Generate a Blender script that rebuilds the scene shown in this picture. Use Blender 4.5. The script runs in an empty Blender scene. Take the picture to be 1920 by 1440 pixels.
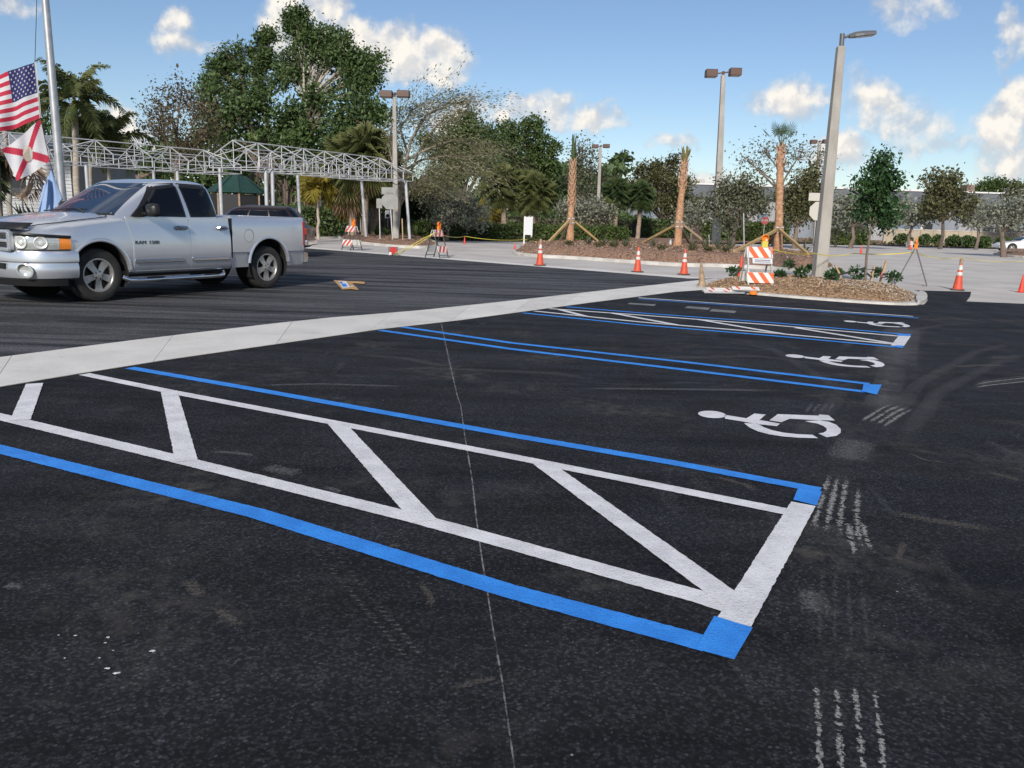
import bpy, bmesh, math, random
import numpy as np
from mathutils import Vector, Matrix, noise as mnoise
random.seed(7); RNG = np.random.default_rng(11)
sc = bpy.context.scene
col = sc.collection
# ------------------------------------------------------------------ camera
FPX, HZ, ROLL, CAMH = 1500.0, 410.0, math.radians(1.8), 1.48       # photo is 1920 x 1440
PITCH = math.atan((720 - HZ) / FPX)
_U0 = Vector((0, math.sin(PITCH), math.cos(PITCH))); FW = Vector((0, math.cos(PITCH), -math.sin(PITCH)))
RT = math.cos(ROLL) * Vector((1, 0, 0)) + math.sin(ROLL) * _U0
UP = -math.sin(ROLL) * Vector((1, 0, 0)) + math.cos(ROLL) * _U0
CP = Vector((0, 0, CAMH))
cd = bpy.data.cameras.new('camera'); cam = bpy.data.objects.new('camera', cd); col.objects.link(cam)
cd.sensor_width = 36; cd.lens = 36 * FPX / 1920; cd.clip_start = 0.1; cd.clip_end = 5000
cam.matrix_world = Matrix(((RT.x, UP.x, -FW.x, 0), (RT.y, UP.y, -FW.y, 0), (RT.z, UP.z, -FW.z, CAMH), (0, 0, 0, 1)))
sc.camera = cam
sc.cycles.max_bounces = 5; sc.cycles.diffuse_bounces = 2; sc.cycles.glossy_bounces = 3; sc.cycles.transmission_bounces = 3; sc.cycles.transparent_max_bounces = 12; sc.cycles.caustics_reflective = False; sc.cycles.caustics_refractive = False
# ------------------------------------------------------------------ exposure
sc.view_settings.view_transform = 'Standard'; sc.view_settings.look = 'None'
sc.view_settings.gamma = 1; sc.view_settings.exposure = 0.16
# ------------------------------------------------------------------ sun
SUN_EL, SUN_AZ = math.radians(29), math.radians(190)     # azimuth clockwise from +Y: low sun behind the camera, to its left
SKY_STR = 0.10
sd = bpy.data.lights.new('sun', 'SUN'); sun = bpy.data.objects.new('sun', sd); col.objects.link(sun)
sd.energy = 4.0; sd.angle = math.radians(7); sd.color = (1.0, 0.92, 0.82)
tosun = Vector((math.sin(SUN_AZ) * math.cos(SUN_EL), math.cos(SUN_AZ) * math.cos(SUN_EL), math.sin(SUN_EL)))
sun.rotation_euler = tosun.to_track_quat('Z', 'Y').to_euler()
# ------------------------------------------------------------------ pixel helpers (photo pixels -> place)
def ray(x, y): return FW + RT * ((x - 960) / FPX) - UP * ((y - 720) / FPX)
def G(x, y, z=0.0):
    d = ray(x, y); return CP + d * ((z - CAMH) / d.z)
def at(x, y, Y):
    d = ray(x, y); return CP + d * (Y / d.y)
def foot(x, Y):                       # ground point seen in column x (near the horizon) at distance Y
    p = at(x, HZ + 0.0314 * (x - 960) + FPX * CAMH / Y, Y); return Vector((p.x, Y, 0))
# ------------------------------------------------------------------ world: sky with cumulus
w = bpy.data.worlds.new('World'); sc.world = w; w.use_nodes = True
def N(nt, t, **k):
    n = nt.nodes.new(t)
    for a, b in k.items():
        if a == 'ins':
            for i, v in b.items(): n.inputs[i].default_value = v
        else: setattr(n, a, b)
    return n
def math_n(nt, op, a, b=None, c=None):
    n = nt.nodes.new('ShaderNodeMath'); n.operation = op
    for i, v in enumerate((a, b, c)):
        if v is None: continue
        if isinstance(v, (int, float)): n.inputs[i].default_value = v
        else: nt.links.new(v, n.inputs[i])
    return n.outputs[0]
def vmath(nt, op, a, b=None, c=None):
    n = nt.nodes.new('ShaderNodeVectorMath'); n.operation = op
    for i, v in enumerate((a, b, c)):
        if v is None: continue
        if isinstance(v, (tuple, list)): n.inputs[i].default_value = v
        else: nt.links.new(v, n.inputs[i])
    return n.outputs['Value'] if op in ('DOT_PRODUCT', 'LENGTH') else n.outputs[0]
# cumulus: column, row, half width, half height, thinness
CLOUDS = [(505,75,36,54,0),(550,18,64,46,0),(615,12,52,40,0),(570,90,82,58,0),(655,78,70,48,0),(716,92,58,54,0),(768,98,56,52,0),(830,102,64,52,0),(790,140,86,24,0.05),(690,122,62,36,0),
          (1872,245,52,58,0),(1908,200,42,60,0),(1895,305,90,36,0.1),(215,235,52,44,0),(268,275,44,36,0),(838,225,60,34,0),(1575,285,60,48,0.05),(1320,340,80,34,0.25),
          (335,45,42,32,0.22),(352,84,66,30,0.22),(965,205,72,34,0.2),(1030,205,56,38,0.2),(1112,220,76,28,0.22),(1475,186,78,42,0.2),(1640,192,84,48,0.15),(1710,225,110,42,0.28),
          (1278,265,66,22,0.3),(1745,268,90,36,0.42),(1700,18,84,36,0.38),(1905,70,36,74,0.35),(20,8,70,30,0.35),(872,196,44,26,0.35)]
def pix_uv(x, y):
    d = ray(x, y); return d.x / d.y, d.z / d.y
def cloud_group():
    g = bpy.data.node_groups.new('cloud_field', 'ShaderNodeTree')
    g.interface.new_socket('P', in_out='INPUT', socket_type='NodeSocketVector')
    g.interface.new_socket('Density', in_out='OUTPUT', socket_type='NodeSocketFloat')
    g.interface.new_socket('Lit', in_out='OUTPUT', socket_type='NodeSocketFloat')
    gi = g.nodes.new('NodeGroupInput'); go = g.nodes.new('NodeGroupOutput'); P = gi.outputs[0]
    n1 = N(g, 'ShaderNodeTexNoise', noise_dimensions='2D', ins={'Scale': 17.0, 'Detail': 4.0, 'Roughness': 0.62}); g.links.new(P, n1.inputs['Vector'])
    wv = vmath(g, 'MULTIPLY_ADD', n1.outputs['Color'], (0.07, 0.05, 0.0), (-0.035, -0.025, 0.0)); P2 = vmath(g, 'ADD', P, wv)
    acc = None
    for (x, y, rx, ry, off) in CLOUDS:
        u, v = pix_uv(x, y); a, b = FPX / rx / 1.06, FPX / ry / 1.06
        q = vmath(g, 'MULTIPLY_ADD', P2, (a, b, 0), (-u * a, -v * b, math.sqrt(off))); d = vmath(g, 'DOT_PRODUCT', q, q)
        acc = d if acc is None else math_n(g, 'SMOOTH_MIN', acc, d, 0.30)
    n2 = N(g, 'ShaderNodeTexNoise', noise_dimensions='2D', ins={'Scale': 30.0, 'Detail': 5.0, 'Roughness': 0.55}); g.links.new(P, n2.inputs['Vector'])
    n3 = N(g, 'ShaderNodeTexNoise', noise_dimensions='2D', ins={'Scale': 30.0, 'Detail': 3.0, 'Roughness': 0.55}); g.links.new(vmath(g, 'ADD', P, (-0.006, 0.010, 0)), n3.inputs['Vector'])
    s = math_n(g, 'SUBTRACT', 1.0, acc); s = math_n(g, 'MULTIPLY_ADD', math_n(g, 'SUBTRACT', n2.outputs['Fac'], 0.5), 1.15, s)
    g.links.new(s, go.inputs[0]); g.links.new(math_n(g, 'SUBTRACT', n2.outputs['Fac'], n3.outputs['Fac']), go.inputs[1])
    return g
w.cycles.sampling_method = 'MANUAL'; w.cycles.sample_map_resolution = 256
nt = w.node_tree; nt.nodes.clear(); L = nt.links
out = nt.nodes.new('ShaderNodeOutputWorld'); bg = nt.nodes.new('ShaderNodeBackground'); bg.inputs['Strength'].default_value = SKY_STR
sky = N(nt, 'ShaderNodeTexSky', sky_type='NISHITA', sun_disc=False, sun_elevation=SUN_EL, sun_rotation=SUN_AZ, air_density=1.0, dust_density=0.1, ozone_density=4.0)
hs = N(nt, 'ShaderNodeHueSaturation', ins={'Saturation': 1.0, 'Value': 1.0}); L.new(vmath(nt, 'MULTIPLY', sky.outputs[0], (1.02, 0.965, 0.955)), hs.inputs['Color'])
tc = nt.nodes.new('ShaderNodeTexCoord'); sep = nt.nodes.new('ShaderNodeSeparateXYZ'); L.new(tc.outputs['Generated'], sep.inputs[0])
yy = math_n(nt, 'MAXIMUM', sep.outputs['Y'], 0.05)
cu = math_n(nt, 'DIVIDE', sep.outputs['X'], yy); cv = math_n(nt, 'DIVIDE', sep.outputs['Z'], yy)
cmb = nt.nodes.new('ShaderNodeCombineXYZ'); L.new(cu, cmb.inputs[0]); L.new(cv, cmb.inputs[1])
grp = cloud_group()
ga = nt.nodes.new('ShaderNodeGroup'); ga.node_tree = grp; L.new(cmb.outputs[0], ga.inputs[0])
def mr(nt, v, a, b, c=0.0, d=1.0, smooth=True):
    n = nt.nodes.new('ShaderNodeMapRange'); n.interpolation_type = 'SMOOTHSTEP' if smooth else 'LINEAR'
    for i, q in enumerate((v, a, b, c, d)):
        if isinstance(q, (int, float)): n.inputs[i].default_value = q
        else: nt.links.new(q, n.inputs[i])
    return n.outputs[0]
aT = mr(nt, ga.outputs[0], -0.16, 0.95)
# everyday cumulus everywhere the picture does not reach
zz = math_n(nt, 'ADD', math_n(nt, 'MAXIMUM', sep.outputs['Z'], 0.0), 0.18)
c2 = nt.nodes.new('ShaderNodeCombineXYZ'); L.new(math_n(nt, 'DIVIDE', sep.outputs['X'], zz), c2.inputs[0]); L.new(math_n(nt, 'DIVIDE', sep.outputs['Y'], zz), c2.inputs[1])
nz = N(nt, 'ShaderNodeTexNoise', noise_dimensions='2D', ins={'Scale': 0.9, 'Detail': 4.0, 'Roughness': 0.55}); L.new(c2.outputs[0], nz.inputs['Vector'])
gen = mr(nt, nz.outputs['Fac'], 0.53, 0.62)
o1 = mr(nt, math_n(nt, 'ABSOLUTE', cu), 0.70, 0.9); o2 = mr(nt, cv, 0.30, 0.45); o3 = mr(nt, sep.outputs['Y'], 0.25, 0.1)
outm = math_n(nt, 'MAXIMUM', math_n(nt, 'MAXIMUM', o1, o2), o3)
inm = math_n(nt, 'SUBTRACT', 1.0, outm)
up = mr(nt, sep.outputs['Z'], -0.01, 0.02)
aT = math_n(nt, 'MULTIPLY', aT, inm); gen = math_n(nt, 'MULTIPLY', math_n(nt, 'MULTIPLY', gen, outm), 0.85)
alpha = math_n(nt, 'MULTIPLY', math_n(nt, 'MAXIMUM', aT, gen), up)
lit = math_n(nt, 'ADD', mr(nt, ga.outputs[1], -0.16, 0.16, -0.24, 0.24), mr(nt, ga.outputs[0], 0.1, 1.05, 0.30, 0.80))
cm = N(nt, 'ShaderNodeMix', data_type='RGBA'); L.new(lit, cm.inputs[0])
CLD = 1.0 / SKY_STR
cm.inputs[6].default_value = (0.40 * CLD, 0.45 * CLD, 0.53 * CLD, 1); cm.inputs[7].default_value = (0.90 * CLD, 0.855 * CLD, 0.785 * CLD, 1)
mx = N(nt, 'ShaderNodeMix', data_type='RGBA'); L.new(alpha, mx.inputs[0]); L.new(hs.outputs[0], mx.inputs[6]); L.new(cm.outputs[2], mx.inputs[7])
L.new(mx.outputs[2], bg.inputs['Color']); L.new(bg.outputs[0], out.inputs['Surface'])
# ------------------------------------------------------------------ materials
MATS = {}
def mat(name, c=(0.5, 0.5, 0.5), rough=0.7, metal=0.0, c2=None, scale=6.0, detail=5.0, bump=0.0, bscale=None, spec=0.5, coat=0.0, stretch=None, lo=0.35, hi=0.65, trans=None, emit=None, alpha=None):
    """noise-varied principled material; c2 second colour, bump relief in metres"""
    m = bpy.data.materials.new(name); m.use_nodes = True; t = m.node_tree; b = t.nodes['Principled BSDF']
    b.inputs['Base Color'].default_value = (*c, 1); b.inputs['Roughness'].default_value = rough; b.inputs['Metallic'].default_value = metal
    b.inputs['Specular IOR Level'].default_value = spec; b.inputs['Coat Weight'].default_value = coat
    if coat: b.inputs['Coat Roughness'].default_value = 0.06
    co = t.nodes.new('ShaderNodeTexCoord'); vec = co.outputs['Object']
    if stretch:
        mp = t.nodes.new('ShaderNodeMapping'); mp.inputs['Scale'].default_value = stretch; t.links.new(vec, mp.inputs[0]); vec = mp.outputs[0]
    if c2:
        nz = N(t, 'ShaderNodeTexNoise', ins={'Scale': scale, 'Detail': detail, 'Roughness': 0.6}); t.links.new(vec, nz.inputs['Vector'])
        f = mr(t, nz.outputs['Fac'], lo, hi); mx = N(t, 'ShaderNodeMix', data_type='RGBA'); t.links.new(f, mx.inputs[0])
        mx.inputs[6].default_value = (*c, 1); mx.inputs[7].default_value = (*c2, 1); t.links.new(mx.outputs[2], b.inputs['Base Color'])
    if bump:
        nb = N(t, 'ShaderNodeTexNoise', ins={'Scale': bscale or scale * 4, 'Detail': 6.0, 'Roughness': 0.65}); t.links.new(vec, nb.inputs['Vector'])
        bp = t.nodes.new('ShaderNodeBump'); bp.inputs['Strength'].default_value = 1.0; bp.inputs['Distance'].default_value = bump
        t.links.new(nb.outputs['Fac'], bp.inputs['Height']); t.links.new(bp.outputs[0], b.inputs['Normal'])
    if emit: b.inputs['Emission Color'].default_value = (*emit[0], 1); b.inputs['Emission Strength'].default_value = emit[1]
    MATS[name] = m; return m
def leafmat(name, c, c2, transl=0.35, rough=0.55, tint=None):
    """leaf: base colour varies leaf by leaf (attribute) and by clump (noise); part of the light passes through"""
    m = bpy.data.materials.new(name); m.use_nodes = True; t = m.node_tree; b = t.nodes['Principled BSDF']; o = t.nodes['Material Output']
    at_ = t.nodes.new('ShaderNodeAttribute'); at_.attribute_name = 'tone'
    co = t.nodes.new('ShaderNodeTexCoord'); nz = N(t, 'ShaderNodeTexNoise', ins={'Scale': 0.9, 'Detail': 3.0}); t.links.new(co.outputs['Object'], nz.inputs['Vector'])
    f = math_n(t, 'ADD', math_n(t, 'MULTIPLY', at_.outputs['Fac'], 0.6), math_n(t, 'MULTIPLY', mr(t, nz.outputs['Fac'], 0.35, 0.65), 0.4))
    mx = N(t, 'ShaderNodeMix', data_type='RGBA'); t.links.new(f, mx.inputs[0]); mx.inputs[6].default_value = (*c, 1); mx.inputs[7].default_value = (*c2, 1)
    t.links.new(mx.outputs[2], b.inputs['Base Color']); b.inputs['Roughness'].default_value = rough; b.inputs['Specular IOR Level'].default_value = 0.35
    tr = t.nodes.new('ShaderNodeBsdfTranslucent'); t.links.new(mx.outputs[2], tr.inputs['Color'])
    ms = t.nodes.new('ShaderNodeMixShader'); ms.inputs[0].default_value = transl; t.links.new(b.outputs[0], ms.inputs[1]); t.links.new(tr.outputs[0], ms.inputs[2]); t.links.new(ms.outputs[0], o.inputs['Surface'])
    MATS[name] = m; return m
# ------------------------------------------------------------------ mesh helpers
class MB:
    def __init__(s): s.v = []; s.f = []; s.mi = []; s.m = 0
    def add(s, vs, fs):
        o = len(s.v); s.v += [tuple(p) for p in vs]; s.f += [tuple(i + o for i in f) for f in fs]; s.mi += [s.m] * len(fs); return s
    def box(s, c, d, rz=0.0, M=None):
        x, y, z = d[0] / 2, d[1] / 2, d[2] / 2
        vs = [Vector((a * x, b * y, e * z)) for e in (-1, 1) for b in (-1, 1) for a in (-1, 1)]
        R = M if M else Matrix.Rotation(rz, 3, 'Z')
        return s.add([R @ p + Vector(c) for p in vs], [(0, 2, 3, 1), (4, 5, 7, 6), (0, 1, 5, 4), (2, 6, 7, 3), (0, 4, 6, 2), (1, 3, 7, 5)])
    def beam(s, a, b, w, h=None, up=(0, 0, 1), w2=None):
        a = Vector(a); b = Vector(b); h = h or w; d = (b - a).normalized(); u = Vector(up)
        if abs(d.dot(u)) > 0.98: u = Vector((1, 0, 0))
        x = d.cross(u).normalized(); y = x.cross(d); k = (w2 or w) / w
        vs = [a + x * (i * w / 2) + y * (j * h / 2) for i, j in ((-1, -1), (1, -1), (1, 1), (-1, 1))] + [b + x * (i * w * k / 2) + y * (j * h * k / 2) for i, j in ((-1, -1), (1, -1), (1, 1), (-1, 1))]
        return s.add(vs, [(3, 2, 1, 0), (4, 5, 6, 7), (0, 1, 5, 4), (1, 2, 6, 5), (2, 3, 7, 6), (3, 0, 4, 7)])
    def tube(s, pts, r, n=8, cap=True):
        pts = [Vector(p) for p in pts]; rs = r if isinstance(r, (list, tuple)) else [r] * len(pts); vs = []; ref = None
        for i, p in enumerate(pts):
            d = (pts[min(i + 1, len(pts) - 1)] - pts[max(i - 1, 0)]).normalized()
            if ref is None: ref = d.orthogonal().normalized()
            else:
                ref = ref - d * ref.dot(d)
                ref = ref.normalized() if ref.length > 1e-6 else d.orthogonal().normalized()
            y = d.cross(ref)
            for k in range(n):
                a = 2 * math.pi * k / n; vs.append(p + (ref * math.cos(a) + y * math.sin(a)) * rs[i])
        fs = [(i * n + k, i * n + (k + 1) % n, (i + 1) * n + (k + 1) % n, (i + 1) * n + k) for i in range(len(pts) - 1) for k in range(n)]
        if cap: fs += [tuple(range(n))[::-1], tuple(range((len(pts) - 1) * n, len(pts) * n))]
        return s.add(vs, fs)
    def lathe(s, prof, n=24, axis='Z', c=(0, 0, 0)):
        vs = []; c = Vector(c)
        for (r, h) in prof:
            for k in range(n):
                a = 2 * math.pi * k / n; x, y = r * math.cos(a), r * math.sin(a)
                p = (x, y, h) if axis == 'Z' else ((x, h, y) if axis == 'Y' else (h, x, y)); vs.append(Vector(p) + c)
        fs = [(i * n + k, i * n + (k + 1) % n, (i + 1) * n + (k + 1) % n, (i + 1) * n + k) for i in range(len(prof) - 1) for k in range(n)]
        return s.add(vs, fs)
    def prism(s, poly, z0, z1):
        n = len(poly); vs = [(p[0], p[1], z0) for p in poly] + [(p[0], p[1], z1) for p in poly]
        return s.add(vs, [tuple(range(n))[::-1], tuple(range(n, 2 * n))] + [(i, (i + 1) % n, n + (i + 1) % n, n + i) for i in range(n)])
    def grid(s, rows):                     # rows of equal length -> quads
        n = len(rows[0]); vs = [p for r in rows for p in r]
        return s.add(vs, [(i * n + k, i * n + k + 1, (i + 1) * n + k + 1, (i + 1) * n + k) for i in range(len(rows) - 1) for k in range(n - 1)])
    def loft(s, rows, cap=True):           # rows of closed rings
        n = len(rows[0]); vs = [p for r in rows for p in r]
        fs = [(i * n + k, i * n + (k + 1) % n, (i + 1) * n + (k + 1) % n, (i + 1) * n + k) for i in range(len(rows) - 1) for k in range(n)]
        if cap: fs += [tuple(range(n))[::-1], tuple(range((len(rows) - 1) * n, len(rows) * n))]
        return s.add(vs, fs)
    def mesh(s, name):
        me = bpy.data.meshes.new(name); me.from_pydata(s.v, [], s.f); me.update()
        if any(s.mi): me.polygons.foreach_set('material_index', s.mi)
        return me
    def build(s, name, m, parent=None, smooth=False, bevel=0.0, fix=True, sharp=0.6):
        me = s.mesh(name)
        if fix:
            bm = bmesh.new(); bm.from_mesh(me); bmesh.ops.recalc_face_normals(bm, faces=bm.faces); bm.to_mesh(me); bm.free()
        for q in (m if isinstance(m, (list, tuple)) else [m]): me.materials.append(MATS[q])
        if smooth:
            me.polygons.foreach_set('use_smooth', [True] * len(me.polygons)); me.set_sharp_from_angle(angle=sharp)
        o = bpy.data.objects.new(name, me); col.objects.link(o); o.parent = parent
        if bevel:
            b = o.modifiers.new('bevel', 'BEVEL'); b.width = bevel; b.segments = 2; b.limit_method = 'ANGLE'
        return o
def empty(name, loc=(0, 0, 0), rz=0.0, scale=1.0):
    o = bpy.data.objects.new(name, None); col.objects.link(o); o.location = loc; o.rotation_euler = (0, 0, rz); o.scale = (scale,) * 3
    o.empty_display_size = 0.2; return o
def tag(o, label=None, cat=None, group=None, kind=None):
    if label: o['label'] = label
    if cat: o['category'] = cat
    if group: o['group'] = group
    if kind: o['kind'] = kind
    return o
def copy_tree(o, parent=None, skip=()):
    c = o.copy(); col.objects.link(c); c.parent = parent
    for ch in list(o.children): copy_tree(ch, c)
    return c
def tri_fill(poly, z):                    # flat polygon (may be concave), as verts + tris
    from mathutils.geometry import tessellate_polygon
    vs = [Vector((p[0], p[1], z)) for p in poly]; return vs, [tuple(t) for t in tessellate_polygon([vs])]
def sheet(name, poly, z, m, parent=None):
    mb = MB(); mb.add(*tri_fill(poly, z)); o = mb.build(name, m, parent)
    if o.data.polygons[0].normal.z < 0: o.data.flip_normals()
    return o
def text(name, s, size, m, parent, loc, rot, ext=0.004, sx=1.0):
    c = bpy.data.curves.new(name, 'FONT'); c.body = s; c.size = size; c.extrude = ext; c.align_x = 'CENTER'; c.align_y = 'CENTER'
    t = bpy.data.objects.new(name, c); col.objects.link(t); dg = bpy.context.evaluated_depsgraph_get()
    me = bpy.data.meshes.new_from_object(t.evaluated_get(dg)); bpy.data.objects.remove(t); bpy.data.curves.remove(c)
    me.materials.clear(); me.materials.append(MATS[m]); o = bpy.data.objects.new(name, me); col.objects.link(o); o.parent = parent
    o.location = loc; o.rotation_euler = rot; o.scale = (sx, 1, 1); return o
# ================================================================== materials of the setting
def asphalt_mat():
    m = bpy.data.materials.new('asphalt'); m.use_nodes = True; t = m.node_tree; b = t.nodes['Principled BSDF']; MATS['asphalt'] = m
    co = t.nodes.new('ShaderNodeTexCoord').outputs['Object']; K = t.links.new
    def noise(scale, detail=3.0, st=None, rough=0.6):
        v = co
        if st:
            mp = t.nodes.new('ShaderNodeMapping'); mp.inputs['Scale'].default_value = st[:3]; mp.inputs['Rotation'].default_value = (0, 0, st[3]); K(v, mp.inputs[0]); v = mp.outputs[0]
        n = N(t, 'ShaderNodeTexNoise', ins={'Scale': scale, 'Detail': detail, 'Roughness': rough}); K(v, n.inputs['Vector']); return n.outputs['Fac']
    base = N(t, 'ShaderNodeMix', data_type='RGBA'); K(mr(t, noise(1.1), 0.35, 0.68), base.inputs[0]); base.inputs[6].default_value = (0.0092, 0.0097, 0.0116, 1); base.inputs[7].default_value = (0.0175, 0.0184, 0.0222, 1)
    # aggregate: every stone its own grey, dark tar between, a few pale stones
    vs = N(t, 'ShaderNodeTexVoronoi', voronoi_dimensions='2D', ins={'Scale': 88.0}); K(co, vs.inputs['Vector']); sx = t.nodes.new('ShaderNodeSeparateColor'); K(vs.outputs['Color'], sx.inputs[0])
    stone = math_n(t, 'ADD', math_n(t, 'MULTIPLY', math_n(t, 'POWER', sx.outputs[0], 2.2), 1.7), math_n(t, 'MULTIPLY', math_n(t, 'GREATER_THAN', sx.outputs[1], 0.965), 2.4))
    tar = mr(t, vs.outputs['Distance'], 0.30, 0.62, 1.0, 0.25); fct = math_n(t, 'MULTIPLY_ADD', math_n(t, 'MULTIPLY', stone, tar), 1.0, 0.42)
    cbs = t.nodes.new('ShaderNodeCombineColor'); [K(fct, cbs.inputs[i]) for i in range(3)]
    gr = N(t, 'ShaderNodeMix', data_type='RGBA'); gr.blend_type = 'MULTIPLY'; gr.inputs[0].default_value = 1.0; K(base.outputs[2], gr.inputs[6]); K(cbs.outputs[0], gr.inputs[7])
    # pale drag streaks along the drive lane, left of and beyond the concrete strip
    sp = t.nodes.new('ShaderNodeSeparateXYZ'); K(co, sp.inputs[0])
    q0, q1 = G(0, 700).xy, G(1280, 538).xy; sl = (q1.y - q0.y) / (q1.x - q0.x)
    ln = math_n(t, 'SUBTRACT', math_n(t, 'SUBTRACT', sp.outputs['Y'], math_n(t, 'MULTIPLY', sp.outputs['X'], sl)), q0.y - sl * q0.x)
    far = mr(t, ln, -1.0, 1.2, 0.16, 1.25)
    st = math_n(t, 'MULTIPLY', mr(t, noise(1.0, 5.0, (0.16, 2.4, 1, math.radians(-8))), 0.30, 0.66), far)
    def wisp_(st_, dist, lo, hi, amt):
        mp = t.nodes.new('ShaderNodeMapping'); mp.inputs['Scale'].default_value = st_[:3]; mp.inputs['Rotation'].default_value = (0, 0, st_[3]); K(co, mp.inputs[0]); n = N(t, 'ShaderNodeTexNoise', ins={'Scale': 1.0, 'Detail': 4.0, 'Roughness': 0.68, 'Distortion': dist}); K(mp.outputs[0], n.inputs['Vector']); return mr(t, n.outputs['Fac'], lo, hi, 0, amt)
    st2 = math_n(t, 'MAXIMUM', wisp_((1.5, 0.28, 1, math.radians(-38)), 1.6, 0.55, 0.76, 0.36), math_n(t, 'MULTIPLY', wisp_((0.35, 1.9, 1, math.radians(12)), 2.2, 0.53, 0.74, 0.40), mr(t, sp.outputs['Y'], 3.5, 8.0, 0.25, 1.0)))
    spk0 = mr(t, stone, 0.0, 1.6, 0.45, 1.15)
    sm = N(t, 'ShaderNodeMix', data_type='RGBA'); K(math_n(t, 'MULTIPLY', math_n(t, 'MULTIPLY', math_n(t, 'MAXIMUM', st, st2), spk0), 0.66), sm.inputs[0]); K(gr.outputs[2], sm.inputs[6]); sm.inputs[7].default_value = (0.17, 0.173, 0.185, 1)
    # faint brown smears and scattered light specks
    br = N(t, 'ShaderNodeMix', data_type='RGBA'); K(math_n(t, 'MULTIPLY', mr(t, noise(0.9, 4.0), 0.50, 0.72), mr(t, noise(9.0, 4.0), 0.35, 0.7, 0.0, 0.50)), br.inputs[0]); K(sm.outputs[2], br.inputs[6]); br.inputs[7].default_value = (0.12, 0.108, 0.095, 1)
    vo = N(t, 'ShaderNodeTexVoronoi', ins={'Scale': 5.5, 'Randomness': 1.0}); K(co, vo.inputs['Vector'])
    spk = math_n(t, 'MULTIPLY', mr(t, vo.outputs['Distance'], 0.035, 0.02), mr(t, noise(0.8, 2.0), 0.52, 0.58))
    sk = N(t, 'ShaderNodeMix', data_type='RGBA'); K(math_n(t, 'MULTIPLY', spk, 0.7), sk.inputs[0]); K(br.outputs[2], sk.inputs[6]); sk.inputs[7].default_value = (0.42, 0.42, 0.4, 1)
    K(sk.outputs[2], b.inputs['Base Color']); K(mr(t, noise(2.0), 0.3, 0.7, 0.72, 0.92), b.inputs['Roughness']); b.inputs['Specular IOR Level'].default_value = 0.16
    bp = t.nodes.new('ShaderNodeBump'); bp.inputs['Distance'].default_value = 0.0025; K(math_n(t, 'ADD', noise(120.0, 2.0), 0.0), bp.inputs['Height']); K(bp.outputs[0], b.inputs['Normal'])
asphalt_mat()
def paint_mat(name, c, c2):
    m = bpy.data.materials.new(name); m.use_nodes = True; t = m.node_tree; b = t.nodes['Principled BSDF']; MATS[name] = m; K = t.links.new
    co = t.nodes.new('ShaderNodeTexCoord').outputs['Object']
    n1 = N(t, 'ShaderNodeTexNoise', ins={'Scale': 80.0, 'Detail': 4.0, 'Roughness': 0.7}); K(co, n1.inputs['Vector']); n2 = N(t, 'ShaderNodeTexNoise', ins={'Scale': 5.0, 'Detail': 6.0, 'Roughness': 0.65}); K(co, n2.inputs['Vector'])
    a = N(t, 'ShaderNodeMix', data_type='RGBA'); K(mr(t, n2.outputs['Fac'], 0.35, 0.65), a.inputs[0]); a.inputs[6].default_value = (*c, 1); a.inputs[7].default_value = (*c2, 1)
    d = N(t, 'ShaderNodeMix', data_type='RGBA'); K(math_n(t, 'MULTIPLY', mr(t, n1.outputs['Fac'], 0.56, 0.70), mr(t, n2.outputs['Fac'], 0.35, 0.65, 0.25, 0.8)), d.inputs[0]); K(a.outputs[2], d.inputs[6]); d.inputs[7].default_value = (c[0] * 0.35, c[1] * 0.35, c[2] * 0.4, 1)
    K(d.outputs[2], b.inputs['Base Color']); b.inputs['Roughness'].default_value = 0.6
    bp = t.nodes.new('ShaderNodeBump'); bp.inputs['Distance'].default_value = 0.005; K(n1.outputs['Fac'], bp.inputs['Height']); K(bp.outputs[0], b.inputs['Normal'])
paint_mat('white_paint', (0.78, 0.78, 0.79), (0.63, 0.63, 0.645)); paint_mat('blue_paint', (0.022, 0.215, 0.70), (0.034, 0.285, 0.86)); paint_mat('worn_paint', (0.22, 0.22, 0.2), (0.13, 0.13, 0.125))
def dust_mat(name, c, amount, scale, st=None):
    m = bpy.data.materials.new(name); m.use_nodes = True; t = m.node_tree; b = t.nodes['Principled BSDF']; o = t.nodes['Material Output']; MATS[name] = m; K = t.links.new
    co = t.nodes.new('ShaderNodeTexCoord').outputs['Object']; n1 = N(t, 'ShaderNodeTexNoise', ins={'Scale': scale, 'Detail': 6.0, 'Roughness': 0.7}); K(co, n1.inputs['Vector'])
    f = t.nodes.new('ShaderNodeAttribute'); f.attribute_name = 'fade'
    a = mr(t, math_n(t, 'ADD', n1.outputs['Fac'], math_n(t, 'MULTIPLY', math_n(t, 'SUBTRACT', f.outputs['Fac'], 1.0), 0.5)), 0.34, 0.56, 0, amount)
    b.inputs['Base Color'].default_value = (*c, 1); b.inputs['Roughness'].default_value = 0.9
    tr = t.nodes.new('ShaderNodeBsdfTransparent'); ms = t.nodes.new('ShaderNodeMixShader'); K(a, ms.inputs[0]); K(tr.outputs[0], ms.inputs[1]); K(b.outputs[0], ms.inputs[2]); K(ms.outputs[0], o.inputs['Surface'])
dust_mat('tyre_dust', (0.40, 0.395, 0.38), 0.72, 90.0); dust_mat('chalk', (0.34, 0.34, 0.34), 0.55, 14.0); dust_mat('scuff_dust', (0.15, 0.13, 0.11), 0.42, 70.0); dust_mat('grey_dust', (0.18, 0.18, 0.185), 0.48, 60.0); dust_mat('faint_dust', (0.15, 0.15, 0.155), 0.24, 60.0)
mat('new_concrete', (0.70, 0.675, 0.63), 0.85, c2=(0.62, 0.60, 0.56), scale=1.6, bump=0.004, bscale=60)
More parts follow.
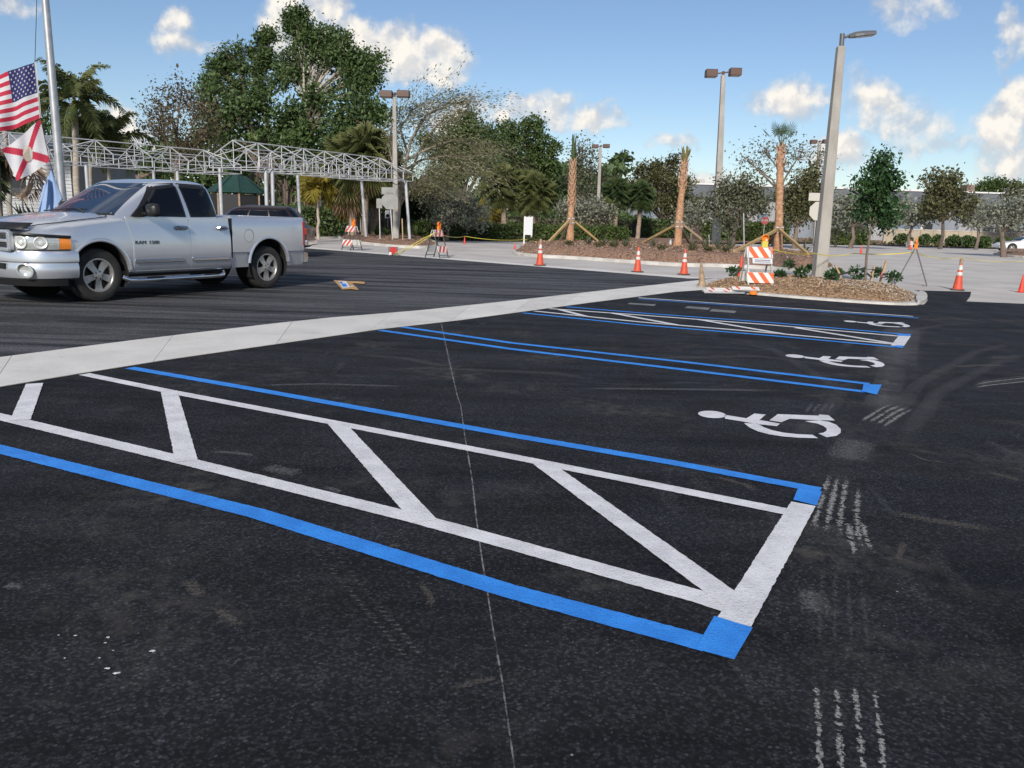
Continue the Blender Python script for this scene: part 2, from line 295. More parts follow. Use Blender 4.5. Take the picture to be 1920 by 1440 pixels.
mat('old_concrete', (0.56, 0.525, 0.49), 0.9, c2=(0.45, 0.42, 0.39), scale=0.5, detail=8, bump=0.004, bscale=40)
mat('kerb_concrete', (0.56, 0.54, 0.50), 0.9, c2=(0.42, 0.40, 0.37), scale=2.5, bump=0.006, bscale=40)
mat('earth', (0.10, 0.075, 0.05), 0.95, c2=(0.07, 0.085, 0.035), scale=0.25, bump=0.05, bscale=3)
mat('mulch', (0.36, 0.225, 0.155), 0.95, c2=(0.17, 0.10, 0.07), scale=14, detail=6, bump=0.04, bscale=26)
mat('mulch_pale', (0.50, 0.33, 0.19), 0.95, c2=(0.27, 0.165, 0.09), scale=24, detail=6, bump=0.03, bscale=30)
mat('chip_brown', (0.42, 0.25, 0.14), 0.9, c2=(0.24, 0.14, 0.08), scale=3); mat('chip_pale', (0.62, 0.46, 0.28), 0.9, c2=(0.48, 0.33, 0.19), scale=3); mat('pebble', (0.58, 0.53, 0.46), 0.9, c2=(0.45, 0.4, 0.33), scale=3)
def slab_mat():
    m = MATS['new_concrete']; t = m.node_tree; b = t.nodes['Principled BSDF']; K = t.links.new; src = b.inputs['Base Color'].links[0].from_socket; co = t.nodes.new('ShaderNodeTexCoord').outputs['Object']; oi = t.nodes.new('ShaderNodeObjectInfo')
    n1 = N(t, 'ShaderNodeTexNoise', ins={'Scale': 0.9, 'Detail': 7.0, 'Roughness': 0.7, 'Distortion': 0.8}); K(co, n1.inputs['Vector']); n2 = N(t, 'ShaderNodeTexNoise', ins={'Scale': 40.0, 'Detail': 3.0}); K(co, n2.inputs['Vector'])
    mx = N(t, 'ShaderNodeMix', data_type='RGBA'); mx.blend_type = 'MULTIPLY'; mx.inputs[0].default_value = 1.0; K(src, mx.inputs[6]); f = math_n(t, 'MULTIPLY', math_n(t, 'MULTIPLY', mr(t, n1.outputs['Fac'], 0.50, 0.75, 1.0, 0.82), mr(t, n2.outputs['Fac'], 0.60, 0.75, 1.0, 0.72)), mr(t, oi.outputs['Random'], 0, 1, 0.92, 1.03, False))
    cb = t.nodes.new('ShaderNodeCombineColor'); [K(f, cb.inputs[i]) for i in range(3)]; K(cb.outputs[0], mx.inputs[7]); K(mx.outputs[2], b.inputs['Base Color'])
slab_mat()
# ================================================================== ground, lots, strip
def struct(o): o['kind'] = 'structure'; return o
struct(sheet('ground', [(-1500, -300), (1500, -300), (1500, 2500), (-1500, 2500)], -0.10, 'earth'))
struct(sheet('concrete_lot', [(-60, -20), (90, -20), (110, 84), (30, 80), (14, 62), (-4, 57), (-16, 60), (-60, 64)], -0.006, 'old_concrete'))
g = lambda x, y: G(x, y).xy
a0, a1 = g(570, 465), g(1290, 522); dr = (a1 - a0).normalized()
lot = [Vector((-45, -14)), Vector((26, -14)), g(2300, 592), g(1920, 569.5), g(1812, 565), g(1819, 556), g(1821, 547), g(1707, 544), g(1500, 523), a1, a0, a0 - dr * 22, Vector((-45, 30))]
asphalt = struct(sheet('asphalt_lot', [tuple(p) for p in lot], 0.0, 'asphalt'))
struct(sheet('concrete_apron', [tuple(a0 - dr * 22), tuple(a1 + dr * .3), tuple(a1 + dr * .3 + Vector((-dr.y, dr.x)) * .8), tuple(a0 - dr * 22 + Vector((-dr.y, dr.x)) * .8)], -0.002, 'new_concrete'))
def polyline(px, n=40):
    P = [g(*p) for p in px]; d = [0]
    for i in range(1, len(P)): d.append(d[-1] + (P[i] - P[i - 1]).length)
    out = []
    for k in range(n + 1):
        s = d[-1] * k / n; i = 1
        while i < len(P) - 1 and d[i] < s: i += 1
        t = (s - d[i - 1]) / max(d[i] - d[i - 1], 1e-6); out.append(P[i - 1].lerp(P[i], t))
    return out, d[-1]
tp, _ = polyline([(-420, 728), (-120, 690), (0, 672), (240, 641), (525, 607), (620, 597), (780, 584), (960, 565), (1100, 549), (1200, 538), (1292, 528), (1345, 523)], 110)
bt, _ = polyline([(-420, 820), (-120, 752), (0, 727), (150, 702), (320, 675), (480, 652), (715, 618), (865, 601), (960, 588), (1100, 569), (1268, 547.5), (1335, 543)], 110)
strip = struct(sheet('concrete_strip', [tuple(p) for p in tp] + [tuple(p) for p in reversed(bt)], 0.004, 'kerb_concrete'))
for k in range(0, 110, 10):                # slabs with open joints
    a = k + (0.04 if k else 0); mb = MB()
    def lp(P, s):
        i = min(int(s), 109); return P[i].lerp(P[i + 1], s - i)
    top = [lp(tp, k + 0.012)] + [tp[i] for i in range(k + 1, k + 10)] + [lp(tp, k + 9.988)]; bot = [lp(bt, k + 0.012)] + [bt[i] for i in range(k + 1, k + 10)] + [lp(bt, k + 9.988)]
    dz = random.uniform(0, 0.002)
    mb.prism([tuple(p) for p in top] + [tuple(p) for p in reversed(bot)], 0.006, 0.014 + dz); mb.build('concrete_slab', 'new_concrete', strip, bevel=0.003)
# ================================================================== paint
def stripe(name, px, wd, z, m, n=None, jit=0.0013, ends=(1, 1), label=None, parent=asphalt):
    P, Ln = polyline(px, 4); n = n or max(6, int(Ln / 0.022)); P, Ln = polyline(px, n); L_, R_ = [], []
    for i, p in enumerate(P):
        d = (P[min(i + 1, n)] - P[max(i - 1, 0)]).normalized(); q = Vector((-d.y, d.x)); j1, j2 = random.gauss(0, jit), random.gauss(0, jit)
        L_.append(p + q * (wd / 2 + j1)); R_.append(p - q * (wd / 2 + j2))
    mb = MB(); mb.grid([[(p.x, p.y, z) for p in L_], [(p.x, p.y, z) for p in R_]]); o = mb.build(name, m, parent)
    if o.data.polygons[0].normal.z < 0: o.data.flip_normals()
    if label: o['label'] = label
    return o
def patch(name, px, z, m, label=None):
    o = sheet(name, [tuple(g(*p)) for p in px], z, m, asphalt)
    if label: o['label'] = label
    return o
Z1, Z2, Z3, Z4 = 0.004, 0.006, 0.008, 0.010
W4, W6 = 0.112, 0.15
stripe('blue_line', [(-260, 782), (0, 843), (480, 963), (960, 1111), (1260, 1191), (1325, 1209)], 0.118, Z1, 'blue_paint', label='long blue line nearest the viewer')
stripe('white_line', [(-260, 723), (0, 782), (330, 861), (780, 973), (960, 1022), (1310, 1120), (1375, 1141)], 0.118, Z1, 'white_paint')
stripe('white_line', [(158, 702), (320, 735), (625, 793), (960, 857), (1210, 907), (1488, 963)], 0.105, Z1, 'white_paint')
stripe('blue_line', [(243, 690), (480, 731), (960, 817), (1260, 868), (1538, 920)], 0.105, Z1, 'blue_paint')
patch('blue_end_cap', [(1496, 918), (1541, 924), (1531, 951), (1487, 940)], Z4, 'blue_paint')
stripe('white_end_bar', [(1506, 947), (1376, 1170)], 0.128, Z3, 'white_paint', label='wide white bar closing the near access aisle')
patch('blue_end_cap', [(1339, 1159), (1411, 1181), (1376, 1241), (1303, 1221)], Z4, 'blue_paint')
for a, b in (((65, 720), (38, 789)), ((317, 734), (350, 866)), ((631, 795), (797, 979)), ((1014, 868), (1378, 1132))):
    stripe('white_diagonal', [a, b], 0.125, Z2, 'white_paint')
stripe('blue_line', [(755, 613.5), (960, 643.5), (1290, 680), (1630, 720.5)], 0.11, Z1, 'blue_paint')
stripe('blue_line', [(712, 619.5), (960, 655), (1290, 694.5), (1622, 735)], 0.11, Z1, 'blue_paint')
patch('blue_end_cap', [(1619, 722), (1653, 723), (1644, 742), (1616, 735.5)], Z4, 'blue_paint')
stripe('blue_line', [(1062, 575.5), (1200, 587), (1450, 605.5), (1700, 627.5)], 0.10, Z1, 'blue_paint')
stripe('white_line', [(1030, 579), (1200, 591), (1450, 610), (1690, 631)], 0.10, Z1, 'white_paint')
stripe('white_line', [(1002, 583.5), (1200, 604), (1450, 625), (1680, 646)], 0.10, Z1, 'white_paint')
stripe('blue_line', [(980, 587), (1200, 609.5), (1450, 630), (1690, 652)], 0.10, Z1, 'blue_paint')
stripe('white_end_bar', [(1697, 630), (1682, 650)], 0.15, Z3, 'white_paint')
patch('blue_end_cap', [(1683, 627), (1708, 627.5), (1706, 631.5), (1682, 630.5)], Z4, 'blue_paint')
patch('blue_end_cap', [(1678, 648.5), (1695, 649.5), (1692, 654), (1676, 652)], Z4, 'blue_paint')
for a, b in (((1050, 581), (1100, 594)), ((1145, 587), (1270, 610)), ((1312, 600), (1470, 627)), ((1492, 615), (1676, 645))):
    stripe('white_diagonal', [a, b], 0.11, Z2, 'white_paint')
stripe('white_line', [(1197, 558.5), (1450, 576), (1712, 593.5)], 0.09, Z1, 'white_paint')
stripe('blue_line', [(1197, 560.8), (1450, 578.6), (1722, 596.8)], 0.09, Z2, 'blue_paint')
for q in ([(1180, 568), (1230, 571), (1227, 574), (1177, 570.5)], [(1290, 574.5), (1332, 577.5), (1327, 581.5), (1283, 577.5)], [(1335, 580), (1381, 583.5), (1377, 587.5), (1330, 584)]):
    patch('worn_patch', q, Z1, 'worn_paint')
# wheelchair symbols: outline of the nearest, moved over the ground for the other two
def zz3(x, y): return Vector(g(1200 + x / 3.4286, 560 + y / 3.4286))
sym = [[(463 + 90 * math.cos(a) , 747 + 23 * math.sin(a) + 6 * math.cos(a)) for a in [i * math.pi / 14 for i in range(28)]],
       [(548, 750), (684, 772), (735, 741), (808, 748), (768, 783), (900, 806), (880, 823), (770, 811), (545, 774)],
       [(832, 785), (885, 745), (1150, 755), (1150, 747), (1212, 752), (1252, 786), (1150, 784), (962, 775), (908, 797)],
       [(668, 803), (705, 832), (760, 857), (830, 875), (920, 889), (1020, 897), (1145, 900), (1108, 878), (1010, 874), (920, 864), (850, 849), (795, 829), (755, 806)],
       [(1062, 790), (1155, 785), (1215, 795), (1262, 814), (1290, 842), (1290, 865), (1262, 885), (1200, 894), (1146, 870), (1180, 864), (1199, 852), (1200, 838), (1180, 822), (1140, 806), (1090, 797)]]
S0 = [[zz3(*p) for p in poly] for poly in sym]; anc = zz3(1290, 850)
SYM_LABEL = ['nearest white wheelchair symbol, beside the wide near aisle', 'middle white wheelchair symbol, between double blue line and far aisle', 'farthest white wheelchair symbol, beside the planted island']
for k, (q, sc_) in enumerate((((1290, 850), 1.0), ((1570, 424), 1.0), ((1734, 176), 0.92))):
    t_ = zz3(*q); mb = MB()
    for poly in S0: mb.add(*tri_fill([tuple(t_ + (p - anc) * sc_) for p in poly], Z1))
    o = mb.build('wheelchair_symbol', 'white_paint', asphalt, fix=False); o['label'] = SYM_LABEL[k]
    bm = bmesh.new(); bm.from_mesh(o.data)
    for f in bm.faces:
        if f.normal.z < 0: f.normal_flip()
    bm.to_mesh(o.data); bm.free()
# ------------------------------------------------------------------ tyre dust, chalk line, scuffs on the asphalt
def faded(name, px, w0, z, m, w1=None, n=None, comb=False, fl=3.5):
    P, Ln = polyline(px, 4); n = n or max(10, int(Ln / (0.013 if comb else 0.05))); P, _ = polyline(px, n); rows = [[], [], [], [], []]; fade = []; jw = [(random.uniform(.35, 1.25), random.gauss(0, .10)) if comb else (1, 0) for _ in P]; keep = [(1 if random.random() > .10 else .45) if comb else 1 for _ in P]
    for j, (o_, fd) in enumerate(((-1, 0.0), (-0.5, 0.85), (0, 1), (0.5, 0.85), (1, 0.0))):
        for i, p in enumerate(P):
            d = (P[min(i + 1, n)] - P[max(i - 1, 0)]).normalized(); t_ = i / n; wd = w0 + ((w1 or w0) - w0) * t_
            q = p + Vector((-d.y, d.x)) * ((o_ * jw[i][0] + jw[i][1]) * wd / 2); rows[j].append((q.x, q.y, z)); fade.append(fd * keep[i] * min(1, t_ * fl, (1 - t_) * fl))
    mb = MB(); mb.grid(rows); me = mb.mesh(name); me.materials.append(MATS[m]); a = me.attributes.new('fade', 'FLOAT', 'POINT'); a.data.foreach_set('value', fade)
    if me.polygons[0].normal.z < 0: me.flip_normals()
    o = bpy.data.objects.new(name, me); col.objects.link(o); o.parent = asphalt; return o
q2 = lambda x, y: (960 + x / 2, 540 + y / 2)
for pts in ([(1208, 655), (1185, 720), (1160, 800), (1135, 880), (1130, 960), (1135, 1000)], [(1235, 660), (1215, 740), (1195, 820), (1180, 900), (1175, 1000)], [(1268, 665), (1250, 740), (1235, 830), (1230, 900), (1225, 1010)], [(1305, 700), (1298, 780), (1292, 850), (1300, 930), (1320, 1010), (1335, 1080)], [(1240, 840), (1265, 900), (1280, 980), (1285, 1050)], [(1300, 850), (1325, 930), (1362, 1020)]):
    faded('tyre_mark', [q2(*p) for p in pts], 0.062, 0.002, 'tyre_dust', comb=True)
for k in range(4):
    faded('tyre_mark', [q2(1480 + k * 19, 415 + k * 7), q2(1390 + k * 22, 450 + k * 9), q2(1325 + k * 24, 490 + k * 9), q2(1285 + k * 26, 528 + k * 6)], 0.07, 0.002, 'tyre_dust', comb=True)
    faded('tyre_mark', [q2(1135 + k * 26, 425), q2(1110 + k * 27, 455), q2(1090 + k * 28, 478)], 0.06, 0.002, 'grey_dust', comb=True)
    faded('tyre_mark', [q2(1660, 374 + k * 5), q2(1780, 348 + k * 6), q2(1925, 330 + k * 7), q2(2100, 318 + k * 8)], 0.05, 0.002, 'tyre_dust' if k % 2 else 'grey_dust')
    faded('tyre_mark', [(1530 + k * 36, 1265 + k * 3), (1533 + k * 37, 1330), (1536 + k * 39, 1400), (1540 + k * 41, 1480), (1546 + k * 43, 1580)], 0.036, 0.002, 'tyre_dust', comb=True, fl=9)
    faded('tyre_mark', [(1546 + k * 22, 1020 + k * 6), (1540 + k * 25, 1110), (1536 + k * 30, 1190), (1532 + k * 35, 1280)], 0.04, 0.002, 'faint_dust', comb=True)
    faded('tyre_mark', [q2(1740, 262 + k * 3), q2(1840, 256 + k * 3), q2(1960, 250 + k * 3)], 0.04, 0.002, 'grey_dust')
faded('chalk_line', [(828, 612), (843, 680), (858, 745), (866, 770)], 0.045, 0.002, 'faint_dust', 0.07)
faded('chalk_line', [(826, 600), (843, 680), (858, 745), (864, 760), (871, 815), (877, 850), (886, 905), (893, 972), (904, 1050), (913, 1105), (924, 1178), (941, 1275), (952, 1350), (966, 1450), (985, 1560)], 0.024, 0.0022, 'chalk', 0.011, n=420, fl=60)
z1p = lambda x, y: (x / 2, 600 + y / 2)
for pts, wd, m in (([z1p(690, 955), z1p(720, 1000), z1p(780, 1060)], 0.10, 'scuff_dust'), ([z1p(780, 1060), z1p(860, 1120), z1p(950, 1170)], 0.07, 'scuff_dust'), ([z1p(1560, 960), z1p(1620, 1050), z1p(1590, 1110)], 0.06, 'scuff_dust'),
                   ([z1p(1440, 850), z1p(1480, 845), z1p(1510, 855)], 0.06, 'scuff_dust'), ([z1p(740, 490), z1p(900, 500), z1p(1000, 520)], 0.10, 'grey_dust'), ([z1p(950, 540), z1p(1080, 570), z1p(1190, 575)], 0.22, 'grey_dust'),
                   ([z1p(1640, 1400), z1p(1780, 1360), z1p(1920, 1330)], 0.05, 'scuff_dust'), ([q2(1300, 815), q2(1560, 870), q2(1760, 900), q2(1940, 950)], 0.16, 'scuff_dust'), ([q2(1740, 680), q2(1840, 705), q2(1960, 735)], 0.12, 'scuff_dust'),
                   ([q2(1320, 545), q2(1260, 620), q2(1240, 680)], 0.45, 'grey_dust'), ([q2(1480, 110), q2(1440, 240), q2(1400, 400)], 0.9, 'grey_dust'), ([q2(1440, 240), q2(1400, 400), q2(1330, 560)], 0.5, 'grey_dust'),
                   ([q2(0, 375), q2(400, 378), q2(800, 382), q2(1250, 390)], 0.16, 'grey_dust'), ([q2(530, 205), q2(640, 209), q2(760, 217)], 0.08, 'scuff_dust'), ([q2(1480, 205), q2(1700, 212), q2(1930, 222)], 0.10, 'scuff_dust'),
                   ([q2(1480, 925), q2(1455, 1000), q2(1440, 1060)], 0.06, 'scuff_dust'), ([q2(560, 660), q2(760, 672), q2(900, 690)], 0.14, 'scuff_dust'), ([q2(700, 690), q2(880, 740), q2(950, 790)], 0.10, 'scuff_dust'),
                   ([z1p(0, 990), z1p(60, 1000), z1p(120, 990)], 0.10, 'grey_dust'), ([z1p(1200, 620), z1p(1260, 640), z1p(1300, 655)], 0.08, 'grey_dust'), ([z1p(760, 250), z1p(1200, 240), z1p(1700, 255)], 0.12, 'grey_dust'),
                   ([q2(1600, 300), q2(1750, 290), q2(1930, 292)], 0.2, 'scuff_dust'), ([q2(1440, 600), q2(1560, 650), q2(1700, 660)], 0.06, 'scuff_dust'), ([q2(1100, 1100), q2(1130, 1160), q2(1150, 1260)], 0.2, 'grey_dust')):
    faded('scuff', pts, wd, 0.002, m)
for k in range(2):                         # faint tread pattern of a tyre crossing the near blue line
    for i in range(26):
        t_ = i / 25; x = 1130 + t_ * 360 + k * 60 - t_ * k * 10; y = 830 + t_ * 420 - k * 8
        if 930 < y < 960 and k == 0: pass
        faded('tyre_mark', [z1p(x, y), z1p(x + 26, y + 5), z1p(x + 52, y + 2)], 0.012 + 0.010 * t_, 0.002, 'grey_dust', n=4)
for pts in ([(1660, 1010), (1640, 900), (1660, 800), (1720, 720), (1830, 660), (1990, 620)], [(1700, 1020), (1680, 910), (1700, 815), (1760, 735), (1870, 680), (2010, 645)], [(1000, 690), (1200, 672), (1420, 668), (1600, 690), (1700, 740)], [(560, 700), (800, 690), (1040, 700), (1260, 735)], [(1250, 620), (1450, 655), (1560, 720), (1580, 800)], [(600, 660), (760, 672), (900, 700)], [(1380, 880), (1480, 830), (1560, 760), (1600, 690)], [(1500, 700), (1600, 640), (1760, 610), (1950, 600)]):
    faded('tyre_mark', pts, 0.26, 0.0015, 'faint_dust')
# white paint drips, lower left
for (x, y, r) in ((283, 1187, 0.012), (405, 1194, 0.016), (395, 1215, 0.01), (572, 1245, 0.022), (243, 1272, 0.008), (373, 1271, 0.008), (402, 1310, 0.016), (438, 1328, 0.02), (425, 1243, 0.008), (220, 1186, 0.007)):
    c = g(*z1p(x, y)); mb = MB(); n = 11; r *= .55
    mb.add([(c.x, c.y, 0.005)] + [(c.x + math.cos(a) * r * k_, c.y + math.sin(a) * r * k_ * 0.7, 0.0045) for a, k_ in [(i * 2 * math.pi / n, random.uniform(0.5, 1.3)) for i in range(n)]], [(0, i + 1, (i + 1) % n + 1) for i in range(n)])
    o = mb.build('paint_drip', 'white_paint', asphalt)
    if o.data.polygons[0].normal.z < 0: o.data.flip_normals()
# ================================================================== planting islands
def smooth_closed(P, k=3):
    for _ in range(k):
        Q = []
        for i in range(len(P)):
            a, b = P[i], P[(i + 1) % len(P)]; Q += [a.lerp(b, 0.25), a.lerp(b, 0.75)]
        P = Q
    return P
def inset(P, d):
    out = []
    A = sum(P[i].x * P[(i + 1) % len(P)].y - P[(i + 1) % len(P)].x * P[i].y for i in range(len(P))); s = 1 if A > 0 else -1
    for i, p in enumerate(P):
        t_ = (P[(i + 1) % len(P)] - P[i - 1]).normalized(); out.append(p + Vector((-t_.y, t_.x)) * d * s)
    return out
def point_in(P, q):
    c = False; j = len(P) - 1
    for i in range(len(P)):
        if (P[i].y > q.y) != (P[j].y > q.y) and q.x < (P[j].x - P[i].x) * (q.y - P[i].y) / (P[j].y - P[i].y) + P[i].x: c = not c
        j = i
    return c
def edge_dist(P, q):
    b = 1e9
    for i in range(len(P)):
        a, c = P[i], P[(i + 1) % len(P)]; e = c - a; t_ = max(0, min(1, (q - a).dot(e) / max(e.length_squared, 1e-9))); b = min(b, (a + e * t_ - q).length)
    return b
def island(label, P, mulch, chips, mound=0.16, kw=0.15, step=0.35, nchips=2500, pale=0.4, kh=.13, csz=1.0):
    P = smooth_closed([Vector(p) for p in P], 2); root = empty('planting_island', (0, 0, 0)); root['kind'] = 'structure'; root['label'] = label
    I = inset(P, kw); n = len(P); mb = MB()                # kerb ring
    prof = ((0.0, 0.0, P), (0.015, kh * .8, P), (0.05, kh, P), (kw - 0.01, kh, P), (kw, kh * .8, P), (kw, 0.0, P)); rows = []
    for d, z, _ in prof: rows.append([(p.x, p.y, z) for p in inset(P, d)])
    for i in range(len(rows) - 1):
        for k in range(n): mb.add([rows[i][k], rows[i][(k + 1) % n], rows[i + 1][(k + 1) % n], rows[i + 1][k]], [(0, 1, 2, 3)])
    bm = bmesh.new(); me = mb.mesh('kerb'); bm.from_mesh(me); bmesh.ops.remove_doubles(bm, verts=bm.verts, dist=0.0005); bmesh.ops.recalc_face_normals(bm, faces=bm.faces); bm.to_mesh(me); bm.free(); me.materials.append(MATS['kerb_concrete'])
    o = bpy.data.objects.new('kerb', me); col.objects.link(o); o.parent = root
    def hz_(q):
        d = edge_dist(I, q); e = min(1, d / 0.7); return kh - .04 + mound * e * (2 - e) + 0.035 * mnoise.noise(Vector((q.x * 2.3, q.y * 2.3, 0))) * min(1, d * 3)
    # mulch mound: grid points inside + rim
    x0, x1 = min(p.x for p in I), max(p.x for p in I); y0, y1 = min(p.y for p in I), max(p.y for p in I); pts = list(I); nb = len(I)
    x = x0
    while x < x1:
        y = y0
        while y < y1:
            q = Vector((x + random.uniform(-.1, .1) * step, y + random.uniform(-.1, .1) * step))
            if point_in(I, q) and edge_dist(I, q) > step * 0.4: pts.append(q)
            y += step
        x += step
    from mathutils.geometry import delaunay_2d_cdt
    v2, e2, f2, *_ = delaunay_2d_cdt(pts, [(i, (i + 1) % nb) for i in range(nb)], [], 1, 1e-4)
    mb = MB(); mb.add([(p.x, p.y, hz_(p)) for p in v2], [tuple(f) for f in f2]); m_ = mb.build('mulch', mulch, root, smooth=True, sharp=3.1)
    if m_.data.polygons[0].normal.z < 0: m_.data.flip_normals()
    if nchips:                             # loose bark and shell, too many and too small to count
        mb = MB(); cnt = 0
        while cnt < nchips:
            q = Vector((random.uniform(x0, x1), random.uniform(y0, y1)))
            if not point_in(I, q): continue
            cnt += 1; z = hz_(q) + 0.012; a = random.uniform(0, 6.28); l = random.uniform(0.012, 0.034) * csz; wd = l * random.uniform(0.25, 0.6); tl = random.uniform(-0.5, 0.5)
            dx = Vector((math.cos(a) * math.cos(tl), math.sin(a) * math.cos(tl), math.sin(tl))) * l; dy = Vector((-math.sin(a), math.cos(a), random.uniform(-.4, .4))) * wd; c = Vector((q.x, q.y, z))
            mb.m = 2 if random.random() < (0.10 + (.35 if q.x > x0 + (x1 - x0) * .62 and kh < .1 else 0)) else (1 if random.random() < pale else 0)
            mb.add([c - dx - dy, c + dx - dy * 0.6, c + dx * 0.8 + dy, c - dx * 0.7 + dy * 0.9], [(0, 1, 2, 3)])
        o = mb.build('loose_bark', ['chip_brown', 'chip_pale', 'pebble'], root, fix=False); o['kind'] = 'stuff'
    return root, hz_
ISL_NEAR, hN = island('mulched island at the end of the stalls with the tall concrete lamp post', [g(1303, 543), g(1400, 551.5), g(1572, 566.5), g(1726, 575), g(1741, 564), g(1735, 553), g(1700, 543), g(1600, 531), g(1500, 524), g(1400, 522), g(1335, 526), g(1305, 534)], 'mulch_pale', 1, 0.17, kw=0.24, step=.3, nchips=16000, pale=0.5, kh=.05)
nose = [g(1719, 553), g(1731, 552.5), g(1738, 558), g(1738, 566), g(1729, 572), g(1714, 572)]; mb = MB(); mb.prism([tuple(p) for p in smooth_closed([Vector(p) for p in nose], 2)], 0.0, .10); mb.build('kerb_nose', 'kerb_concrete', ISL_NEAR, bevel=.035)
ISL_PALM, hP = island('long mulched island with three braced new palms', [g(957, 477), g(1000, 483), g(1067, 486), g(1192, 495), g(1276, 500.5), g(1345, 501), g(1416, 504), g(1510, 512), g(1560, 511), g(1572, 503), g(1540, 492), g(1400, 478), g(1250, 471), g(1100, 466), g(1000, 468), g(965, 471)], 'mulch', 1, 0.40, step=0.5, nchips=9000, pale=0.25, csz=1.7)
ISL_STOP, hS = island('mulched island under the canopy end with signs and palms', [g(630, 449), g(660, 456), g(700, 461), g(747, 465), g(810, 467), g(826, 462), g(812, 452), g(760, 446), g(690, 441), g(640, 440)], 'mulch', 1, 0.2, step=0.6, nchips=3000, pale=0.2, csz=1.7)
ISL_RIGHT, hR = island('small mulched island beside the white car', [g(1858, 476), g(1880, 481), g(1940, 485), g(2040, 488), g(2050, 478), g(1960, 472), g(1880, 471)], 'mulch', 1, 0.2, step=0.6, nchips=1200, pale=0.2, csz=1.8)
struct(sheet('planting_bed', [(-70, 66), (-16.5, 61.5), (-4, 58.2), (13.5, 63.5), (29, 82), (112, 86), (160, 130), (-80, 130)], 0.05, 'mulch'))
# ================================================================== vehicles
mat('silver_paint', (0.70, 0.725, 0.77), 0.27, metal=0.7, coat=0.6, c2=(0.68, 0.705, 0.75), scale=2)
mat('silver_dull', (0.40, 0.41, 0.43), 0.5, metal=0.4, c2=(0.33, 0.33, 0.34), scale=6)
mat('tinted_glass', (0.006, 0.008, 0.013), 0.04, spec=0.22); mat('wind_glass', (0.018, 0.034, 0.068), 0.04, spec=0.45)
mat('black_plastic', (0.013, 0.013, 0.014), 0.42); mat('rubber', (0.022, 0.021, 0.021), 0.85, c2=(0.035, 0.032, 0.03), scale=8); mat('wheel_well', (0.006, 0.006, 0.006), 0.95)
mat('badge_grey', (0.06, 0.062, 0.068), 0.3, metal=0.6); mat('reflector', (0.78, 0.78, 0.74), 0.35, metal=0.3, coat=1.0); mat('chrome', (0.72, 0.73, 0.75), 0.12, metal=1.0); mat('alloy', (0.55, 0.54, 0.52), 0.38, metal=0.75, c2=(0.45, 0.43, 0.41), scale=9)
mat('lens', (0.62, 0.64, 0.62), 0.10, metal=0.35, coat=1.0, c2=(0.48, 0.50, 0.49), scale=12); mat('amber_lens', (0.85, 0.26, 0.03), 0.15, coat=1.0); mat('red_lens', (0.35, 0.012, 0.015), 0.15, coat=1.0)
mat('white_car_paint', (0.72, 0.73, 0.74), 0.25, coat=0.6); mat('dark_car_paint', (0.012, 0.013, 0.016), 0.25, coat=0.6); mat('maroon_paint', (0.022, 0.013, 0.014), 0.3, coat=0.5)
def boolean_cut(o, cutters):
    for c in cutters:
        m = o.modifiers.new('cut', 'BOOLEAN'); m.object = c; m.operation = 'DIFFERENCE'; m.solver = 'EXACT'
    dg = bpy.context.evaluated_depsgraph_get(); me = bpy.data.meshes.new_from_object(o.evaluated_get(dg)); o.modifiers.clear(); old = o.data; o.data = me; bpy.data.meshes.remove(old)
    for c in cutters: bpy.data.objects.remove(c)
    me.polygons.foreach_set('use_smooth', [True] * len(me.polygons)); me.set_sharp_from_angle(angle=0.55)
def mirror(pts): return pts + [(-y, z) for (y, z) in reversed(pts[1:-1])] if abs(pts[0][0]) < 1e-6 else pts + [(-y, z) for (y, z) in reversed(pts)]
def lerp_tab(T, x):                      # table sorted by first column
    if x <= T[0][0]: return T[0][1:]
    for a, b in zip(T, T[1:]):
        if x <= b[0]:
            t = (x - a[0]) / (b[0] - a[0]); return tuple(p + (q - p) * t for p, q in zip(a[1:], b[1:]))
    return T[-1][1:]
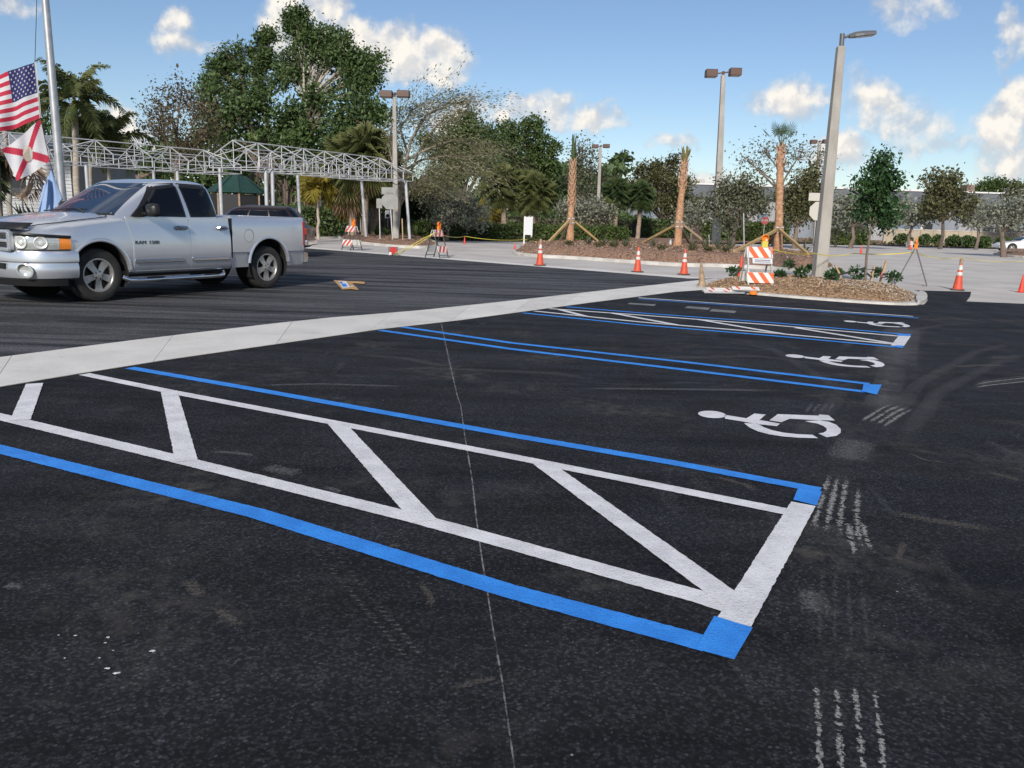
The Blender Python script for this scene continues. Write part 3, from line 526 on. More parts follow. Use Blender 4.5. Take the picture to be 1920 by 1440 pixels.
class Cab:                               # greenhouse: superellipse plan at each height
    def __init__(s, T, n=5.0): s.T = T; s.n = n
    def side(s, x, z, off=0.0):
        xf, xr, W = lerp_tab(s.T, z); c, a = (xf + xr) / 2, (xf - xr) / 2; k = min(0.999, abs((x - c) / a)); return W * (1 - k ** s.n) ** (1 / s.n) + off
    def front(s, y, z, off=0.0, rear=False):
        xf, xr, W = lerp_tab(s.T, z); c, a = (xf + xr) / 2, (xf - xr) / 2; k = min(0.999, abs(y / W)); d = a * (1 - k ** s.n) ** (1 / s.n); return c - d - off if rear else c + d + off
    def shell(s, m=56):
        rows = []
        for (z, xf, xr, W) in s.T:
            c, a = (xf + xr) / 2, (xf - xr) / 2; r = []
            for k in range(m):
                t = 2 * math.pi * k / m; cx, sy = math.cos(t), math.sin(t); r.append((c + a * math.copysign(abs(cx) ** (2 / s.n), cx), W * math.copysign(abs(sy) ** (2 / s.n), sy), z))
            rows.append(r)
        return rows
    def pane(s, quad, side=1, off=0.006, nu=10, nv=8):          # quad: (x,z) corners fb, ft, rt, rb on the side
        fb, ft, rt, rb = quad; rows = []
        for j in range(nv + 1):
            v = j / nv; a = (fb[0] + (ft[0] - fb[0]) * v, fb[1] + (ft[1] - fb[1]) * v); b = (rb[0] + (rt[0] - rb[0]) * v, rb[1] + (rt[1] - rb[1]) * v)
            rows.append([(a[0] + (b[0] - a[0]) * i / nu, side * s.side(a[0] + (b[0] - a[0]) * i / nu, a[1] + (b[1] - a[1]) * i / nu, off), a[1] + (b[1] - a[1]) * i / nu) for i in range(nu + 1)])
        return MB().grid(rows)
    def shield(s, z0, z1, y0, y1, off=0.006, rear=False, nu=16, nv=8):
        rows = []
        for j in range(nv + 1):
            v = j / nv; z = z0 + (z1 - z0) * v; yy = y0 + (y1 - y0) * v
            rows.append([(s.front(yy * (2 * i / nu - 1), z, off, rear), yy * (2 * i / nu - 1), z) for i in range(nu + 1)])
        return MB().grid(rows)
def make_wheel(parent, x, y, z, r, rr, wd, side, spokes=5, rim='alloy'):
    w_ = empty('wheel', (x, y, z)); w_.parent = parent; s = side
    t = MB(); pr = [(rr, -wd * 0.45), (rr + 0.03, -wd / 2), (r - 0.07, -wd / 2), (r - 0.02, -wd * 0.44), (r, -wd * 0.3), (r, wd * 0.3), (r - 0.02, wd * 0.44), (r - 0.07, wd / 2), (rr + 0.03, wd / 2), (rr, wd * 0.45)]
    for k in range(1): t.lathe(pr, 40, 'Y')
    t.build('tyre', 'rubber', w_, smooth=True)
    b = MB(); ya = s * wd * 0.40
    b.lathe([(rr + 0.004, ya - s * 0.10), (rr + 0.006, ya + s * 0.012), (rr - 0.02, ya + s * 0.012), (rr - 0.035, ya - s * 0.02), (rr - 0.04, ya - s * 0.10)], 36, 'Y')
    b.lathe([(0.085, ya - s * 0.03), (0.085, ya + s * 0.005), (0.06, ya + s * 0.015), (0.001, ya + s * 0.015)], 20, 'Y')
    for k in range(spokes):
        a = 2 * math.pi * k / spokes + math.pi / 2; R = Matrix.Rotation(a, 3, 'Y'); p = []
        for (q, hw, yo) in ((0.06, 0.045, 0.0), (rr * 0.55, 0.052, -0.015), (rr - 0.02, 0.072, -0.005)):
            for (u, v) in ((-hw, ya + s * yo), (hw, ya + s * yo), (hw * 0.9, ya + s * (yo - 0.04)), (-hw * 0.9, ya + s * (yo - 0.04))): p.append(R @ Vector((q, v, u)))
        b.add(p, [(i * 4 + j, i * 4 + (j + 1) % 4, (i + 1) * 4 + (j + 1) % 4, (i + 1) * 4 + j) for i in range(2) for j in range(4)])
    b.build('rim', rim, w_, smooth=True)
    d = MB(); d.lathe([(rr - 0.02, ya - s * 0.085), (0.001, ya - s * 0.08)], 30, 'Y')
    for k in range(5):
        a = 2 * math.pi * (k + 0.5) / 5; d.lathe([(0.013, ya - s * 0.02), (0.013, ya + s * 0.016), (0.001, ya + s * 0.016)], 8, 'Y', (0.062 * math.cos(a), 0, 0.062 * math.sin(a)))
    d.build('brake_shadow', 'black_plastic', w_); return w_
def along(path, z0z1, off=0.0, rows=4, bulge=0.0):            # strip standing on a plan path
    out = []
    for j in range(rows + 1):
        v = j / rows; r = []
        for i, (x, y) in enumerate(path):
            a = Vector(path[max(i - 1, 0)]); b = Vector(path[min(i + 1, len(path) - 1)]); d = (b - a).normalized(); nn = Vector((d.y, -d.x))
            z0, z1 = z0z1(i / (len(path) - 1)) if callable(z0z1) else z0z1
            o_ = off + bulge * math.sin(math.pi * v); r.append((x + nn.x * o_, y + nn.y * o_, z0 + (z1 - z0) * v))
        out.append(r)
    return out
def curve_pts(P, n):                      # Catmull-Rom through plan points
    P = [Vector(p) for p in P]; out = []
    for k in range(n + 1):
        s = k / n * (len(P) - 1); i = min(int(s), len(P) - 2); t = s - i; p0, p1, p2, p3 = P[max(i - 1, 0)], P[i], P[i + 1], P[min(i + 2, len(P) - 1)]
        out.append(tuple(0.5 * (2 * p1 + (p2 - p0) * t + (2 * p0 - 5 * p1 + 4 * p2 - p3) * t * t + (3 * p1 - p0 - 3 * p2 + p3) * t ** 3)))
    return out
# ------------------------------------------------------------------ silver crew-cab pickup
fw_, rw_ = G(190, 566), G(503, 541); hd = (fw_ - rw_); TS = hd.length / 3.67; hd.normalize(); nl = Vector((-hd.y, hd.x, 0))
TR = empty('pickup_truck', fw_ - nl * (0.97 * TS), math.atan2(hd.y, hd.x), TS)
tag(TR, 'silver four-door pickup truck parked on the dark asphalt, facing left', 'pickup truck')
SECT = [(-2.70, 1.035, .43, 1.385, 1.40), (-2.0, 1.045, .42, 1.385, 1.40), (-0.6, 1.045, .42, 1.375, 1.41), (-0.25, 1.05, .43, 1.335, 1.425), (0.1, 1.055, .44, 1.30, 1.405), (0.4, 1.05, .46, 1.26, 1.365),
        (0.65, 1.01, .50, 1.215, 1.325), (0.82, .955, .55, 1.17, 1.285), (0.96, .87, .58, 1.12, 1.245), (1.06, .76, .60, 1.06, 1.205), (1.12, .64, .62, 1.0, 1.15), (1.14, .58, .64, .98, 1.10)]
def prof(x):
    w_, zb, zs, zh = lerp_tab(SECT, x)
    return [(0, zb), (w_ * .9, zb), (w_ - .03, zb + .05), (w_ - .006, .68), (w_, .78), (w_, .93), (w_ - .012, min(1.08, zs - .10)), (w_ - .05, zs - .055), (w_ - .11, zs - .008), (w_ - .20, zs + .02), (w_ * .68, zh - .035), (w_ * .55, zh), (0, zh + .012)]
xs = [-2.70, -2.0, -1.3, -0.6, -0.42, -0.25, -0.1, 0.1, 0.25, 0.4, 0.52, 0.65, 0.74, 0.82, 0.9, 0.96, 1.02, 1.06, 1.1, 1.12, 1.14]
mb = MB(); mb.loft([[(x, y, z) for (y, z) in mirror(prof(x))] for x in xs]); body = mb.build('body', 'silver_paint', TR, smooth=True)
def cyl_cut(x, z, r, y0, y1):
    m = MB(); m.lathe([(0.0005, y0), (r, y0), (r, y1), (0.0005, y1)], 48, 'Y', (x, 0, z)); o = m.build('cutter', 'wheel_well', None)
    bm = bmesh.new(); bm.from_mesh(o.data); bmesh.ops.remove_doubles(bm, verts=bm.verts, dist=0.002); bmesh.ops.recalc_face_normals(bm, faces=bm.faces); bm.to_mesh(o.data); bm.free(); return o
for o_ in (body,): o_.parent = None
boolean_cut(body, [cyl_cut(0, .47, .52, .6, 1.3), cyl_cut(0, .47, .52, -1.3, -.6)]); body.parent = TR
CAB = Cab([(1.34, -.14, -2.705, 1.0), (1.40, -.22, -2.70, .99), (1.50, -.38, -2.675, .975), (1.62, -.57, -2.64, .95), (1.75, -.79, -2.59, .918), (1.86, -.98, -2.54, .885), (1.94, -1.12, -2.49, .85), (1.985, -1.22, -2.45, .80), (2.02, -1.36, -2.38, .71), (2.042, -1.55, -2.28, .55), (2.05, -1.75, -2.15, .30)])
mb = MB(); mb.loft(CAB.shell()); mb.build('cab', 'silver_paint', TR, smooth=True, sharp=0.9)
CAB.shield(1.425, 1.955, .865, .70, .008).build('windshield', 'wind_glass', TR, smooth=True); CAB.shield(1.44, 1.93, .80, .70, .008, True).build('rear_window', 'tinted_glass', TR, smooth=True)
CAB.shield(1.40, 1.430, .88, .865, .012, nv=2).build('windshield_seal', 'black_plastic', TR)
for s in (1, -1):                          # doors, windows
    fr = empty('front_door'); fr.parent = TR; rr_ = empty('rear_door'); rr_.parent = TR
    def panel(name, xf, xr, par, z0=.445, z1=1.378):
        rows = []
        for j in range(15):
            z = z0 + (z1 - z0) * j / 14; P = prof(-1.2); y = None
            for (a, b) in zip(P[1:8], P[2:9]):
                if a[1] <= z <= b[1]: y = a[0] + (b[0] - a[0]) * (z - a[1]) / max(b[1] - a[1], 1e-6)
            y = (y or P[7][0]) + 0.010; a_, b_ = xf(z), xr(z); rows.append([(a_ + (b_ - a_) * i / 4, s * y, z) for i in range(5)])
        m_ = MB(); m_.grid(rows); loop = rows[0][:] + [r_[-1] for r_ in rows[1:]] + rows[-1][-2::-1] + [r_[0] for r_ in rows[-2:0:-1]]
        for p_, q_ in zip(loop, loop[1:] + loop[:1]): m_.add([p_, q_, (q_[0], q_[1] - s * .013, q_[2]), (p_[0], p_[1] - s * .013, p_[2])], [(0, 1, 2, 3)])
        return m_.build(name, 'silver_paint', par, smooth=True)
    panel('door_skin', lambda z: -.605 + .10 * max(0, (z - .9) / .48) ** 1.5, lambda z: -1.752, fr); panel('door_skin', lambda z: -1.770, lambda z: -2.672 - .02 * (z < .7), rr_)
    for par, q, qs in ((fr, ((-.76, 1.415), (-1.235, 1.90), (-1.60, 1.955), (-1.70, 1.405)), ((-.66, 1.395), (-1.18, 1.945), (-1.635, 1.985), (-1.735, 1.395))), (rr_, ((-1.86, 1.41), (-1.725, 1.955), (-2.27, 1.945), (-2.46, 1.425)), ((-1.83, 1.395), (-1.69, 1.985), (-2.315, 1.975), (-2.50, 1.405)))):
        CAB.pane(qs, s, 0.005).build('window_seal', 'black_plastic', par, smooth=True); o = CAB.pane(q, s, 0.009).build('window', 'tinted_glass', par, smooth=True)
        t0 = [(q[1][0] + (q[2][0] - q[1][0]) * i / 8, q[1][1] + (q[2][1] - q[1][1]) * i / 8) for i in range(9)]; fvis = [(q[0][0] + (q[1][0] - q[0][0]) * i / 6, q[0][1] + (q[1][1] - q[0][1]) * i / 6) for i in range(3, 6)] if par is fr else []
        rows = [[(x, s * CAB.side(x, z, 0.008), z + .012) for x, z in fvis + t0], [(x, s * CAB.side(x, z, 0.040), z - .012) for x, z in fvis + t0], [(x, s * CAB.side(x, z, 0.046), z - .050) for x, z in fvis + t0]]
        MB().grid(rows).build('wind_deflector', 'black_plastic', par, smooth=True)
    for par, hx in ((fr, -1.585), (rr_, -2.49)):
        h = MB(); h.tube([(hx + .115, s * 1.05, 1.215), (hx + .09, s * 1.082, 1.215), (hx, s * 1.09, 1.216), (hx - .09, s * 1.082, 1.215), (hx - .115, s * 1.05, 1.215)], [.020, .030, .032, .030, .020], 8); h.build('door_handle', 'chrome', par, smooth=True)
        h = MB(); h.box((hx, s * 1.052, 1.205), (.20, .006, .075)); h.build('handle_recess', 'silver_dull', par)
    m = MB(); m.box((-1.10, s * 1.058, .645), (.98, .022, .062)); m.build('side_moulding', 'chrome', fr, bevel=.01); m = MB(); m.box((-2.20, s * 1.058, .648), (.84, .022, .062)); m.build('side_moulding', 'chrome', rr_, bevel=.01)
    # mirror
    mi = empty('wing_mirror'); mi.parent = TR
    m = MB(); m.add([(-.62, s * 1.0, 1.40), (-.86, s * .99, 1.40), (-.84, s * .965, 1.60), (-.62, s * 1.02, 1.385), (-.88, s * 1.03, 1.385), (-.85, s * .985, 1.60)], [(0, 1, 2), (3, 5, 4), (0, 3, 4, 1), (1, 4, 5, 2), (0, 2, 5, 3)]); m.build('mirror_base', 'black_plastic', mi)
    m = MB(); rows = []
    for (dx, ry, rz) in ((.075, .02, .02), (.06, .085, .075), (.03, .125, .10), (0, .14, .112), (-.05, .14, .112), (-.06, .125, .098)):
        rows.append([(-.88 + dx, s * (1.20 + ry * math.copysign(abs(math.cos(t)) ** .55, math.cos(t))), 1.50 + rz * math.copysign(abs(math.sin(t)) ** .55, math.sin(t))) for t in [2 * math.pi * k / 24 for k in range(24)]])
    m.loft(rows); m.build('mirror_shell', 'black_plastic', mi, smooth=True); m = MB(); m.box((-.85, s * 1.06, 1.44), (.07, .10, .05)); m.build('mirror_arm', 'black_plastic', mi, bevel=.01)
    # badge, running board, wheel arch lips, liners, gaps
    [text('badge', w__, .085, 'badge_grey', TR, (-.865 + dx_ * s, s * 1.0565, .955), (math.pi / 2, 0, math.pi if s > 0 else 0), .005, 1.25) for w__, dx_ in (('RAM', .125), ('1500', -.135))]
    m = MB(); m.tube([(-.42, s * .98, .38), (-.50, s * 1.06, .335), (-.65, s * 1.09, .33), (-2.35, s * 1.09, .335), (-2.46, s * 1.06, .34), (-2.52, s * .98, .39)], .042, 12); m.build('running_board', 'chrome', TR, smooth=True)
    for x in (-.95, -2.15):
        m = MB(); m.box((x, s * 1.085, .372), (.34, .10, .012)); m.build('step_pad', 'black_plastic', TR)
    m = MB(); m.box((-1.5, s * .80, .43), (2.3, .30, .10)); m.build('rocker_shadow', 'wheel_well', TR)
    for cx, cz, r, y0 in ((0, .47, .52, 1.052), (-3.67, .50, .515, 1.045)):
        m = MB(); rows = []
        for k in range(33):
            a = math.radians(4 + 172 * k / 32); dx, dz = math.cos(a), math.sin(a); yw = s * (y0 if cx else lerp_tab(SECT, min(cx + dx * r, 1.1))[0])
            rows.append([(cx + dx * (r + q), yw + s * o_, cz + dz * (r + q)) for q, o_ in ((-.010, -.05), (-.010, .004), (.006, .010), (.03, .006), (.05, -.008))])
        m.grid(rows); m.build('wheel_arch', 'silver_paint', TR, smooth=True)
        m = MB(); m.grid([[(cx + math.cos(a) * (r - .006), s * yv, cz + math.sin(a) * (r - .006)) for a in [math.radians(-30 + 240 * k / 30) for k in range(31)]] for yv in (.62, .80, 1.0)]); m.lathe([(r, s * .615), (.001, s * .615)], 30, 'Y', (cx, 0, cz)); m.build('wheel_liner', 'wheel_well', TR)
    make_wheel(TR, 0, s * .84, .435, .435, .275, .27, s); make_wheel(TR, -3.67, s * .84, .430, .430, .275, .27, s)
    # lights
    pth = curve_pts([(1.115, s * .60), (1.06, s * .775), (.96, s * .885), (.82, s * .965), (.66, s * 1.018), (.50, s * 1.052)], 24)
    sg = -s
    hl = empty('headlight'); hl.parent = TR
    zf = lambda u: (.862 + .005 * u, 1.075 - .035 * u)
    MB().grid(along(pth[:20], lambda u: (.862, 1.075 - .02 * u), sg * -.012, 5, sg * -.02)).build('lens', 'lens', hl, smooth=True)
    MB().grid(along(pth[19:], lambda u: (.868, 1.052 - .014 * u), sg * -.012, 5, sg * -.016)).build('turn_lens', 'amber_lens', hl, smooth=True)
    for u in (4, 12):
        c = Vector((*pth[u], .965)); a = Vector(pth[u - 2]); b = Vector(pth[u + 2]); d = (b - a).normalized(); nn = Vector((d.y, -d.x, 0)) * -sg
        if nn.y * s < 0 and abs(nn.y) > .3: nn = -nn
        if nn.x < 0: nn = -nn
        R = Vector((0, 0, 1)).rotation_difference(nn).to_matrix(); m = MB(); m.lathe([(.098, .030), (.088, .037), (.078, .030), (.04, .020), (.03, .034), (.001, .036)], 24); m.v = [tuple(R @ Vector(p) + c) for p in m.v]; m.build('reflector', 'reflector', hl, smooth=True)
    MB().grid(along(pth, lambda u: (1.072 - .036 * u, 1.125 - .05 * u), sg * -.034, 3, sg * -.012)).build('headlight_brow', 'black_plastic', hl, smooth=True)
    MB().grid(along(pth, lambda u: (.846, .866), sg * -.010, 1)).build('headlight_gap', 'black_plastic', hl)
    fg = MB(); c = Vector((1.085, s * .80, .545)); R = Vector((0, 0, 1)).rotation_difference(Vector((.75, s * .5, 0)).normalized()).to_matrix(); fg.lathe([(.105, .0), (.105, .035), (.088, .04), (.085, .0), (.05, -.02), (.001, -.02)], 24); fg.v = [tuple(R @ Vector((p[0], p[1] * 1.25, p[2])) + c) for p in fg.v]; fg.build('fog_light', 'lens', TR, smooth=True)
# bumper
BP = curve_pts([(.40, 1.052), (.58, 1.05), (.76, 1.01), (.91, .93), (1.03, .80), (1.11, .62), (1.165, .36), (1.18, 0)], 28); BP = BP + [(x, -y) for x, y in reversed(BP[:-1])]
mb = MB(); bp_ = [(-.14, .37), (.0, .42), (.022, .48), (.024, .60), (.012, .635), (.012, .655), (.034, .675), (.036, .79), (.018, .835), (-.12, .852)]; rows = []
for (o_, z) in bp_:
    r = []
    for i, (x, y) in enumerate(BP):
        a = Vector(BP[max(i - 1, 0)]); b = Vector(BP[min(i + 1, len(BP) - 1)]); d = (b - a).normalized(); r.append((x - d.y * o_, y + d.x * o_, z))
    rows.append(r)
if rows[3][28][0] < rows[0][28][0]:
    rows = []
    for (o_, z) in bp_:
        r = []
        for i, (x, y) in enumerate(BP):
            a = Vector(BP[max(i - 1, 0)]); b = Vector(BP[min(i + 1, len(BP) - 1)]); d = (b - a).normalized(); r.append((x + d.y * o_, y - d.x * o_, z))
        rows.append(r)
mb.grid(rows); mb.build('front_bumper', 'silver_paint', TR, smooth=True)
mb = MB(); mb.box((1.195, 0, .60), (.03, .90, .085)); mb.build('bumper_slot', 'black_plastic', TR); mb = MB(); mb.grid([[(x * .97, y * .97, .30) for x, y in BP[4:-4]], [(x * .985, y * .985, .40) for x, y in BP[4:-4]]]); mb.build('air_dam', 'black_plastic', TR)
mb = MB(); mb.box((.6, 0, .46), (.8, 1.5, .12)); mb.box((-1.9, 0, .50), (5.2, .9, .10)); mb.build('chassis', 'wheel_well', TR)
# grille with crossing bars
gr_ = empty('grille'); gr_.parent = TR
mb = MB(); mb.box((1.135, 0, .985), (.10, 1.18, .26)); mb.build('grille_mesh', 'black_plastic', gr_)
for (y, z, a, b) in ((0, 1.125, 1.26, .05), (0, .855, 1.22, .055), (0, .985, 1.16, .05)):
    mb = MB(); mb.box((1.19, y, z), (.06, a, b)); mb.build('grille_bar', 'silver_paint', gr_, bevel=.012)
for y in (-.62, .62, 0):
    mb = MB(); mb.box((1.175, y, .985), (.08, .075, .27)); mb.build('grille_post', 'silver_paint', gr_, bevel=.012)
for z in (.89, .915, .94, 1.02, 1.045, 1.07, 1.095):
    mb = MB(); mb.box((1.192, 0, z), (.015, 1.12, .010)); mb.build('grille_slat', 'chrome', gr_)
DP = curve_pts([(.97, .75), (1.06, .70), (1.15, .52), (1.19, .25), (1.20, 0)], 12); DP += [(x, -y) for x, y in reversed(DP[:-1])]
MB().grid([[(x - .05, y, 1.155) for x, y in DP], [(x + .01, y, 1.165) for x, y in DP], [(x - .01, y, 1.20) for x, y in DP], [(x - .10, y, 1.262) for x, y in DP]]).build('hood_deflector', 'black_plastic', TR, smooth=True)
for s in (1, -1):                          # hood shut line and wipers
    m = MB(); m.tube([(1.02, s * .66, 1.185), (.8, s * .76, 1.235), (.5, s * .835, 1.275), (.2, s * .865, 1.318), (-.1, s * .87, 1.352), (-.26, s * .86, 1.375), (-.30, s * .80, 1.40)], .007, 6); m.build('hood_gap', 'black_plastic', TR)
    m = MB(); m.tube([(-.15, s * .55 - .1, 1.435), (-.30, s * .2 - .1, 1.475), (-.335, s * .02 - .1, 1.495)], .012, 6); m.tube([(-.345, s * .35 - .1, 1.487), (-.315, -.35 + s * .05, 1.485)], .010, 6); m.build('wiper', 'black_plastic', TR)
# bed
bs = [(.985, .46), (1.005, .735), (1.034, .752), (1.04, .95), (1.035, 1.20), (1.022, 1.39), (.995, 1.43), (.945, 1.435), (.925, 1.40), (.91, .86)]
mb = MB(); ring = [(y, z) for y, z in bs] + [(-y, z) for y, z in reversed(bs)]
mb.loft([[(x, y * k, z) for y, z in ring] for x, k in ((-2.735, 1), (-3.6, 1.004), (-4.3, 1), (-4.60, .99), (-4.68, .975))]); bed = mb.build('bed', 'silver_paint', None, smooth=True)
bm = bmesh.new(); bm.from_mesh(bed.data); bmesh.ops.triangulate(bm, faces=[f for f in bm.faces if len(f.verts) > 4]); bm.to_mesh(bed.data); bm.free()
boolean_cut(bed, [cyl_cut(-3.67, .50, .515, .6, 1.3), cyl_cut(-3.67, .50, .515, -1.3, -.6)]); bed.parent = TR
mb = MB(); mb.box((-2.755, 0, 1.13), (.035, 1.86, .58)); mb.build('bed_front_wall', 'silver_paint', TR)
mb = MB(); mb.box((-4.665, 0, 1.12), (.055, 1.80, .63)); mb.build('tailgate', 'silver_paint', TR, bevel=.015)
for s in (1, -1):
    mb = MB(); mb.box((-4.672, s * .965, 1.10), (.06, .12, .50)); mb.build('tail_light', 'red_lens', TR, bevel=.015)
    mb = MB(); mb.lathe([(.128, -.004), (.128, .004), (.12, .004)], 30, 'Y', (-3.14, s * 1.04, 1.065)); mb.build('fuel_door_gap' if s > 0 else 'bed_emblem', 'silver_dull', TR)
    mb = MB(); mb.box((-2.718, s * 1.0, 1.02), (.02, .07, .74)); mb.build('bed_gap', 'wheel_well', TR)
mb = MB(); mb.loft([[(-4.74 + dx, y, z) for dx, z in ((.06, .50), (-.05, .52), (-.07, .60), (-.06, .70), (.06, .72))] for y in (-1.0, -.9, 0, .9, 1.0)]); mb.build('rear_bumper', 'chrome', TR, smooth=True)
# ------------------------------------------------------------------ simpler cars further off
def small_car(name, label, cat, loc, rz, L_, W_, belt, top, paint, roofpaint, ws, kind):
    c = tag(empty(name, loc, rz), label, cat); h = W_ / 2; r = .33 if kind == 'sedan' else .37; xa, xb = L_ * .30, -L_ * .29; f = L_ / 2
    T = [(-f, h * .86, .42, belt - .10), (-f + .06, h * .93, .30, belt), (-f + .5, h, .24, belt + .02), (0, h, .22, belt), (f * .45, h, .22, belt - .03), (f - .45, h * .96, .24, belt - .16), (f - .12, h * .84, .28, belt - .26), (f, h * .66, .38, belt - .36)]
    rows = []
    for i in range(25):
        x = -f + L_ * i / 24; w_, zb, zt = lerp_tab(T, x); rows.append([(x, y, z) for y, z in mirror([(0, zb), (w_ * .9, zb), (w_, zb + .12), (w_, zt - .28), (w_ - .04, zt - .07), (w_ - .14, zt), (0, zt + .03)])])
    mb = MB(); mb.loft(rows); b = mb.build('body', paint, None, smooth=True); boolean_cut(b, [cyl_cut(x, r + .02, r + .07, s * .5 * h if s > 0 else -1.5, 1.5 if s > 0 else -.5 * h) for x in (xa, xb) for s in (1, -1)]); b.parent = c
    cab = Cab([(belt - .03, ws[0], ws[1], h * .94), (belt + .15, ws[0] - .22 * ws[4], ws[1] + .10 * ws[5], h * .89), (top - .16, ws[2] + .10, ws[3] - .08 * ws[5], h * .78), (top - .06, ws[2] - .12, ws[3], h * .70), (top, ws[2] - .45, ws[3] + .25, h * .45)])
    mb = MB(); mb.loft(cab.shell(40)); mb.build('cab', roofpaint, c, smooth=True, sharp=.9)
    cab.shield(belt + .03, top - .13, h * .82, h * .68, .006).build('windshield', 'wind_glass', c, smooth=True); cab.shield(belt + .05, top - .14, h * .80, h * .66, .006, True).build('rear_window', 'tinted_glass', c, smooth=True)
    for s in (1, -1):
        n = 3 if kind == 'suv' else 2; z0, z1 = belt + .03, top - .13
        for k in range(n):
            f0, f1 = ws[0] - .38, ws[2] - .05; r0, r1 = ws[1] + .18, ws[3] + .14; a, b2 = k / n, (k + 1) / n - .025
            cab.pane(((f0 + (r0 - f0) * a, z0), (f1 + (r1 - f1) * a, z1), (f1 + (r1 - f1) * b2, z1), (f0 + (r0 - f0) * b2, z0)), s, .006, 6, 4).build('side_window', 'tinted_glass', c, smooth=True)
        for x in (xa, xb):
            make_wheel(c, x, s * (h - .12), r, r, r * .62, .21, s)
        mb = MB(); mb.box((f - .10, s * h * .70, belt - .37), (.16, .36, .13), s * -.5); mb.build('headlight', 'lens', c, bevel=.03); mb = MB(); mb.box((-f + .03, s * h * .80, belt - .20), (.08, .26, .22)); mb.build('tail_light', 'red_lens', c, bevel=.02)
        mb = MB(); mb.box((ws[0] - .45, s * (h + .05), belt + .06), (.10, .18, .13)); mb.build('wing_mirror', paint, c, bevel=.03)
    mb = MB(); mb.box((f - .03, 0, .42), (.12, W_ * .8, .18)); mb.box((-f + .0, 0, .47), (.14, W_ * .92, .20)); mb.build('bumper', 'chrome' if kind == 'suv' else paint, c, bevel=.04); return c
p = at(578, 440, 27.5)
small_car('parked_suv', 'dark SUV with maroon roof parked behind the silver pickup', 'SUV', (p.x - 2.35, 27.6, 0), math.radians(184), 4.75, 1.85, 1.05, 1.66, 'dark_car_paint', 'maroon_paint', (.75, -2.25, .05, -1.85, 1, .6), 'suv')
p = foot(1868, 70)
small_car('parked_sedan', 'white sedan at the far right edge behind the silver-leaved tree', 'car', (p.x + 2.3, 70, 0), math.radians(176), 4.6, 1.78, .93, 1.42, 'white_car_paint', 'white_car_paint', (.85, -1.75, .15, -1.05, 1, 1.4), 'sedan')
# ================================================================== street furniture
mat('galvanised', (0.50, 0.51, 0.52), 0.42, metal=0.55, c2=(0.40, 0.41, 0.42), scale=5); mat('white_steel', (0.52, 0.53, 0.55), 0.5, metal=0.2, c2=(0.44, 0.455, 0.475), scale=4)
mat('pole_concrete', (0.40, 0.38, 0.345), 0.85, c2=(0.32, 0.30, 0.27), scale=3, bump=0.003, bscale=60, stretch=(1, 1, 0.3)); mat('lamp_brown', (0.10, 0.058, 0.045), 0.55); mat('lamp_grey', (0.14, 0.145, 0.155), 0.45, metal=0.3); mat('lamp_glass', (0.55, 0.55, 0.5), 0.2)
mat('cone_orange', (0.66, 0.085, 0.035), 0.5, c2=(0.50, 0.075, 0.035), scale=9); mat('cone_red', (0.72, 0.058, 0.028), 0.5, c2=(0.6, 0.048, 0.022), scale=6); mat('cone_white', (0.72, 0.71, 0.68), 0.5, c2=(0.5, 0.48, 0.44), scale=12); mat('cone_rubber', (0.05, 0.045, 0.04), 0.9, c2=(0.10, 0.085, 0.07), scale=8)
mat('cone_tan', (0.42, 0.30, 0.19), 0.95, c2=(0.24, 0.16, 0.10), scale=9, bump=0.006)
mat('barricade_white', (0.74, 0.73, 0.70), 0.5, c2=(0.62, 0.60, 0.56), scale=7); mat('barricade_orange', (0.72, 0.115, 0.03), 0.45); mat('barricade_red', (0.55, 0.08, 0.04), 0.5); mat('dark_steel', (0.11, 0.115, 0.12), 0.55, metal=0.4); mat('amber_light', (0.85, 0.22, 0.02), 0.3)
mat('tape_yellow', (0.62, 0.52, 0.09), 0.45); mat('sign_back', (0.27, 0.275, 0.265), 0.5, metal=0.15, c2=(0.22, 0.225, 0.22), scale=3); mat('sign_cream', (0.50, 0.475, 0.42), 0.5); mat('sign_white', (0.60, 0.62, 0.65), 0.4); mat('sign_red', (0.50, 0.03, 0.03), 0.4); mat('sign_blue', (0.05, 0.14, 0.45), 0.4)
mat('sign_dull', (0.26, 0.05, 0.05), 0.6); mat('lumber', (0.50, 0.35, 0.16), 0.8, c2=(0.40, 0.27, 0.12), scale=5, stretch=(1, 1, 0.15)); mat('lumber_grey_shaded', (0.30, 0.22, 0.15), 0.85, c2=(0.22, 0.16, 0.11), scale=5); mat('stake_wood', (0.50, 0.33, 0.18), 0.85, c2=(0.38, 0.25, 0.14), scale=8); mat('stake_pink', (0.75, 0.22, 0.25), 0.6); mat('strap', (0.02, 0.018, 0.03), 0.7)
mat('cardboard', (0.50, 0.31, 0.14), 0.85, c2=(0.42, 0.25, 0.11), scale=7); mat('print_white', (0.72, 0.73, 0.75), 0.6)
def Yof(x, y): return G(x, y).y
def member(par, a, b, w_, m, name='strut'):
    a = Vector(a); b = Vector(b); d = b - a
    if m not in UNIT:
        mb = MB(); mb.box((0, 0, .5), (1, 1, 1)); me = mb.mesh('strut'); me.materials.append(MATS[m]); UNIT[m] = me
    o = bpy.data.objects.new(name, UNIT[m]); col.objects.link(o); o.parent = par; o.location = a; o.rotation_mode = 'QUATERNION'; o.rotation_quaternion = d.to_track_quat('Z', 'Y'); o.scale = (w_ * .68, w_ * .68, d.length); return o
UNIT = {}
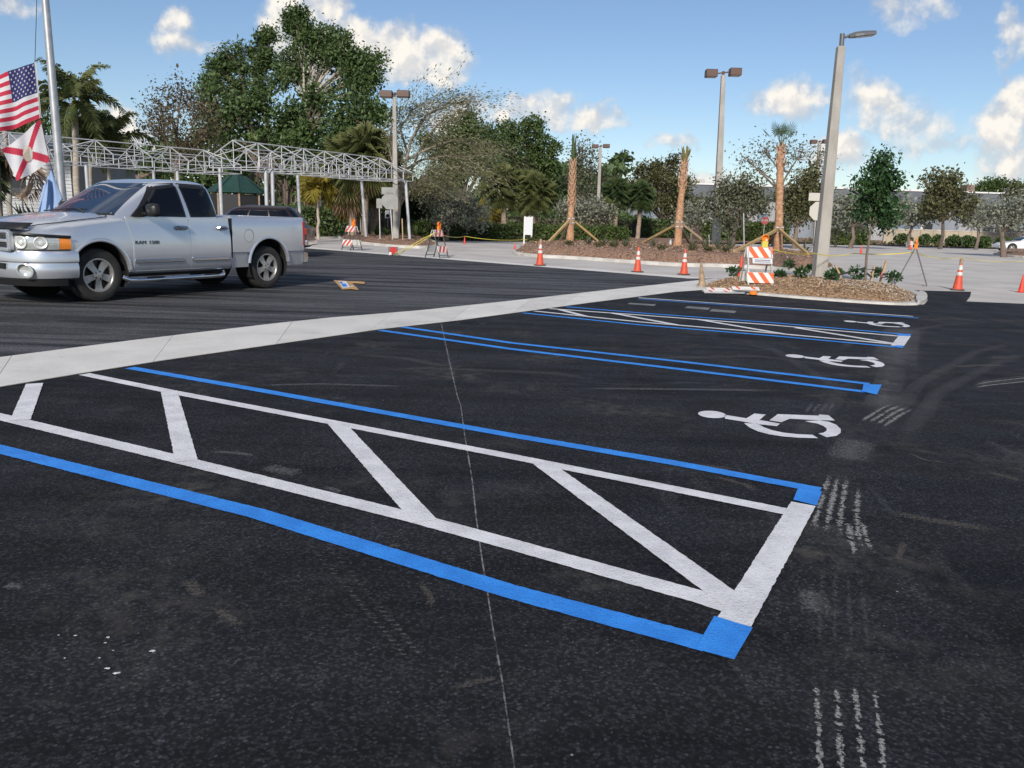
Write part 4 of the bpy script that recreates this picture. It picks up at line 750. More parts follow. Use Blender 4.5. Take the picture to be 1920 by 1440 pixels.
# ------------------------------------------------------------------ bare canopy frames
def canopy(label, r0, r1, half, zr, ze, bays, posts, hip=True, group=None):
    r0 = Vector((r0[0], r0[1], 0)); r1 = Vector((r1[0], r1[1], 0)); d = (r1 - r0).normalized(); n = Vector((d.y, -d.x, 0)); L_ = (r1 - r0).length
    root = tag(empty('canopy_frame', r0), label, 'canopy frame'); q = lambda s, t, z: d * s + n * t + Vector((0, 0, z)); M = 'white_steel'; zt = ze + .42; b = L_ / bays
    for t in (-half, half):
        for z in (ze, zt): member(root, q(0, t, z), q(L_, t, z), .055, M, 'chord')
        for i in range(bays + 1):
            member(root, q(i * b, t, ze), q(i * b, t, zt), .045, M, 'upright')
            if i < bays: member(root, q(i * b, t, ze if i % 2 else zt), q((i + 1) * b, t, zt if i % 2 else ze), .04, M, 'diagonal')
        for i in range(bays):
            member(root, q((i + .5) * b, t, ze), q((i + .5) * b, t, zt), .03, M, 'upright')
        for f in (.5,): member(root, q(0, t * (1 - f), zt + (zr - zt) * f), q(L_, t * (1 - f), zt + (zr - zt) * f), .045, M, 'purlin')
    member(root, q(0, 0, zr), q(L_, 0, zr), .06, M, 'ridge')
    for i in range(bays + 1):
        s = i * b; member(root, q(s, -half, ze), q(s, half, ze), .05, M, 'tie')
        for t in (-half, half):
            member(root, q(s, t, zt), q(s, 0, zr), .05, M, 'rafter'); member(root, q(s, t / 2, ze), q(s, t / 2, (zt + zr) / 2), .035, M, 'web'); member(root, q(s, 0, ze), q(s, t / 2, (zt + zr) / 2), .035, M, 'web')
            if i < bays and i % 2 == 0: member(root, q(s, t, zt), q(s + b, 0, zr), .032, M, 'brace')
        member(root, q(s, 0, ze), q(s, 0, zr), .04, M, 'web')
    if hip:
        e = L_ + half * .75
        for t in (-half, half):
            member(root, q(L_, 0, zr), q(e, t * .8, zt), .05, M, 'hip')
            for z in (ze, zt): member(root, q(L_, t, z), q(e, t * .8, z), .05, M, 'chord')
            member(root, q(e, t * .8, ze), q(e, t * .8, zt), .05, M, 'upright')
        for z in (ze, zt): member(root, q(e, -half * .8, z), q(e, half * .8, z), .05, M, 'chord')
    for (s, t, lean) in posts:
        mb = MB(); a = q(s, t, ze); c = Vector((a.x + lean, a.y, 0)); mb.tube([c, a], .075, 10); mb.build('post', M, root, smooth=True)
        mb = MB(); mb.box((c.x, c.y, .01), (.3, .3, .03)); mb.build('base_plate', 'galvanised', root)
    return root
b0 = at(437, 267, 34.6); b1 = at(712, 300, 42.5)
canopy('bare white steel canopy frame with sloped posts between pickup and signs', b0, b1, 1.55, 4.32, 3.22, 7, ((.4, -1.4, 0), (.4, 1.45, 0), (.75, 1.45, 0), (9.6, 1.4, .25), (9.4, -1.4, .25), (5.0, -1.5, .1)))
a0_, a1_ = at(-75, 243, 32.4), at(382, 283, 40.3)
canopy('bare white steel canopy frame running behind the flags', a0_, a1_, 1.6, 4.28, 3.22, 6, ((2.2, 1.5, 0), (4.0, 1.5, 0), (8.0, 1.5, 0), (8.4, -1.5, 0), (4.0, -1.5, 0)))
# ------------------------------------------------------------------ flagpole, halyard, flags
Yp = 17.0; pb = foot(129, Yp); pt_ = at(25, -700, Yp)
FP = tag(empty('flagpole', pb), 'tall brushed metal flagpole rising behind the pickup hood', 'flagpole')
mb = MB(); v = pt_ - pb; mb.tube([v * t for t in (0, .15, .3, .5, .75, 1)], [.088, .084, .078, .068, .055, .045], 16); mb.build('pole', 'galvanised', FP, smooth=True)
for t in (.2, .262, .35):
    mb = MB(); r = .083 - t * .035; mb.tube([v * t, v * (t + .004)], r + .004, 16); mb.build('joint_ring', 'galvanised', FP, smooth=True)
mb = MB(); mb.lathe([(.001, .14), (.07, .12), (.10, .07), (.07, .02), (.03, 0)], 16, c=tuple(v)); mb.build('finial', 'galvanised', FP, smooth=True); mb = MB(); mb.lathe([(.22, 0), (.21, .05), (.12, .09), (.106, .16)], 20); mb.build('base_collar', 'galvanised', FP, smooth=True)
mb = MB(); mb.tube([at(72, -300, Yp - .1) - pb, at(69, 0, Yp - .1) - pb, at(65.5, 115, Yp - .1) - pb, at(76, 222, Yp - .1) - pb, at(93, 303, Yp - .1) - pb, at(97, 314, Yp - .1) - pb, at(113, 372, Yp - .1) - pb, at(121, 420, Yp - .1) - pb], .006, 6); mb.build('halyard', 'strap', FP)
def cloth(name, m, thick=0.25, rough=0.75):
    mat(name, m, rough, c2=tuple(x * .88 for x in m), scale=40); t = MATS[name].node_tree; o = t.nodes['Material Output']; b = t.nodes['Principled BSDF']; tr = t.nodes.new('ShaderNodeBsdfTranslucent'); tr.inputs['Color'].default_value = (*m, 1)
    ms = t.nodes.new('ShaderNodeMixShader'); ms.inputs[0].default_value = thick; t.links.new(b.outputs[0], ms.inputs[1]); t.links.new(tr.outputs[0], ms.inputs[2]); t.links.new(ms.outputs[0], o.inputs['Surface'])
cloth('flag_red', (0.55, 0.03, 0.07)); cloth('flag_white', (0.74, 0.74, 0.76)); cloth('flag_navy', (0.03, 0.035, 0.16)); cloth('flag_sky', (0.38, 0.54, 0.82)); cloth('seal_gold', (0.58, 0.50, 0.42)); cloth('seal_blue', (0.50, 0.58, 0.58))
def bil(c, u, v): return (c[0] * (1 - u) + c[1] * u) * (1 - v) + (c[3] * (1 - u) + c[2] * u) * v
def flag_surface(corners, wave, amp, ph=0.0):      # corners: top hoist, top fly, bottom fly, bottom hoist
    cs = [Vector(p) for p in corners]
    nrm = (cs[1] - cs[0]).cross(cs[3] - cs[0]).normalized()
    def f(u, v, off=0.0):
        p = bil(cs, u, v); a = amp * min(1, u * 3) ; return p + nrm * (a * math.sin(wave * u * 6.28 + v * 1.7 + ph) + a * .4 * math.sin(wave * 2.3 * u * 6.28 - v * 3.1) + off) + Vector((0, 0, -.03 * math.sin(u * 3.14 * wave)))
    return f
U = tag(empty('national_flag', pb), 'red and white striped flag with starred navy canton on the flagpole', 'flag')
rel = lambda x, y, Y: at(x, y, Y) - pb
fs = flag_surface((rel(66, 117, 16.9), rel(-62, 152, 16.5), rel(-52, 262, 16.5), rel(76, 221, 16.9)), 1.3, .10)
for k in range(13):
    v0, v1 = k / 13, (k + 1) / 13; u0 = .40 if k < 7 else 0; n = 26
    MB().grid([[fs(u0 + (1 - u0) * i / n, v_) for i in range(n + 1)] for v_ in (v0, (v0 + v1) / 2, v1)]).build('stripe', 'flag_red' if k % 2 == 0 else 'flag_white', U, smooth=True, sharp=3)
MB().grid([[fs(.40 * i / 14, 7 / 13 * j / 8) for i in range(15)] for j in range(9)]).build('canton', 'flag_navy', U, smooth=True, sharp=3)
for side in (.012, -.012):
    mb = MB()
    for r in range(9):
        for c in range(6 if r % 2 == 0 else 5):
            cu_, cv_ = .40 * ((c + .5 if r % 2 == 0 else c + 1) / 6), 7 / 13 * (r + .7) / 9.4; P = []
            for k in range(10):
                a = math.pi * k / 5; rad = (.026 if k % 2 == 0 else .010); P.append(fs(cu_ + rad * math.sin(a) / 1.6, cv_ - rad * math.cos(a), side))
            mb.add(P, [tuple(range(10))])
    o = mb.build('stars', 'flag_white', U, fix=False); o['kind'] = 'stuff'
mb = MB(); mb.grid([[fs(-.012 + .024 * i, v_ / 6, .003) for i in range(2)] for v_ in range(7)]); mb.build('hoist_band', 'flag_white', U)
S = tag(empty('state_flag', pb), 'white flag with red diagonal cross and round seal hanging below the striped flag', 'flag')
fs2 = flag_surface((rel(75.5, 223, 16.9), rel(4, 279, 16.55), rel(32, 339, 16.55), rel(93.5, 301, 16.9)), .9, .07, 1.0)
n = 32; mats = []
mb = MB(); rows = [[fs2(i / n, j / n) for i in range(n + 1)] for j in range(n + 1)]; mb.grid(rows); me = mb.mesh('field'); me.materials.append(MATS['flag_white']); me.materials.append(MATS['flag_red'])
for p_ in me.polygons:
    j, i = divmod(p_.index, n); u, v_ = (i + .5) / n, (j + .5) / n; p_.material_index = 1 if (abs(u - v_) < .095 or abs(u + v_ - 1) < .095) else 0; p_.use_smooth = True
o = bpy.data.objects.new('field', me); col.objects.link(o); o.parent = S
for side in (.010, -.010):
    for rad, m_, dz in ((.20, 'seal_gold', 1.0), (.155, 'seal_blue', 1.5), (.06, 'flag_white', 2.0)):
        mb = MB(); mb.add([fs2(.5 + rad * math.cos(a) * .62, .5 + rad * math.sin(a), side * dz) for a in [2 * math.pi * k / 24 for k in range(24)]], [tuple(range(24))]); mb.build('seal', m_, S, fix=False)
K3 = tag(empty('plain_flag', pb), 'plain light blue flag hanging limp lowest on the flagpole', 'flag')
fs3 = flag_surface((rel(96, 313, 16.9), rel(84, 350, 16.7), rel(66, 432, 16.6), rel(116, 372, 16.9)), 1.6, .06, .5)
MB().grid([[fs3(i / 18, j / 12) for i in range(19)] for j in range(13)]).build('field', 'flag_sky', K3, smooth=True, sharp=3)
# ------------------------------------------------------------------ lamp posts
def lamp(name, label, base, top, Y, w0, w1, heads, hs_, mat_h, group=None, square=True):
    b = foot(base, Y); t = at(*top, Y); root = tag(empty(name, b), label, 'lamp post', group); v = t - b
    mb = MB(); mb.beam((0, 0, -.05), v, w0, w0, up=(0, 1, 0), w2=w1); mb.build('post', 'pole_concrete', root, bevel=w1 * .12)
    if heads:
        (ax, ay), (bx, by) = heads; A = at(ax, ay, Y - .05) - b; B = at(bx, by, Y + .05) - b
        mb = MB(); mb.beam(A, B, .07, .07); mb.build('cross_arm', mat_h, root); mb = MB(); mb.tube([v - Vector((0, 0, .02)), (A + B) / 2 + Vector((0, 0, .08))], w1 * .33, 8); mb.build('tenon', mat_h, root)
        for P, s in ((A, -1), (B, 1)):
            h = empty('lamp_head', P); h.parent = root; L_, W_, H_ = hs_; mb = MB(); x0, x1 = (0, s * L_)
            prof_ = [(-.5, -.5), (.5, -.5), (.5, .3), (.42, .5), (-.42, .5), (-.5, .3)]
            mb.loft([[(x, y * W_, z * H_) for y, z in prof_] for x in (x0, x1)]); mb.build('housing', mat_h, h, bevel=.02); mb = MB(); mb.box(((x0 + x1) / 2, 0, -H_ * .5), (L_ * .8, W_ * .8, .03)); mb.build('lens', 'lamp_glass', h)
    return root, v
Y2 = Yof(1342, 470.5)
lamp('lamp_post', 'tall slim concrete lamp post with two brown box heads behind the middle braced palm', 1342, (1356, 141), Y2, .44, .22, ((1344, 138), (1368, 135)), (.62, .60, .40), 'lamp_brown', 'twin-head lamp posts')
lamp('lamp_post', 'old concrete lamp post with two brown box heads, overgrown by the wispy bare tree', 743, (739.5, 182), 42.5, .32, .17, ((736, 177), (745, 176)), (.62, .55, .32), 'lamp_brown', 'twin-head lamp posts')
lamp('lamp_post', 'distant twin-head lamp post beside the leftmost braced palm', 1119, (1126, 276), 80, .40, .22, ((1122, 274.5), (1131, 273.5)), (.62, .60, .34), 'lamp_brown', 'twin-head lamp posts')
lamp('lamp_post', 'distant twin-head lamp post partly hidden by the near concrete lamp post', 1528, (1536.5, 268), 72, .36, .22, ((1531, 266), (1543, 265)), (.52, .50, .32), 'lamp_brown', 'twin-head lamp posts')
Y1 = Yof(1535, 531)
LP, v = lamp('lamp_post', 'nearest concrete lamp post with flat grey LED head, standing in the mulched island', 1535, (1576.5, 87), Y1, .335, .19, None, None, None)
b = foot(1535, Y1); mb = MB(); a_ = at(1577.5, 90, Y1) - b; c_ = at(1579.5, 63, Y1) - b; mb.tube([a_, c_], .06, 12); mb.build('tenon', 'lamp_grey', LP, smooth=True)
mb = MB(); p0_, p1_ = at(1579, 70, Y1) - b, at(1594, 65.5, Y1) - b; mb.tube([p0_, (p0_ + p1_) / 2 + Vector((0, 0, -.02)), p1_], .035, 8); mb.build('arm', 'lamp_grey', LP, smooth=True)
A, B = at(1592, 66.5, Y1) - b, at(1639, 62, Y1) - b; d_ = (B - A).normalized(); s_ = Vector((0, 1, 0)); u_ = d_.cross(s_).normalized(); u_ = u_ if u_.z > 0 else -u_
mb = MB(); L_ = (B - A).length; mb.loft([[A + d_ * (L_ * t) + s_ * (y * wv) + u_ * z for y, z in ((-1, -.055), (1, -.055), (1, .0), (.6, hh), (-.6, hh), (-1, .0))] for t, wv, hh in ((0, .06, .03), (.18, .14, .06), (.5, .17, .065), (1, .16, .045))]); mb.build('led_head', 'lamp_grey', LP)
for k in range(4):
    mb = MB(); c = A + d_ * (L_ * (.36 + .16 * k)) - u_ * .062; mb.add([c + d_ * (i * .045) + s_ * (j * .11) for i, j in ((-1, -1), (1, -1), (1, 1), (-1, 1))], [(0, 1, 2, 3)]); mb.build('led_panel', 'lamp_glass', LP)
# ------------------------------------------------------------------ cones
def cone(label, base, h_px, kind='collar', lean=(0, 0), name='traffic_cone', hat=False):
    p = G(*base); H_ = h_px * p.y / FPX; root = tag(empty(name, p, random.uniform(0, 1.5)), label, 'traffic cone', 'traffic cones' if kind != 'tan' else None); body = {'collar': 'cone_orange', 'plain': 'cone_red', 'tan': 'cone_tan'}[kind]; r0 = H_ * .155
    mb = MB(); w_ = H_ * .20; mb.prism([(w_ * a, w_ * c) for a, c in ((1, .8), (.8, 1), (-.8, 1), (-1, .8), (-1, -.8), (-.8, -1), (.8, -1), (1, -.8))], 0.0, H_ * .04); mb.build('base', 'cone_rubber' if kind == 'collar' else body, root, bevel=.006)
    rad = lambda t: r0 * (1 - t) + H_ * .032 * t
    mb = MB(); mb.lathe([(rad(0) * 1.12, H_ * .04), (rad(.02), H_ * .06), (rad(.5), H_ * .5), (rad(.97), H_ * .98), (rad(1) * .8, H_), (rad(1) * .5, H_ * .99)], 24); mb.build('body', body, root, smooth=True)
    if kind == 'collar':
        for t0, t1 in ((.50, .61), (.68, .84)):
            mb = MB(); mb.lathe([(rad(t0) + .004, H_ * t0), (rad(t1) + .004, H_ * t1)], 24); mb.build('reflective_collar', 'cone_white', root, smooth=True)
    if hat:
        mb = MB(); mb.lathe([(rad(.9) + .006, H_ * .88), (rad(1) + .02, H_ * 1.0), (rad(1) + .012, H_ * 1.05), (.004, H_ * 1.07)], 14); mb.build('torn_cap', 'cone_tan', root, smooth=True)
    if lean != (0, 0): root.rotation_euler = (lean[0], lean[1], 0)
    return root
cone('orange cone with torn top, left of the leftmost braced palm', (1012, 498), 46, hat=True); cone('orange cone with white collars between left and middle braced palms', (1195, 510), 46); cone('orange cone with white collars just left of the tan cone', (1282, 515), 47)
cone('orange collared cone with brown torn cap on the right concrete', (1795, 544), 55, hat=True); cone('plain red-orange cone at the right picture edge', (1914, 548), 33, 'plain'); cone('small red cone left of the leftmost palm, beside the white board', (965, 472), 16, 'plain')
cone('bright red cone standing behind the front striped barricade', (1388, 517), 36, 'plain'); cone('tiny red cone in front of the low hedge under the tape', (871, 457), 13, 'plain'); cone('small red cone behind the island between left and middle palms', (1158, 468), 19, 'plain')
cone('small red cone far off right of the near lamp post', (1614, 476), 16, 'plain'); cone('small orange cone with white top behind the folded trestle', (1706, 468), 18, 'collar'); cone('tan mud-caked cone leaning at the tip of the mulched island', (1317, 541), 49, 'tan', (.0, -.13))
# ------------------------------------------------------------------ striped A-frame barricades
def barricade(label, base, rz, s, red=False, light=True, sign=False, spread=.32, cat='barricade', name='striped_barricade', boards=True):
    root = tag(empty(name, base, rz, s), label, cat); W_ = .61; fr = 'galvanised' if not red else 'dark_steel'
    for k, sy in ((0, -1), (1, 1)):
        f = empty('frame'); f.parent = root; tp_ = Vector((0, 0, 1.0)); y0 = sy * spread
        for sx in (-1, 1): 
            o = MB(); o.beam((sx * W_ * .46, y0, 0), (sx * W_ * .44, sy * .02, 1.0), .035, .03); o.build('leg', fr, f)
        o = MB(); o.beam((-W_ * .45, y0 * .9, .10), (W_ * .45, y0 * .9, .10), .025); o.build('rung', fr, f)
        if not boards: continue
        for z0, z1, nm in ((.76, 1.0, 'top_board'), (.20, .43, 'lower_board')):
            ya, yb = y0 * (1 - z0) + sy * .03, y0 * (1 - z1) + sy * .03; th = sy * .02; skew = .10
            cs = [Vector((-W_ / 2, ya, z0)), Vector((W_ / 2, ya, z0)), Vector((W_ / 2, yb, z1)), Vector((-W_ / 2, yb, z1))]
            o = MB(); o.add(cs + [c + Vector((0, -th, 0)) for c in cs], [(0, 1, 2, 3), (4, 7, 6, 5), (0, 4, 5, 1), (1, 5, 6, 2), (2, 6, 7, 3), (3, 7, 4, 0)]); bd = o.build(nm, 'barricade_white', f)
            nst = 5
            for i in range(-1, nst):
                if i % 2: continue
                dirn = 1 if not red else -1
                u0, u1 = (i / nst), ((i + 1) / nst); sh = 1.35 / nst
                P = []
                for (u, v_) in ((u0, 0), (u1, 0), (u1 - dirn * sh, 1), (u0 - dirn * sh, 1)): P.append((u, v_))
                def clip(P, lo):
                    out = []
                    for (a, b_) in zip(P, P[1:] + P[:1]):
                        ia, ib = (a[0] >= 0) if lo else (a[0] <= 1), (b_[0] >= 0) if lo else (b_[0] <= 1)
                        if ia: out.append(a)
                        if ia != ib:
                            t_ = ((0 if lo else 1) - a[0]) / (b_[0] - a[0]); out.append(((0 if lo else 1), a[1] + (b_[1] - a[1]) * t_))
                    return out
                if dirn > 0: P = [(u + sh, v_) for u, v_ in P]
                P = clip(clip(P, True), False) if len(P) > 2 else P
                if len(P) < 3: continue
                o = MB(); o.add([bil(cs, u, v_) + Vector((0, sy * .004, 0)) for u, v_ in P], [tuple(range(len(P)))]); o.build('stripe', 'barricade_red' if red else 'barricade_orange', bd, fix=False)
        if sign and sy < 0:
            o = MB(); ya, yb = y0 * (1 - .75) - .045, y0 * (1 - .64) - .045; o.add([(-W_ * .30, yb - .02, .635), (W_ * .46, yb - .02, .635), (W_ * .46, ya, .75), (-W_ * .30, ya, .75)], [(0, 1, 2, 3)]); o.build('notice_strip', 'sign_white', f)
            for k_, z_ in enumerate((.71, .67)):
                o = MB(); o.box((W_ * .08, -.152 - .016 * k_, z_), (W_ * .60, .004, .014)); o.build('notice_text', 'strap', f)
    if light:
        l = empty('warning_light', (.12, 0, 1.0)); l.parent = root; o = MB(); o.box((0, 0, .06), (.14, .09, .14)); o.build('battery_box', 'amber_light' if red else 'tape_yellow', l, bevel=.01); o = MB(); o.lathe([(.07, -.03), (.085, -.02), (.085, .02), (.07, .03), (.001, .04)], 18, 'Y', (0, 0, .20)); o.build('lens', 'amber_light', l, smooth=True)
    return root
p = G(1416, 545); barricade('orange and white striped barricade at the tip of the near mulched island', p, math.radians(4), 1.02 * p.y / 19.0, sign=True)
p = G(660, 469); barricade('red and white striped barricade with orange lamp, left below the canopy', p, math.radians(-38), .98, red=True)
p = G(819, 483); barricade('red and white barricade seen from its side, taped, right of the signs', p, math.radians(62), 1.0, red=True)
p = G(1708, 534); barricade('folding trestle seen edge-on with orange lamp, right of the near island', p, math.radians(63.5), 1.0, light=True, boards=False, spread=.40, red=True)
# flattened barricade at the kerb
FB = tag(empty('flattened_barricade', G(1372, 552)), 'collapsed striped barricade lying flat at the kerb', 'barricade')
for k, (x, y, z, rz, L_) in enumerate(((-.30, .05, .05, .05, .62), (-.22, .16, .09, -.06, .60), (.32, .10, .13, .02, .60))):
    pl = empty('plank', (x, y, z), rz); pl.parent = FB; mb = MB(); mb.box((0, 0, 0), (L_, .13, .02), M=Matrix.Rotation(.25 + .1 * k, 3, 'X')); mb.build('board', 'barricade_white', pl)
    for i in (-1, 1):
        mb = MB(); mb.box((i * .17, -.002, .012), (.05, .12, .004), M=Matrix.Rotation(.25 + .1 * k, 3, 'X') @ Matrix.Rotation(.5, 3, 'Z')); mb.build('stripe', 'barricade_red' if k != 2 else 'barricade_orange', pl)
mb = MB(); mb.beam((-.62, -.05, .03), (.25, -.10, .05), .03); mb.build('leg', 'galvanised', FB); mb = MB(); mb.beam((-.60, .22, .04), (.65, .24, .10), .03); mb.build('leg', 'galvanised', FB); mb = MB(); mb.lathe([(.02, 0), (.09, .03), (.085, .09), (.02, .11)], 16, c=(.42, -.16, .0)); mb.build('amber_lamp', 'amber_light', FB, smooth=True)
# dark square panel with red disc
RP = tag(empty('red_disc_panel', G(737, 479), math.radians(8)), 'dark square panel with red disc standing on the asphalt edge', 'warning sign'); mb = MB(); mb.box((0, 0, .16), (.36, .05, .32), M=Matrix.Rotation(-.12, 3, 'X')); mb.build('panel', 'dark_steel', RP); mb = MB(); mb.lathe([(.001, -.04), (.13, -.04), (.13, -.03)], 20, 'Y', (.01, 0, .19)); mb.build('disc', 'sign_red', RP); mb = MB(); mb.lathe([(.001, .07), (.05, .055), (.07, 0), (.06, -.04), (.001, -.05)], 14, c=(-.10, -.10, .06)); mb.build('weight', 'barricade_white', RP, smooth=True)
# ------------------------------------------------------------------ caution tape
def tape(label, pts, wd=.026):
    P = []
    for a, b in zip(pts, pts[1:]):
        a, b = Vector(a), Vector(b); n = max(6, int((b - a).length / .35))
        for i in range(n + (b == Vector(pts[-1]))): t_ = i / n; P.append(a.lerp(b, t_) - Vector((0, 0, .10 * 4 * t_ * (1 - t_) * min(1, (b - a).length / 4))))
    r1, r2, r3, r4 = [], [], [], []
    for i, p in enumerate(P):
        tw = .5 * math.sin(i * .35); d = (P[min(i + 1, len(P) - 1)] - P[max(i - 1, 0)]).normalized(); s_ = d.cross(Vector((0, 0, 1))).normalized(); o = (Vector((0, 0, 1)) * math.cos(tw) + s_ * math.sin(tw)) * wd / 2; r1.append(p + o); r2.append(p - o)
    o = MB().grid([r1, r2]).build('caution_tape', 'tape_yellow', None, fix=False); sl = o.modifiers.new('s', 'SOLIDIFY'); sl.thickness = .002; tag(o, label, 'caution tape'); return o
tape('slack yellow tape running down from taped barricade to the red disc panel', [at(815, 436, 28.6), at(795, 446, 28.8), at(741, 474, 29.4), G(735, 478)])
tape('second yellow tape strand beside the first, sloping left from the taped barricade', [at(812, 438, 28.5), at(797, 449, 28.6), at(760, 469, 29.2), G(742, 479)])
tape('long yellow tape strung along the low hedge towards the leftmost braced palm', [at(817, 436, 28.7), at(872, 443, 40), at(986, 449, 43), at(1030, 455, 42)])
tape('yellow tape strung from front barricade past the near lamp post', [at(1445, 466, 19.2), at(1527, 475, 21.0), at(1600, 475, 23.0), at(1712, 473, 23.0)])
tape('yellow tape knotted down the right leg of the front barricade', [at(1443, 464, 18.9), at(1446, 490, 18.8), at(1440, 520, 18.7), at(1446, 532, 18.6), G(1434, 551)])
tape('faint yellow tape lying over the far concrete at right', [at(1712, 473, 23.0), at(1800, 483, 34), at(1930, 489, 42)], .03)
# ------------------------------------------------------------------ signs
def octagon(r, y, c=(0, 0, 0)): return [(c[0] + r * math.cos(math.pi / 8 + k * math.pi / 4), y, c[2] + r * math.sin(math.pi / 8 + k * math.pi / 4)) for k in range(8)]
def sign(name, label, base, Y, top, parts, pw=.06, pm='galvanised', rz=0.0):
    b = foot(base, Y) if not isinstance(base, tuple) else G(*base); Y = b.y; t = at(*top, Y); root = tag(empty(name, b), label, 'sign'); mb = MB(); mb.beam((0, 0, -.05), t - b, pw, pw * .7); mb.build('post', pm, root)
    for (nm, kind, px, w_, h_, m) in parts:
        c = at(*px, Y) - b; o = MB()
        if kind == 'oct': f, k = octagon(w_ / 2 / .924, -.05), octagon(w_ / 2 / .924, -.062)
        else: f = [(x * w_ / 2, -.05, z * h_ / 2) for x, z in ((-1, -1), (1, -1), (1, 1), (-1, 1))]; k = [(x, -.062, z) for x, _, z in f]
        n = len(f); o.add(f + k, [tuple(range(n)), tuple(range(n, 2 * n))[::-1]] + [(i, (i + 1) % n, n + (i + 1) % n, n + i) for i in range(n)]); ob = o.build(nm, m, root); ob.location = c; ob.rotation_euler = (0, 0, rz)
    return root
Ys = Yof(1524, 491)
sg_ = sign('stop_sign', 'back of a cream octagonal sign with name plate, behind the near lamp post', (1524, 491), None, (1538, 362), (('octagon_plate', 'oct', (1534, 396), .80, 0, 'sign_cream'), ('name_plate', 'rect', (1538, 369.5), 1.05, .34, 'sign_cream')), .085, 'dark_steel')
sign('stop_sign', 'grey back of octagonal sign with plate above, under the canopy end', 737, 40.5, (730, 353), (('octagon_plate', 'oct', (731.5, 377), .80, 0, 'sign_back'), ('name_plate', 'rect', (729, 358), .70, .34, 'sign_back')), .07)
sign('plain_sign', 'small grey sign back left of the octagonal sign', 713, 40.8, (711, 372), (('plate', 'rect', (711.5, 381.5), .28, .46, 'sign_back'),), .06)
b = G(989, 463); SB = tag(empty('board_sign', b), 'pale blank board on two white posts left of the leftmost braced palm', 'sign')
for x in (-.20, .20):
    mb = MB(); mb.beam((x, 0, -.05), (x, 0, 1.62), .075); mb.build('post', 'barricade_white', SB)
mb = MB(); mb.box((.02, -.05, 1.12), (.36, .03, .95)); mb.build('panel', 'sign_white', SB)
r = sign('stop_sign', 'small distant red stop sign between lamp post and rightmost braced palm', 1430, 58, (1434, 407), (('octagon_plate', 'oct', (1434, 413.5), .55, 0, 'sign_dull'),), .05)
c = at(1434, 413.5, 58) - foot(1430, 58); text('lettering', 'STOP', .19, 'sign_cream', r, (c.x, c.y - .068, c.z), (math.pi / 2, 0, 0), .002)
for x, y, lb in ((676, 398, 'small white parking sign left of the sabal palm trunks'), (727, 402, 'small white parking sign behind the grey octagonal sign'), (777, 406, 'small white parking sign with blue panel right of the overgrown lamp post')):
    sign('parking_sign', lb, x, 55, (x, y - 7), (('plate', 'rect', (x, y), .34, .52, 'sign_white'), ('blue_panel', 'rect', (x, y + 2.5), .22, .18, 'sign_blue')), .05)
for (x, y0, y1, Y, lb, m) in ((756, 410, 454, 39.5, 'thin pale wooden stake in the island right of the signs', 'stake_wood'), (1331, 440, 476, 40, 'thin grey post behind the middle braced palm', 'galvanised'), (1396, 400, 482, 38.5, 'thin grey metal post left of the rightmost braced palm', 'galvanised')):
    b = foot(x, Y); o = MB(); o.beam((0, 0, -.1), at(x - 2, y0, Y) - b, .06, .05); o = o.build('marker_post', m); o.location = b; tag(o, lb, 'post')
for k, (x, y, lb) in enumerate(((1255, 475, 'short white utility stub beside the middle braced palm'), (1704, 461, 'low white utility box far off behind the folding trestle'), (1311, 447, 'white utility stub far behind the middle palm brace'), (1397, 448, 'white utility stub far behind the rightmost palm'))):
    b = G(x, y + 3); hgt = (.75, .55, .6, .6)[k]; o = tag(empty('utility_stub', b), lb, 'utility box'); mb = MB(); mb.box((0, 0, hgt / 2), ((.10, .55, .3, .3)[k], .25, hgt)); mb.build('casing', 'sign_white', o, bevel=.02); mb = MB(); mb.box((0, 0, hgt), ((.12, .60, .34, .34)[k], .28, .05)); mb.build('lid', 'sign_cream', o)
# cardboard stencil sheet on the drive lane
q5 = lambda x, y: G(560 + x / 6, 400 + y / 6)
CB = tag(empty('cardboard_sheet', q5(560, 820)), 'torn cardboard sheet with blue and white print on the asphalt', 'cardboard'); o_ = q5(560, 820)
def flat(poly, z, m, nm, t=.012):
    P = [q5(*p) - o_ for p in poly]; mb = MB(); n = len(P); vs, fs_ = tri_fill([(p.x, p.y) for p in P], z); mb.add(vs, fs_); ob = mb.build(nm, m, CB); s_ = ob.modifiers.new('s', 'SOLIDIFY'); s_.thickness = t; s_.offset = -1; return ob
flat([(395, 766), (450, 768), (560, 776), (660, 778), (735, 784), (748, 794), (740, 802), (640, 794), (590, 792), (640, 838), (672, 872), (600, 862), (490, 868)], .03, 'cardboard', 'sheet'); flat([(445, 780), (535, 782), (580, 850), (495, 856)], .034, 'print_white', 'print', .002)
flat([(455, 790), (490, 790), (496, 806), (466, 806)], .038, 'sign_blue', 'print', .002); flat([(475, 812), (530, 810), (548, 842), (500, 846)], .038, 'blue_paint', 'print', .002); flat([(582, 836), (612, 834), (616, 842), (588, 845)], .034, 'print_white', 'print', .002)
